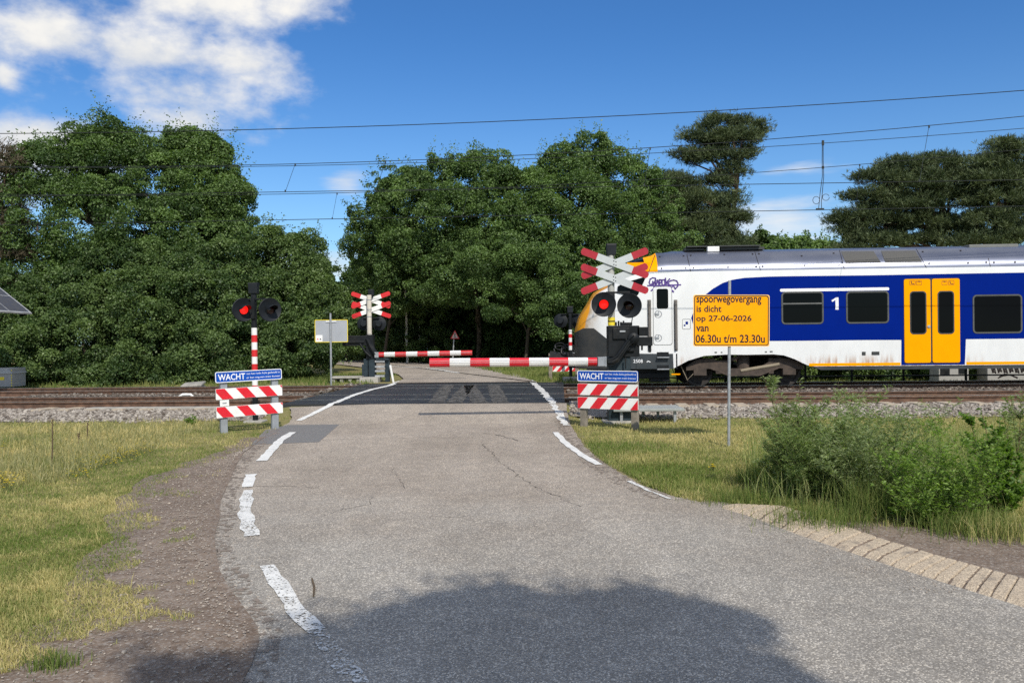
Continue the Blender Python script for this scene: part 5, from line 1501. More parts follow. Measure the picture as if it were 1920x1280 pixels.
    mb = MB(); W_, H_ = x1 - x0, z1 - z0; mb.prism([(x0 + .55 * W_, z0), (x1, z0), (x1, z1), (x0 + .66 * W_, z1), (x0, z0 + .76 * H_), (x0 + .14 * W_, z0 + .64 * H_), (x0 + .55 * W_, z0 + .80 * H_)], yS - .0065, yS - .0045); mb.build('class_number', wink, root)
    # ---- sliding doors
    (x0, z1), (x1, z0) = P(1694.5, 523.5), P(1800, 679.2)
    xm0, xm1 = P(1744.5, 600)[0], P(1747.5, 600)[0]
    panel('door_recess', rrect(x0 - .012, z0 - .02, x1 + .012, z1 + .015, .06), rubber, .0055)
    for i, (xa, xb) in enumerate(((x0, xm0), (xm1, x1))):
        mb = MB(); rr = rrect(xa, z0, xb, z1, .05); mb.prism(rr, yS - .018, yS - .007); d = mb.build('door', yellow, root, bevel=.003)
        (wa, wz1), (wb, wz0) = (P(1705, 546), P(1737, 626.5)) if i == 0 else (P(1757, 545.5), P(1789, 626))
        mb = MB(); ring(mb, rrect(wa, wz0, wb, wz1, .09), rrect(wa + .03, wz0 + .03, wb - .03, wz1 - .03, .07), yS - .0225, yS - .0182); f = mb.build('window', rubber, d)
        mb = MB(); mb.prism(rrect(wa + .029, wz0 + .029, wb - .029, wz1 - .029, .07), yS - .0205, yS - .0184); mb.build('pane', blk, d)
        mb = MB(); pxs = ((1704.5, 1716), (1717.5, 1727.5)) if i == 0 else ((1765, 1775.5), (1777.5, 1788.5))
        for q, (a, b2) in enumerate(pxs):
            (sa, sz1), (sb, sz0) = P(a, 526), P(b2, 534.5)
            ring(mb, rrect(sa, sz0, sb, sz1, .015), rrect(sa + .008, sz0 + .008, sb - .008, sz1 - .008, .01), yS - .0195, yS - .0182)
            c = ((sa + sb) / 2, (sz0 + sz1) / 2)
            if (q == 0) == (i == 0): stroke(mb, [(c[0] - .03, c[1] + .02), (c[0] - .02, c[1] - .02), (c[0] + .045, c[1] - .025)], .018, yS - .0190); stroke(mb, [(c[0] - .03, c[1] + .035), (c[0] - .029, c[1] + .036)], .02, yS - .0191)
            else:
                for k in (.012, .03, .046): stroke(mb, [(c[0] - k, c[1] + k * .5), (c[0], c[1] + k * .9), (c[0] + k, c[1] + k * .5)], .007, yS - .0190)
        mb.build('pictograms', ink, d)
        if i == 0:
            bx, bz = P(1741, 612.5); mb = MB(); mb.lathe([(0, .02), (.028, .02), (.04, .008), (.04, 0)], (bx, yS - .018, bz), (0, -1, 0), 16); mb.build('button', M['steel'], d, smooth=True)
    # ---- cab door
    (x0, z1), (x1, z0) = P(1224.7, 538), P(1260, 645.8)
    mb = MB(); mb.prism(rrect(x0, z0, x1, z1, .06), yS - .006, yS - .001); ring(mb, rrect(x0 - .012, z0 - .012, x1 + .012, z1 + .012, .065), rrect(x0, z0, x1, z1, .06), yS - .0035, yS - .001, 1); cd = mb.build('cab_door', [white, seal], root)
    (xa, za), (xb, zb2) = P(1231, 541.5), P(1253, 578.5); mb = MB(); mb.prism(rrect(xa, zb2, xb, za, .05), yS - .0085, yS - .0061); mb.build('pane', blk, cd)
    for py in (588.5, 633):
        hx, hz = P(1234, py); mb = MB(); mb.lathe([(.085, 0), (.095, .006), (.085, .010), (.075, .006)], (hx, yS - .006, hz), (0, -1, 0), 20); mb.box((hx - .02, yS - .02, hz), (.09, .02, .05)); mb.box((hx + .01, yS - .016, hz + .02), (.02, .02, .09)); mb.build('handle', M['galv'], cd)
    for (a, b2) in ((1214.8, 1220.5), (1263.8, 1270.5)):
        (xa, za), (xb, zb2) = P(a, 562), P(b2, 657.5); xc = (xa + xb) / 2
        mb = MB(); mb.cyl((xc, yS - .06, zb2 + .05), (xc, yS - .06, za - .04), .03, n=14); mb.cyl((xc, yS, za - .02), (xc, yS - .06, za - .05), .018, n=8); mb.cyl((xc, yS, zb2 + .02), (xc, yS - .06, zb2 + .06), .018, n=8); mb.box((xc, yS - .01, (za + zb2) / 2), (.085, .014, za - zb2)); mb.build('handrail', pm('bronze_grey_rail', (.19, .17, .15), .45, .4), root, smooth=True)
    (xa, za), (xb, zb2) = P(1279, 598), P(1295, 617)
    mb = MB(); ring(mb, rrect(xa, zb2, xb, za, .03), rrect(xa + .01, zb2 + .01, xb - .01, za - .01, .02), yS - .003, yS - .0005, 0); mb.box(((xa + xb) / 2 + .01, yS - .004, (za + zb2) / 2 + .03), (.06, .005, .07), mat=1); mb.box(((xa + xb) / 2 - .045, yS - .004, (za + zb2) / 2 - .03), (.04, .005, .035), mat=1); mb.build('service_panel', [seal, blue], root)
    for (px, py, w_, h_) in ((1619.5, 662.5, .09, .09), (1641.5, 662, .19, .085)):
        xc, zc = P(px, py); mb = MB(); mb.box((xc, yS - .006, zc), (w_, .012, h_)); mb.build('socket', rubber, root, bevel=.01)
    mb = MB()
    for (px, py, w_) in ((1342, 660.5, .06), (1353, 660.5, .04), (1436, 659.5, .05), (1446, 659, .07)): xc, zc = P(px, py); mb.box((xc, yS - .003, zc), (w_, .004, .035))
    mb.build('small_markings', seal, root)
    # ---- number and front details on the dark skirt
    (xa, z0), (xb, z1) = P(1187.5, 680), P(1205, 673.5)
    text('number', '2508', wink, root, xa, z0, xb - xa, z1 - z0, yS - .0075, bold=.004)
    mb = MB(); q = [P(px, py) for px, py in ((1213, 678.5), (1215, 676.5), (1217, 677.5), (1219, 678.5))]; stroke(mb, q, .02, yS - .0075); mb.build('number_mark', wink, root)
    for (a, b2, c, d) in ((1231.5, 660, 1254, 671), (1231.5, 684.5, 1254, 693)):
        (xa, za), (xb, zb2) = P(a, b2), P(c, d); mb = MB(); mb.box(((xa + xb) / 2, yS - .0065, (za + zb2) / 2), (xb - xa, .004, za - zb2)); mb.box(((xa + xb) / 2, yS - .06, zb2 + .02), (xb - xa, .12, .025), mat=1); mb.build('step', [M['black'], M['galv']], root)
    xa, za = P(1185, 640); xb, zb2 = P(1187, 692); mb = MB(); mb.box((P(1185.5, 0)[0], yS - .006, (za + zb2) / 2 - .1), (.012, .004, .55)); mb.box((P(1262, 0)[0], yS - .006, P(0, 677)[1] if False else P(1262, 677)[1]), (.03, .005, .38)); mb.build('skirt_joint', M['black'], root)
    # coupler and buffers under the nose
    mb = MB(); xc, zc = P(1092, 672, WC); mb.box((xc + .05, 0, .72), (.5, 1.5, .22)); mb.box((xc - .1, 0, .62), (.55, .32, .3)); mb.cyl((xc + .1, -.3, .5), (xc + .9, -.3, .5), .08, n=10)
    mb.box((xc + .7, 0, .42), (.8, 2.2, .12)); mb.box((xc + 1.6, 0, .3), (1.2, 2.2, .16)); mb.box((P(1240, 700)[0], -.9, .25), (.5, .3, .25)); mb.box((P(1225, 700)[0], -.95, .38), (.9, .25, .22)); mb.build('coupler', M['black'], root, bevel=.02)
    # ---- graffiti tag in violet strokes
    tag = pm('violet_spray', (.075, .035, .22), .5)
    gz = lambda pts: [P(1220 + x / 10.667, 440 + y / 10.667) for x, y in pts]
    mb = MB(); wd = .034; yy = yS - .0045
    for i, s in enumerate(([(-30, 960), (-10, 890), (40, 862), (95, 872), (105, 920), (60, 960), (20, 985)], [(-30, 960), (-10, 1000), (30, 1010)], [(40, 930), (50, 1000), (75, 940), (95, 1000), (90, 905)],
              [(110, 1000), (140, 905), (165, 1000)], [(118, 960), (165, 950)], [(175, 1010), (175, 900), (215, 905), (215, 960), (180, 970)], [(225, 905), (280, 900), (285, 1000), (230, 1010), (225, 905)],
              [(295, 870), (310, 1010)], [(380, 885), (310, 960), (370, 990)], [(345, 960), (400, 920), (460, 908), (520, 925), (545, 970), (540, 1030), (490, 1085), (450, 1010), (395, 1090), (345, 1060), (360, 1030), (400, 1020)],
              [(-60, 1018), (200, 1016), (400, 1008), (600, 1002)], [(10, 1120), (60, 1080)], [(70, 1040), (95, 1080)], [(410, 1105), (455, 1140)])):
        stroke(mb, gz(s), wd * (1 if i < 12 else 1.3), yy - .0001 * i)
    mb.build('graffiti', tag, root)
    # ---- bogies
    def make_bogie(xc0, xc1):
        t = bpy.data.objects.new('bogie', None); COL.objects.link(t); t.parent = root
        zc = .42
        yb = -1.02
        for sg in (1, -1):
            y = yb * sg; fr = MB()
            pts = [(xc0 - .35, .52), (xc0 - .1, .70), (xc0 + .35, .72), ((xc0 + xc1) / 2 - .35, .46), ((xc0 + xc1) / 2 + .35, .46), (xc1 - .35, .72), (xc1 + .1, .70), (xc1 + .35, .52), (xc1 + .35, .42), (xc1 - .25, .46), ((xc0 + xc1) / 2 + .4, .27), ((xc0 + xc1) / 2 - .4, .27), (xc0 + .25, .46), (xc0 - .35, .42)]
            fr.prism(pts, min(y, y - .14 * sg), max(y, y - .14 * sg))
            fr.box((xc0, y * 1.06, zc), (.32, .16, .26)); fr.box((xc1, y * 1.06, zc), (.32, .16, .26))
            fr.box((xc0 + .55, y * 1.08, .50), (.30, .1, .34)); fr.box((xc1 - .45, y * 1.08, .52), (.12, .1, .4))
            fr.cyl(((xc0 + xc1) / 2 - .1, y * 1.12, .40), (xc1 - .25, y * 1.12, .56), .045, n=10, mat=1)
            fr.tube([(xc0 + .75, y * 1.1, .66), ((xc0 + xc1) / 2 + .0, y * 1.1, .82), (xc1 - .3, y * 1.1, .80), (xc1 - .15, y * 1.1, .60)], .04, 8)
            fr.tube([(xc0 - .5, y * 1.05, .60), (xc0 - .32, y * 1.1, .18), (xc0 - .1, y * 1.1, .40)], .014, 6, 1)
            fr.lathe([(0, -.22), (.16, -.22), (.16, .22), (0, .22)], ((xc0 + xc1) / 2, y * .95, .60), (0, 0, 1), 16)
            fr.build('bogie_frame', [bogie, pm('worn_damper', (.24, .20, .14), .6)], t, bevel=.01)
        for x in (xc0, xc1):
            mb = MB(); r = .36
            for sg in (1, -1):
                y0 = -.82 * sg
                mb.lathe([(.10, -.10 * sg), (.10, -.06 * sg), (.26, -.03 * sg), (.30, -.065 * sg), (r, -.065 * sg), (r, .04 * sg), (r + .03, .055 * sg), (r + .03, .075 * sg), (.28, .08 * sg), (.05, .06 * sg)], (x, y0, r + .005), (0, 1, 0), 40)
            mb.cyl((x, -.85, r), (x, .85, r), .08, n=14)
            mb.build('wheelset', wheelm, t, smooth=True)
    xa, _ = P(1308.7, 701, 21.93); xb, _ = P(1473.5, 701, 21.93)
    make_bogie(xa, xb)
    # dark well above the bogie
    mb = MB(); mb.box(((xa + xb) / 2 - .1, 0, 1.05), (xb - xa + 1.4, 2.2, .3)); mb.build('bogie_well', M['black'], root)
    mb = MB(); (qa, qz) = P(1256, 683); mb.box((qa + .15, yS + .03, qz - .25), (.22, .04, .03)); mb.build('orange_hook', yellow, root)
    make_bogie(xa + 16.5, xb + 16.5)
train()
# ================================================================== trees, shrubs, plants
def unit(v): return v / np.maximum(np.linalg.norm(v, axis=-1, keepdims=True), 1e-9)
def leaf_quads(P, N, size, rng, asp=.62, droop=.0, fold=.18):
    n = len(P)
    r = rng.normal(size=(n, 3)); t = unit(np.cross(N, r)); b = np.cross(N, t)
    L = size[:, None] if np.ndim(size) else np.full((n, 1), size)
    base = P - t * L * .5; tip = P + t * L * .5 - N * L * .12
    l = P + b * L * asp * .5 + N * L * fold; r_ = P - b * L * asp * .5 + N * L * fold
    return np.stack([base, r_, tip, l], 1).reshape(-1, 3)
def crown(blobs, n, rng, rc=(.22, .62), size=(.06, .115), up=.45, flat=.75, fill=.62, tintbias=0.0, sprig=.9):
    """leaf positions: clumps sit through the volume of each blob, denser towards its skin; leaves sit on the clumps"""
    B = np.array(blobs, float); area = (B[:, 3] * B[:, 5] + B[:, 3] * B[:, 4] + B[:, 4] * B[:, 5]); area /= area.sum()
    Ps, Ns, Ts, Ss = [], [], [], []
    for q, a in zip(B, area):
        m = int(n * a * 1.6); avg = (rc[0] + rc[1]) / 2
        ncl = max(8, int(2.1 * (q[3] * q[5] + q[3] * q[4] + q[4] * q[5]) / (avg * avg)))
        d = unit(rng.normal(size=(ncl, 3))); d[:, 2] = np.where(d[:, 2] < -.75, -d[:, 2], d[:, 2])
        f = fill + (1.04 - fill) * rng.random(ncl) ** .6
        ph = rng.uniform(0, 6.28, (3, 3)); fq = rng.uniform(2.2, 4.5, (3, 3))
        lump = sum(np.sin(d @ fq[i] + ph[i, 0]) * np.sin((d * fq[:, i]).sum(1) * 1.3 + ph[i, 1]) for i in range(3)) / 3
        f = f * (1 + .42 * lump)
        spr = rng.random(ncl) < .22; f = np.where(spr, 1.0 + .30 * rng.random(ncl), f)
        C = q[:3] + d * f[:, None] * q[3:6]
        R_ = rc[0] + (rc[1] - rc[0]) * rng.random(ncl) ** 1.6; R_ = np.where(spr, rc[0] * .9, R_); tc = rng.normal(0, .20, ncl)
        idx = rng.choice(ncl, m, p=R_ ** 2 / (R_ ** 2).sum())
        dl = unit(rng.normal(size=(m, 3)) + d[idx] * .55 + np.array([0, 0, up]))
        rr = R_[idx] * (.45 + .6 * rng.random(m) ** .5)
        P = C[idx] + dl * rr[:, None] * np.array([1, 1, flat])
        P[:, 2] -= .10 * R_[idx]
        N = unit(dl * .6 + np.array([0, 0, .45]) + rng.normal(size=(m, 3)) * .75)
        Ps.append(P); Ns.append(N); Ts.append(np.clip(.42 + tintbias + tc[idx] + rng.normal(0, .18, m), 0, 1)); Ss.append(rng.uniform(size[0], size[1], m))
        # leafy twigs standing out of the crown
        ns = max(4, int(ncl * sprig)); j = rng.integers(0, ncl, ns); K = 11
        dd = unit(d[j] * .8 + np.array([0, 0, .75]) + rng.normal(size=(ns, 3)) * .4)
        L = rng.uniform(.35, 1.0, ns) * (rc[0] + rc[1]) * .95; t_ = np.linspace(.15, 1, K)
        q0 = C[j] + d[j] * (R_[j] * .6)[:, None]
        pp = q0[:, None, :] + dd[:, None, :] * (L[:, None] * t_)[..., None] + rng.normal(size=(ns, K, 3)) * (.05 + .07 * (1 - t_))[None, :, None]
        Ps.append(pp.reshape(-1, 3)); Ns.append(unit(rng.normal(size=(ns * K, 3)) + np.array([0, -.2, .7])))
        Ts.append(np.clip(.5 + tintbias + np.repeat(tc[j], K) + rng.normal(0, .16, ns * K), 0, 1)); Ss.append(rng.uniform(size[0], size[1], ns * K))
    return np.concatenate(Ps), np.concatenate(Ns), np.concatenate(Ts), np.concatenate(Ss)
def needles(blobs, n, rng, ln=(.16, .30), wd=.028, tintbias=0.0):
    """tufts of thin needles on flat, up-swept sprays"""
    B = np.array(blobs, float); area = (B[:, 3] * B[:, 5] + B[:, 3] * B[:, 4]); area /= area.sum()
    V, Tn = [], []
    for q, a in zip(B, area):
        m = int(n * a); ncl = max(8, int(14 * (q[3] * q[5] + q[3] * q[4])))
        d = unit(rng.normal(size=(ncl, 3))); d[:, 2] = np.where(d[:, 2] < -.4, -d[:, 2], d[:, 2])
        C = q[:3] + d * (.45 + .6 * rng.random((ncl, 1)) ** .6) * q[3:6]
        tc = rng.normal(0, .16, ncl)
        idx = rng.integers(0, ncl, m)
        tp = C[idx] + rng.normal(size=(m, 3)) * np.array([.26, .26, .11])
        axis = unit(d[idx] * np.array([1, 1, .25]) + np.array([0, 0, .75]) + rng.normal(size=(m, 3)) * .35)
        K = 6
        dirs = unit(axis[:, None, :] + rng.normal(size=(m, K, 3)) * .55)
        L = rng.uniform(ln[0], ln[1], (m, K, 1)); s = unit(np.cross(dirs, rng.normal(size=(m, K, 3)))) * wd * .5
        b = tp[:, None, :]; mid = b + dirs * L * .55; tip = b + dirs * L
        V.append(np.stack([b - s * .4, mid + s - (mid - mid), tip, mid - s], 2).reshape(-1, 3))
        Tn.append(np.repeat(np.clip(.42 + tintbias + tc[idx] + rng.normal(0, .15, m), 0, 1), K * 4))
    return np.concatenate(V), np.concatenate(Tn)
def limb(mb, p0, p1, r0, r1, rnd, k=6, wob=.12, n=7):
    p0, p1 = Vector(p0), Vector(p1); d = (p1 - p0).length
    pts = []
    for i in range(k + 1):
        t = i / k; p = p0.lerp(p1, t)
        if 0 < i < k: p += Vector((rnd.uniform(-1, 1), rnd.uniform(-1, 1), rnd.uniform(-.4, .4))) * wob * d * .25
        pts.append(p)
    mb.tube(pts, [r0 + (r1 - r0) * i / k for i in range(k + 1)], n)
    return pts
def px_blobs(lst):
    """(px, py, distance, half width px, half height px[, depth m]) -> world ellipsoids"""
    out = []
    for q in lst:
        p = AT(q[0], q[1], q[2]); rx, rz_ = q[3] * q[2] / FPX, q[4] * q[2] / FPX
        out.append((p.x, p.y, p.z, rx, q[5] if len(q) > 5 else max(.6, .8 * rx), rz_))
    return out
def tree(name, lab, cat, group, base, blobs, n, seed, leaf='oakleaf', bark='bark', rc=(.24, .66), size=(.06, .115), trunk_r=.22, limbs=True, pine=False, fill=.70, tintbias=0.0, trunk=True, top=None):
    rng = np.random.default_rng(seed); rnd = random.Random(seed)
    base = Vector(base); base.z = HG(base.x, base.y)
    B = [(b[0] - base.x, b[1] - base.y, b[2] - base.z, b[3], b[4], b[5]) for b in blobs]
    t = thing(name, lab, cat, base, 0, group)
    if pine:
        v, tint = needles(B, n, rng, tintbias=tintbias); qmesh('crown', v, 4, M[leaf], {'tint': tint}, t)
    else:
        P, N, T_, S = crown(B, n, rng, rc, size, fill=fill, tintbias=tintbias); qmesh('crown', leaf_quads(P, N, S, rng), 4, M[leaf], {'tint': np.repeat(T_, 4)}, t)
    if trunk:
        mb = MB(); zt = max(b[2] for b in B)
        cx = sum(b[0] * b[3] * b[5] for b in B) / sum(b[3] * b[5] for b in B); cy = sum(b[1] for b in B) / len(B)
        tp = Vector(top) - base if top is not None else Vector((cx * .8, cy * .8, zt * .8))
        pts = limb(mb, (0, 0, -.2), tp, trunk_r, trunk_r * .3, rnd, 8, .06, 10)
        if limbs:
            for b in B:
                i = max(2, min(6, int(8 * max(.2, min(.85, (b[2] - b[5]) / max(.1, tp.z))))))
                limb(mb, pts[i], (b[0], b[1], b[2]), trunk_r * .38, trunk_r * .08, rnd, 5, .3, 6)
                for _ in range(3):
                    e = Vector((b[0] + rnd.uniform(-.8, .8) * b[3], b[1] + rnd.uniform(-.8, .6) * b[4], b[2] + rnd.uniform(-.5, .9) * b[5]))
                    limb(mb, (b[0], b[1], b[2] - .3 * b[5]), e, trunk_r * .12, trunk_r * .04, rnd, 4, .3, 5)
        mb.build('trunk', M[bark], t, smooth=True)
    return t
# ---- left bank of the road
TG = 'broadleaf trees beyond the railway'
tree('oak_tree', 'tallest dark green oak on the left, its top crossing the topmost wire', 'tree', TG, AT(195, 700, 31.5),
     px_blobs([(198, 262, 31.5, 48, 40), (196, 234, 31.5, 12, 16), (150, 262, 31.5, 16, 20), (120, 282, 31.5, 18, 18), (66, 292, 31.5, 16, 18), (226, 262, 31.5, 14, 16), (258, 290, 31.5, 16, 18), (40, 300, 31.5, 14, 18), (190, 300, 31.5, 75, 50), (130, 335, 31.5, 85, 60), (75, 330, 31.5, 50, 50), (240, 340, 31.5, 95, 65), (95, 430, 31, 95, 80), (215, 430, 30.5, 110, 85), (60, 520, 31, 80, 70), (190, 530, 30.5, 120, 75), (270, 480, 30.5, 80, 80)]), 95000, 1, trunk_r=.32)
tree('oak_tree', 'broad oak with a ragged brownish top between the two tall wires on the left', 'tree', TG, AT(375, 700, 32.5),
     px_blobs([(330, 292, 32.5, 45, 34), (322, 264, 32.5, 12, 16), (352, 266, 32.5, 12, 18), (388, 272, 32.5, 14, 14), (408, 300, 32.5, 14, 18), (432, 345, 32.3, 16, 16), (385, 300, 32.5, 40, 40), (330, 350, 32, 75, 60), (400, 360, 32, 48, 60), (415, 400, 32, 50, 55), (350, 430, 31.5, 85, 70), (428, 435, 32, 30, 45), (400, 490, 31.5, 75, 50)]), 72000, 2, trunk_r=.28, tintbias=.10)
tree('bare_conifer', 'brownish half bare conifer cut off by the left edge', 'tree', None, AT(4, 700, 30.5),
     px_blobs([(2, 285, 30.5, 16, 28), (8, 330, 30.5, 26, 34), (0, 400, 30.5, 40, 50), (10, 470, 30.5, 45, 55), (8, 545, 30.5, 60, 45)]), 2600, 3, 'brownleaf', 'pinebark', pine=True, trunk_r=.16)
SG = 'bushes beyond the railway'
def shrub(lab, basepx, Y, blobs, n, seed, leaf='hazelleaf', tb=0.0, size=(.055, .105)):
    return tree('bush', lab, 'bush', SG, AT(basepx, 700, Y), px_blobs(blobs), n, seed, leaf, 'bark', (.18, .50), size, .07, True, False, .66, tb)
shrub('dense bush behind the grey cabinet at the far left', 45, 28, [(30, 600, 28, 70, 70), (60, 670, 27.5, 80, 55), (-30, 620, 28, 70, 90), (-20, 690, 27.6, 90, 40)], 42000, 11, tb=-.06)
shrub('round bush left of the bright clump behind the rails', 165, 28, [(150, 580, 28.5, 85, 70), (170, 650, 27.6, 95, 70), (110, 700, 27.2, 70, 30), (190, 705, 27.1, 60, 25)], 40000, 12, tb=0)
shrub('light green bush in the middle of the left thicket', 285, 27.5, [(275, 600, 27.8, 90, 75), (300, 670, 27.2, 90, 55), (250, 705, 27, 70, 25), (330, 705, 27, 60, 25)], 40000, 13, tb=.10)
shrub('bush behind the left boards and the lit red lamp', 410, 27.5, [(400, 590, 28, 85, 80), (420, 660, 27.3, 90, 65), (380, 705, 27, 70, 25), (470, 700, 27.2, 60, 28)], 40000, 14, tb=.02)
shrub('tall bush under the brownish topped oak', 330, 29.3, [(330, 520, 29.5, 110, 60), (250, 510, 29.3, 90, 50), (440, 530, 29.3, 70, 75)], 36000, 15, tb=-.02)
shrub('pale tipped bush standing highest right of the oaks', 540, 29.5, [(510, 510, 29.5, 60, 65), (490, 452, 29.5, 14, 16), (520, 450, 29.6, 14, 18), (552, 458, 30, 14, 16), (582, 462, 30, 13, 18), (604, 500, 30, 12, 16), (565, 500, 30, 42, 52), (520, 590, 29, 85, 70), (580, 590, 29.5, 50, 75)], 42000, 16, tb=.12)
shrub('bush sloping down to the grey backed sign', 545, 28.5, [(520, 650, 28.2, 70, 60), (570, 660, 28.5, 50, 50), (500, 700, 27.8, 50, 24)], 24000, 17, tb=.04)
shrub('small far bush at the left side of the bend', 620, 34, [(612, 580, 35, 38, 70), (635, 620, 35, 36, 55), (600, 650, 33, 30, 40)], 22000, 18, tb=.12, size=(.08, .13))
shrub('dark narrow bush on the inside of the bend', 650, 48, [(650, 600, 48, 30, 60), (640, 650, 47, 40, 30), (670, 650, 48, 30, 25)], 12000, 19, tb=-.05)
# ---- far side of the bend, centre
tree('oak_tree', 'oak with its leafy left limb reaching out over the road bend', 'tree', TG, AT(722, 690, 45),
     px_blobs([(690, 450, 43.5, 42, 26), (662, 462, 43.5, 14, 12), (684, 418, 43.3, 16, 14), (715, 382, 43.2, 16, 16), (745, 352, 43.2, 16, 18), (768, 335, 43, 14, 16), (720, 410, 43, 55, 40), (760, 370, 43, 60, 50), (790, 420, 42, 85, 65), (730, 480, 44, 55, 45), (800, 500, 42, 80, 60), (700, 540, 46, 45, 50), (760, 560, 44, 70, 40)]), 62000, 21, size=(.075, .135), trunk_r=.09)
tree('oak_tree', 'oak with the uneven low crown left of the tallest central oak', 'tree', TG, AT(895, 690, 44.5),
     px_blobs([(830, 345, 42.5, 55, 42), (788, 324, 42.5, 13, 16), (822, 316, 42.5, 14, 16), (862, 322, 42.5, 13, 14), (894, 312, 42.5, 15, 14), (932, 328, 42.3, 14, 16), (962, 336, 42.2, 13, 14), (890, 345, 42.5, 70, 45), (940, 370, 42, 55, 45), (870, 430, 41.5, 100, 75), (940, 450, 41, 80, 75), (880, 530, 41, 95, 55)]), 60000, 22, size=(.075, .135), tintbias=.02, trunk_r=.15)
tree('oak_tree', 'tallest central oak, its light crown above the second wire', 'tree', TG, AT(1085, 690, 42),
     px_blobs([(1105, 295, 42, 38, 34), (1092, 272, 42, 12, 15), (1130, 272, 42, 12, 14), (1056, 288, 42, 14, 16), (1030, 312, 42, 14, 15), (1000, 326, 42, 14, 14), (1152, 300, 42, 13, 15), (1065, 320, 42, 45, 40), (1130, 340, 42, 55, 45), (1010, 365, 42, 60, 50), (1080, 400, 41.5, 100, 65), (1010, 450, 41, 75, 75), (1100, 490, 40.5, 85, 70)]), 62000, 23, size=(.075, .135), tintbias=.12)
tree('oak_tree', 'oak behind the train cab, left of the tall ragged pine', 'tree', TG, AT(1195, 690, 42.5),
     px_blobs([(1180, 350, 42.5, 55, 45), (1178, 314, 42.5, 14, 16), (1212, 338, 42.5, 14, 15), (1238, 356, 42.5, 14, 15), (1225, 385, 42.5, 45, 40), (1170, 430, 42, 80, 65), (1235, 460, 42, 50, 50), (1150, 510, 41, 80, 60), (1215, 540, 41, 70, 60)]), 50000, 24, size=(.075, .135), tintbias=.06)
tree('oak_tree', 'low leafy oak right of the triangle sign, in front of the central oaks', 'tree', TG, AT(985, 690, 38.5),
     px_blobs([(930, 500, 39, 60, 45), (1000, 520, 38.5, 75, 55), (1050, 560, 38, 60, 60), (960, 570, 38.5, 60, 35), (1080, 480, 39, 60, 50)]), 46000, 25, tintbias=.08, trunk_r=.10)
tree('oak_tree', 'small oak between the far light signal and the central oaks', 'tree', TG, AT(1120, 690, 36.5),
     px_blobs([(1120, 560, 37, 75, 60), (1190, 590, 36.5, 60, 60), (1060, 600, 36.5, 40, 40)]), 26000, 26, tintbias=-.05)
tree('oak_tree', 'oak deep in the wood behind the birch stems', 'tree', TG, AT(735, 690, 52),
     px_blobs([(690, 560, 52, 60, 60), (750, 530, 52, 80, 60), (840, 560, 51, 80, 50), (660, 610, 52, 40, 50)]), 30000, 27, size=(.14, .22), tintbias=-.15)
UG = 'undergrowth bushes at the edge of the dark wood'
for i, (x, Y, rx, rz_, lab) in enumerate(((700, 52, 55, 45, 'shaded bush under the overhanging oak limb'), (800, 53, 60, 45, 'shaded bush behind the triangle sign'), (905, 47, 60, 40, 'dark bush just right of the triangle sign'), (990, 44, 60, 42, 'dark bush behind the tip of the farther barrier arm'), (1070, 40, 60, 45, 'dark bush behind the farther light signal'))):
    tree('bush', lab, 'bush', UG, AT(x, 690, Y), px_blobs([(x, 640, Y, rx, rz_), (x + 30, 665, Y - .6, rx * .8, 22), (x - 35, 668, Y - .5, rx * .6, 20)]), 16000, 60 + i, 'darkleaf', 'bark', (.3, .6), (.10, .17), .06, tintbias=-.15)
for i, (px, Y, ytop, lab) in enumerate(((759, 45, 555, 'thin pale birch trunk furthest left in the dark wood'), (783, 46, 560, 'thin birch trunk in the middle of the three at the dark wood'), (796, 46.5, 560, 'greyish birch trunk furthest right of the three at the dark wood'))):
    b = AT(px + 5, 690, Y); tp = AT(px, ytop - 60, Y)
    t = thing('birch_tree', lab, 'tree', (b.x, Y, .29), 0, 'birches at the edge of the dark wood'); rnd = random.Random(i)
    mb = MB(); limb(mb, (0, 0, -.1), (tp.x - b.x, .0, tp.z - .29), .075, .04, rnd, 8, .03, 8); mb.build('trunk', M['birch'], t, smooth=True)
    rng = np.random.default_rng(90 + i); P, N, T_, S = crown([(tp.x - b.x, .1, tp.z + .1, 1.0, .9, 1.3)], 3500, rng, (.25, .5), (.08, .13), tintbias=.1)
    qmesh('crown', leaf_quads(P, N, S, rng), 4, M['oakleaf'], {'tint': np.repeat(T_, 4)}, t)
for i, (px, Y, r_) in enumerate(((870, 49, .12), (960, 48, .13), (918, 52, .12), (830, 51, .10), (735, 52, .11))):
    b = AT(px, 690, Y); t = thing('wood_tree', 'bare lower stem in the shade of the wood', 'tree', (b.x, Y, .29), 0, 'dark tree stems in the shade of the wood'); rnd = random.Random(40 + i)
    mb = MB(); limb(mb, (0, 0, -.1), (rnd.uniform(-.5, .5), rnd.uniform(-.3, .3), 6.2), r_, r_ * .6, rnd, 7, .05, 8)
    for k in range(3): limb(mb, (0, 0, 2.5 + k), (rnd.uniform(-1.6, 1.6), rnd.uniform(-1, 1), 3.4 + k), r_ * .25, r_ * .08, rnd, 4, .2, 5)
    mb.build('trunk', M['bark'], t, smooth=True)
    rng = np.random.default_rng(140 + i); P, N, T_, S = crown([(0, 0, 6.4, 1.9, 1.6, 1.2)], 6000, rng, (.3, .6), (.12, .2), tintbias=-.1)
    qmesh('crown', leaf_quads(P, N, S, rng), 4, M['oakleaf'], {'tint': np.repeat(T_, 4)}, t)
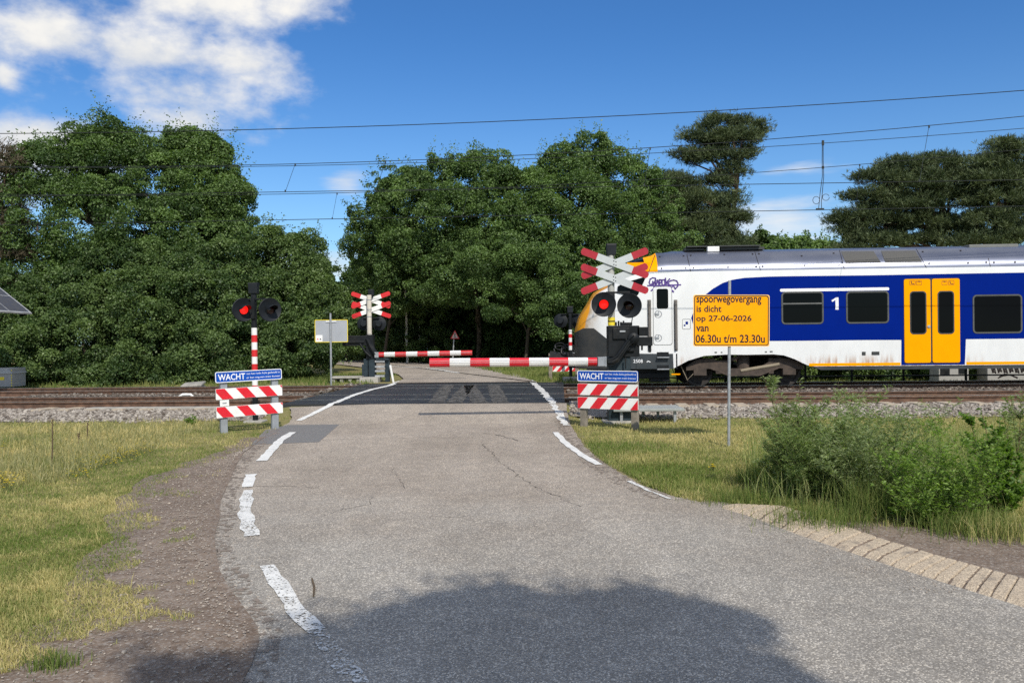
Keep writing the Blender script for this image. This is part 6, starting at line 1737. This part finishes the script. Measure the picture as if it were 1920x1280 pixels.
# ---- pines
PG = 'pines beyond the railway'
tree('pine_tree', 'tall ragged pine with a leaning tufted top above the train', 'tree', PG, AT(1375, 690, 46),
     px_blobs([(1345, 236, 46, 30, 18), (1400, 243, 46, 32, 20), (1375, 262, 46, 50, 16), (1295, 262, 46, 22, 14), (1330, 275, 46, 40, 16), (1285, 298, 46, 26, 13), (1340, 300, 46, 45, 15), (1395, 290, 46, 22, 14), (1375, 325, 46, 26, 16), (1340, 345, 46, 30, 16), (1290, 350, 46, 32, 16), (1250, 345, 46, 34, 18), (1300, 380, 46, 62, 20), (1370, 375, 46, 22, 14), (1260, 400, 46, 50, 22), (1340, 415, 46, 55, 20), (1388, 412, 46, 22, 9), (1300, 440, 46, 80, 22), (1385, 452, 46, 26, 12), (1290, 475, 46, 90, 24), (1370, 485, 46, 55, 20)]), 30000, 31, 'needle', 'pinebark', pine=True, trunk_r=.24, top=AT(1372, 235, 46))
tree('pine_tree', 'broad flat topped pine with dark branches above the train roof windows', 'tree', PG, AT(1765, 690, 41),
     px_blobs([(1700, 318, 41, 48, 18), (1765, 312, 41, 45, 20), (1650, 340, 41, 45, 18), (1725, 350, 41, 75, 24), (1800, 345, 41, 50, 26), (1630, 372, 41, 42, 18), (1690, 388, 41, 70, 22), (1770, 385, 41, 70, 24), (1610, 412, 41, 44, 16), (1660, 425, 41, 52, 16), (1735, 420, 41, 60, 18), (1590, 440, 41, 34, 12), (1640, 452, 41, 48, 12), (1705, 455, 41, 50, 13), (1790, 440, 41, 60, 20), (1600, 470, 41, 40, 8)]), 25000, 32, 'needle', 'pinebark', pine=True, trunk_r=.26, top=AT(1765, 340, 41))
tree('pine_tree', 'pine at the right edge rising above its flat topped neighbour', 'tree', PG, AT(1885, 690, 39.5),
     px_blobs([(1868, 285, 39.5, 32, 18), (1910, 292, 39.5, 34, 18), (1850, 310, 39.5, 34, 16), (1895, 325, 39.5, 48, 20), (1850, 345, 39.5, 45, 22), (1920, 350, 39.5, 45, 26), (1870, 380, 39.5, 55, 24), (1930, 400, 39.5, 55, 30), (1860, 420, 39.5, 50, 24), (1840, 455, 39.5, 55, 16), (1910, 455, 39.5, 60, 26), (1970, 340, 39.5, 50, 50), (1990, 430, 39.5, 50, 50)]), 22000, 33, 'needle', 'pinebark', pine=True, trunk_r=.24, top=AT(1885, 310, 39.5), tintbias=.05)
tree('far_tree', 'distant rounded tree just right of the ragged pine, low behind the train roof', 'tree', 'distant trees over the train roof', AT(1450, 690, 75), px_blobs([(1425, 462, 75, 28, 22), (1455, 472, 75, 30, 12), (1440, 480, 75, 40, 20)]), 9000, 34, size=(.2, .32), rc=(.5, .9))
tree('far_tree', 'distant low tree in the gap between the two groups of pines', 'tree', 'distant trees over the train roof', AT(1515, 690, 78), px_blobs([(1500, 466, 78, 30, 14), (1540, 470, 78, 30, 12), (1575, 474, 78, 30, 10), (1510, 480, 78, 60, 18)]), 9000, 35, size=(.2, .32), rc=(.5, .9), tintbias=.12)
# ---- bushes behind the train and woods that close the horizon
rng0 = random.Random(77)
proto = None
for i, s in enumerate((6.5, 9.5, 12.5, 15.5, 18.5)):
    p = T(s, 30.5 + rng0.uniform(-.4, .6), 0)
    if proto is None:
        proto = tree('bush', 'low green bush in the grass seen below the train', 'bush', 'bushes seen below the train', p, [(p.x, p.y, HG(p.x, p.y) + .7, 1.5, 1.1, .9), (p.x + 1, p.y - .3, HG(p.x, p.y) + .5, 1.0, .9, .7)], 15000, 70, 'hazelleaf', 'bark', (.25, .5), (.09, .15), .06, tintbias=.1)
    else:
        o = copy_tree(proto); o.location = (p.x, p.y, HG(p.x, p.y)); o.rotation_euler = (0, 0, rng0.uniform(0, 6)); o.scale = (1, 1, rng0.uniform(.8, 1.2))
for i, (x, Y, lab) in enumerate(((705, 50, 'lighter green bush left of the birch stems'), (745, 49.5, 'lighter green bush behind the first birch stem'), (800, 49, 'lighter green bush right of the birch stems'))):
    tree('bush', lab, 'bush', UG, AT(x, 690, Y), px_blobs([(x, 605, Y - 3, 42, 50), (x + 15, 650, Y - 3.5, 42, 32)]), 15000, 160 + i, 'hazelleaf', 'bark', (.2, .5), (.08, .14), .05, tintbias=-.02)
def woods():
    rng = np.random.default_rng(99); blobs = []
    for x in np.arange(-95, 130, 3.4):
        Y = 64 + 10 * rng.random() + (14 if 8 < x < 45 else 0)
        h = rng.uniform(4.6, 6.6) * (1.0 if x < 8 else .72)
        if -14 < x < -9: h *= .62
        blobs.append((x + rng.uniform(-1, 1), Y, h * .55, rng.uniform(2.2, 3.4), 2.5, h * .58))
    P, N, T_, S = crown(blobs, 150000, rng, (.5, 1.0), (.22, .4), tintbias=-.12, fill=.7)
    o = qmesh('distant_woods', leaf_quads(P, N, S, rng), 4, M['oakleaf'], {'tint': np.repeat(T_, 4)}); setp(o, kind='stuff')
    blobs = []
    for x in np.arange(-12, 4.6, 1.3):
        blobs.append((x, (53 if x < -5 else 46 if x < -1 else 42.5) + rng.random() * 2.5, 2.2, 1.4, 1.2, 2.7))
    P, N, T_, S = crown(blobs, 65000, rng, (.3, .7), (.13, .22), tintbias=-.05)
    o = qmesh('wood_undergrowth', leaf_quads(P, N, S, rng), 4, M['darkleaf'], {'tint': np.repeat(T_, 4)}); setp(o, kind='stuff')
woods()
# ---- the tree behind the viewpoint whose shadow lies across the road
def shadow_tree():
    d = Vector((-math.sin(SUN_AZ), -math.cos(SUN_AZ), 0)) / math.tan(SUN_EL)
    B = []
    for (px, py, rx, ry, h) in ((870, 1190, .55, .45, 7.4), (1000, 1200, .55, .45, 7.1), (1160, 1180, .50, .45, 7.8), (1250, 1170, .40, .42, 8.1), (740, 1232, .55, .36, 7.2), (600, 1268, .42, .28, 7.3), (400, 1305, .40, .24, 7.5), (900, 1265, .9, .45, 7.6), (1200, 1255, .75, .45, 7.6), (1400, 1285, .30, .28, 8.3), (640, 1345, .8, .4, 7.0), (1100, 1400, 1.2, .6, 8.6)):
        g = G(px, py); B.append((g.x - d.x * h, g.y - d.y * h, h, rx * .72, ry * .72, .5))
    tree('roadside_tree', 'tree beside the viewpoint whose crown shades the road at the bottom', 'tree', None, (4.6, -3.2, 0), B, 15000, 50, size=(.07, .12), rc=(.12, .28), trunk_r=.16)
shadow_tree()

# ---- leafy plants of the right verge
M['verge'] = leafmat('verge_weed', (.13, .21, .045), (.46, .46, .22), .4, .65, .2)
def stem_plant(name, lab, cat, group, base, stems, leaf, lw, ll, nleaf, seed, stemmat='stemgreen', sr=.006, tintb=0.0, twigs=5, spread=.25):
    """stems: list of (dx, dy, height); each carries side twigs set with narrow leaves"""
    rng = np.random.default_rng(seed); rnd = random.Random(seed)
    b = Vector(base); t = thing(name, lab, cat, b, 0, group)
    mb = MB(); Ps, Ns, Ds, Ts = [], [], [], []
    for (dx, dy, h) in stems:
        o = Vector((rnd.gauss(0, .05), rnd.gauss(0, .05), -.03)); e = Vector((dx, dy, h))
        mid = o.lerp(e, .5) + Vector((-dx * .18, -dy * .18, h * .06))
        f = lambda u: o * (1 - u) ** 2 + mid * 2 * u * (1 - u) + e * u * u
        mb.tube([f(u / 7) for u in range(8)], [sr * (1 - .75 * u / 7) for u in range(8)], 5)
        ends = [(f, .35)]
        L = e.length
        for k in range(twigs):
            u0 = rnd.uniform(.15, .92); p0 = f(u0); a = rnd.uniform(0, 6.28); ln = L * spread * (1.15 - u0) * rnd.uniform(.6, 1.4) + .05
            p1 = p0 + Vector((math.cos(a) * ln * .7, math.sin(a) * ln * .7, ln * .75)); mb.tube([p0, p0.lerp(p1, .5) + Vector((0, 0, .02)), p1], [sr * .45, sr * .35, sr * .2], 4)
            ends.append((lambda u, p0=p0, p1=p1: p0.lerp(p1, u), .05))
        m = max(2, int(nleaf / len(ends)))
        for (g, u0) in ends:
            for _ in range(m):
                u = u0 + (1.02 - u0) * rnd.random(); p = g(u); a = rnd.uniform(0, 6.28)
                Ds.append((math.cos(a), math.sin(a), rnd.uniform(.1, 1.1))); Ps.append(p); Ts.append(rnd.gauss(.45 + tintb + .25 * (p.z / max(.2, h) - .5), .2))
    mb.build('stems', M[stemmat], t)
    P, D = np.array([tuple(p) for p in Ps]), unit(np.array(Ds)); n = len(P)
    L = rng.uniform(ll[0], ll[1], (n, 1)); s = unit(np.cross(D, rng.normal(size=(n, 3)) + np.array([0, 0, 1.2]))) ; W = L * lw
    nn = unit(np.cross(s, D))
    tip = P + D * L - np.array([0, 0, .2]) * L; md = P + D * L * .5
    v = np.stack([P, md + s * W * .5 + nn * W * .15, tip, md - s * W * .5 + nn * W * .15], 1).reshape(-1, 3)
    qmesh('foliage', v, 4, M[leaf], {'tint': np.repeat(np.clip(Ts, 0, 1), 4)}, t)
    return t
def gp(px, py): p = G(px, py, .03); return Vector((p.x, p.y, HG(p.x, p.y)))
def stems_px(bp, lst, Y):
    b = gp(*bp); out = []
    for (px, py, dy) in lst:
        e = AT(px, py, b.y + dy); out.append((e.x - b.x, dy, e.z - b.z))
    return b, out
VG = 'leafy plants of the right verge'
rnd = random.Random(21)
b, st = stems_px((1490, 925), [(1500, 712, .1), (1432, 705, .0), (1470, 760, .2), (1545, 745, .15), (1520, 790, -.1), (1440, 790, .1), (1560, 800, .2), (1480, 830, -.2), (1450, 850, -.1), (1420, 870, .0), (1530, 850, -.2)], 0)
stem_plant('willow_sapling', 'tall slender willow sapling with a dark stem right of the closure sign', 'sapling', VG, b, st, 'willowleaf', .17, (.045, .08), 620, 201, 'drystem', .008, .05, 12, .34)
b, st = stems_px((1520, 935), [(1560 + rnd.uniform(-150, 140), rnd.uniform(775, 920), rnd.uniform(-.3, .7)) for _ in range(52)] + [(1560 + rnd.uniform(-120, 160), rnd.uniform(735, 790), rnd.uniform(-.2, .6)) for _ in range(6)], 0)
stem_plant('broom_bush', 'fine twigged green bush at the foot of the willow sapling', 'bush', VG, b, st, 'broomleaf', .15, (.04, .08), 210, 202, 'stemgreen', .004, .05, 9, .5)
b, st = stems_px((1640, 955), [(1660 + rnd.uniform(-150, 150), rnd.uniform(770, 940), rnd.uniform(-.3, .8)) for _ in range(50)] + [(1680 + rnd.uniform(-130, 150), rnd.uniform(750, 790), rnd.uniform(-.2, .6)) for _ in range(7)], 0)
stem_plant('willow_bush', 'pale leaved willow bush in the middle of the right verge', 'bush', VG, b, st, 'willowleaf',   .18, (.04, .07), 210, 203, 'stemgreen', .004, .0, 10, .46)
b, st = stems_px((1760, 985), [(1770 + rnd.uniform(-140, 150), rnd.uniform(780, 975), rnd.uniform(-.3, .7)) for _ in range(44)], 0)
stem_plant('leafy_bush', 'bright green broad leaved bush near the right dirt track', 'bush', VG, b, st, 'bushleaf', .34, (.026, .048), 240, 204, 'stemgreen', .004, .05, 10, .44)
b, st = stems_px((1875, 965), [(1815, 780, .1), (1840, 770, .2), (1850, 820, .0), (1860, 850, .1), (1890, 830, .2), (1905, 870, 0), (1925, 850, .1), (1850, 905, -.2), (1900, 930, -.2), (1930, 920, -.1), (1875, 790, .3)], 0)
stem_plant('oak_sapling', 'young oak with dark rounded leaves at the right edge', 'sapling', VG, b, st, 'bushleaf', .62, (.028, .052), 460, 205, 'drystem', .007, -.22, 10, .26)
b, st = stems_px((1905, 900), [(1895, 745, .2), (1918, 735, .2), (1880, 770, .1), (1935, 750, .1), (1945, 800, 0)], 0)
stem_plant('willow_sapling', 'small grey leaved willow sapling behind the young oak at the right edge', 'sapling', VG, b, st, 'willowleaf', .2, (.04, .07), 380, 206, 'drystem', .006, .1, 10, .34)
b, st = stems_px((1575, 905), [(1572, 715, .2), (1590, 760, .1), (1610, 800, .2), (1600, 730, .3)], 0)
stem_plant('willow_sapling', 'thin willow sapling between the tall sapling and the pale bush', 'sapling', VG, b, st, 'willowleaf', .18, (.04, .07), 300, 207, 'drystem', .005, .1, 10, .3)
# tussocks and weeds
def tussock(lab, px, py, n, h, sd, mat='lushgrass', sp=.10, group='grass tussocks of the right verge'):
    rng = np.random.default_rng(sd); b = gp(px, py)
    x = b.x + rng.normal(0, sp, n); y = b.y + rng.normal(0, sp * .8, n)
    o = blades('grass_tussock', x, y, rng.uniform(.5, 1, n) * h, .005, np.clip(rng.normal(.4, .25, n), 0, 1), M[mat], .45, rng, kind=None)
    del_k = [k for k in o.keys() if k == 'kind']
    for k in del_k: del o[k]
    return setp(o, lab, 'grass tuft', group)
tussock('tall grass tussock arching forward below the pale willow bush', 1640, 965, 900, .42, 301, sp=.13)
tussock('bright grass tuft left of the tall willow sapling', 1425, 905, 700, .30, 302, sp=.14)
tussock('grass tuft at the end of the rumble strip', 1380, 935, 500, .18, 303, sp=.18)
tussock('grass tuft at the foot of the bright green bush', 1800, 990, 700, .26, 304, sp=.2)
tussock('coarse dry grass tuft at the right edge beside the dirt track', 1890, 1000, 700, .24, 305, 'grass', sp=.2)
tussock('grass tuft growing alone on the bare earth at the lower left', 96, 1240, 260, .10, 306, sp=.07, group=None)
tussock('grass tuft between the willow bush and the rumble strip', 1545, 975, 800, .22, 307, sp=.22)
# weeds among the left grass
def weeds():
    rng = np.random.default_rng(401); rnd = random.Random(401)
    k = 0
    y = rng.uniform(9.5, 15.6, 11000); x = rng.uniform(-.66 * y, -5.2, 11000)
    keep = (x < -5.25) & (TW(x, y) < 15.7) & (fbm(x, y, 71, 1.4) > .40)
    x, y = x[keep], y[keep]; s_ = rng.random(len(x)) < .55; x, y = x[s_], y[s_]; n = len(x)
    blades('tall_grass', x, y, rng.uniform(.06, .22, n) * np.interp(y, [9, 12, 15.5], [1, 1, .8]), .009, np.clip(rng.normal(.55, .28, n), 0, 1), M['weedleaf'], .6, rng)
    # wispy weeds and tall grass between the shrubs of the right verge
    x = rng.uniform(2.1, 8.2, 70000); y = rng.uniform(7.2, 13.2, 70000); px_ = x / y
    dn = np.clip((px_ - .27) / .08, 0, 1) * np.clip((y - 7.4 - .18 * np.abs(x - 4)) / .6, 0, 1) * np.clip((12.6 - y) / 2.2, 0, 1)
    keep = (rng.random(len(x)) < dn * np.clip((fbm(x, y, 81, 1.3) - .25) * 2.2, .05, 1)) & (px_ < .68); x, y = x[keep], y[keep]; n = len(x)
    blades('tall_weeds', x, y, rng.uniform(.10, .46, n) * (.55 + .7 * fbm(x, y, 82, .9)), .0075, np.clip(rng.normal(.45, .3, n), 0, 1), M['verge'], .5, rng)
    # small broad leaves low in the verge
    n = 9000; y = 3.4 + 12 * rng.random(n) ** 1.4; lft = rng.random(n) < .6
    x = np.where(lft, xl(y) - .3 - rng.random(n) * (.55 * y - 1.2), xr(y) + .45 + rng.random(n) * .35 * y)
    ok = (fbm(x, y, 84, 1.6) > .52) & (TW(x, y) < 15.4) & np.where(lft, x < np.interp(y, [a for a, b in _dl], [b for a, b in _dl]) - .1, (x > dirtg(y)) | (y > 8.1)); x, y = x[ok], y[ok]; n = len(x)
    P = np.stack([x, y, hground(x, y) + rng.uniform(.008, .035, n)], 1); N = unit(rng.normal(size=(n, 3)) * .45 + np.array([0, 0, 1]))
    setp(qmesh('low_weeds', leaf_quads(P, N, rng.uniform(.010, .022, n), rng, asp=.7), 4, M['lushgrass'], {'tint': np.repeat(np.clip(rng.normal(.6, .25, n), 0, 1), 4)}), kind='stuff')
    def flowers(name, lst, n, r, sd):
        rr = random.Random(sd); mb = MB()
        for (px, py, sx, sy, m) in lst:
            for _ in range(m):
                g = gp(px + rr.gauss(0, sx), py + rr.gauss(0, sy)); h = rr.uniform(.05, .14); c = g + Vector((0, 0, h)); q = rr.uniform(.6, 1.3) * r
                mb.tube([g, c], .0015, 3, 1)
                a0 = rr.uniform(0, 6)
                for i in range(5):
                    a = a0 + i * 1.2566; a2 = a + .5; a1 = a - .5
                    mb.add([c, c + Vector((math.cos(a1) * q * .6, math.sin(a1) * q * .6, q * .35)), c + Vector((math.cos(a) * q, math.sin(a) * q, q * .3)), c + Vector((math.cos(a2) * q * .6, math.sin(a2) * q * .6, q * .35))], [(0, 1, 2, 3)])
        return setp(mb.build(name, [M['yflower'], M['stemgreen']]), kind='stuff')
    flowers('yellow_flowers', [(235, 858, 18, 4, 90), (205, 868, 22, 5, 60), (170, 875, 20, 4, 40), (270, 846, 10, 3, 25), (150, 895, 12, 4, 30), (4, 905, 6, 4, 40), (12, 915, 6, 3, 24), (30, 905, 10, 4, 20), (5, 843, 5, 3, 12)], 1, .012, 5)
    p = gp(1338, 880); mb = MB(); rr = random.Random(6); t = thing('yellow_flower', 'bright yellow flower cluster in the dry grass left of the closure sign pole', 'flower', p)
    pet, stm = MB(), MB()
    for _ in range(9):
        c = Vector((rr.gauss(0, .02), rr.gauss(0, .02), rr.uniform(.03, .09))); stm.tube([(c.x * .3, c.y * .3, -.01), c], .002, 4)
        for i in range(6):
            a = i * 1.047 + rr.random(); q = rr.uniform(.012, .02)
            pet.add([c, c + Vector((math.cos(a - .5) * q * .6, math.sin(a - .5) * q * .6, q * .4)), c + Vector((math.cos(a) * q, math.sin(a) * q, q * .3)), c + Vector((math.cos(a + .5) * q * .6, math.sin(a + .5) * q * .6, q * .4))], [(0, 1, 2, 3)])
    pet.build('petals', M['yflower'], t); stm.build('stems', M['stemgreen'], t)
    for i, (px, y0, y1, lab) in enumerate(((97, 875, 785, 'tallest dry weed stalk in the left grass'), (163, 826, 792, 'short thick dry stalk at the edge of the left ballast'), (147, 835, 812, 'short dry stalk left of the thick one at the ballast edge'))):
        b = gp(px, y0); e = AT(px + 1, y1, b.y); mb = MB(); h = e.z - b.z
        mb.tube([b, b.lerp(e, .5) + Vector((.006, 0, 0)), e], [.009, .008, .005], 6)
        for k in range(10): q = b.lerp(e, .5 + .05 * k); mb.tube([q, q + Vector((rnd.uniform(-.03, .03), rnd.uniform(-.03, .03), .03))], [.007, .003], 4)
        setp(mb.build('dry_stalk', M['drystem']), lab, 'stalk', 'dry stalks in the left grass')
weeds()
b, st = stems_px((357, 800), [(352, 783, 0), (366, 780, .1), (360, 786, .1), (345, 788, 0), (372, 788, 0)], 0)
stem_plant('weed_plant', 'small green weed at the lower edge of the left ballast', 'plant', None, b, st, 'bushleaf', .35, (.04, .07), 40, 208, 'stemgreen', .004, .1, 4, .3)
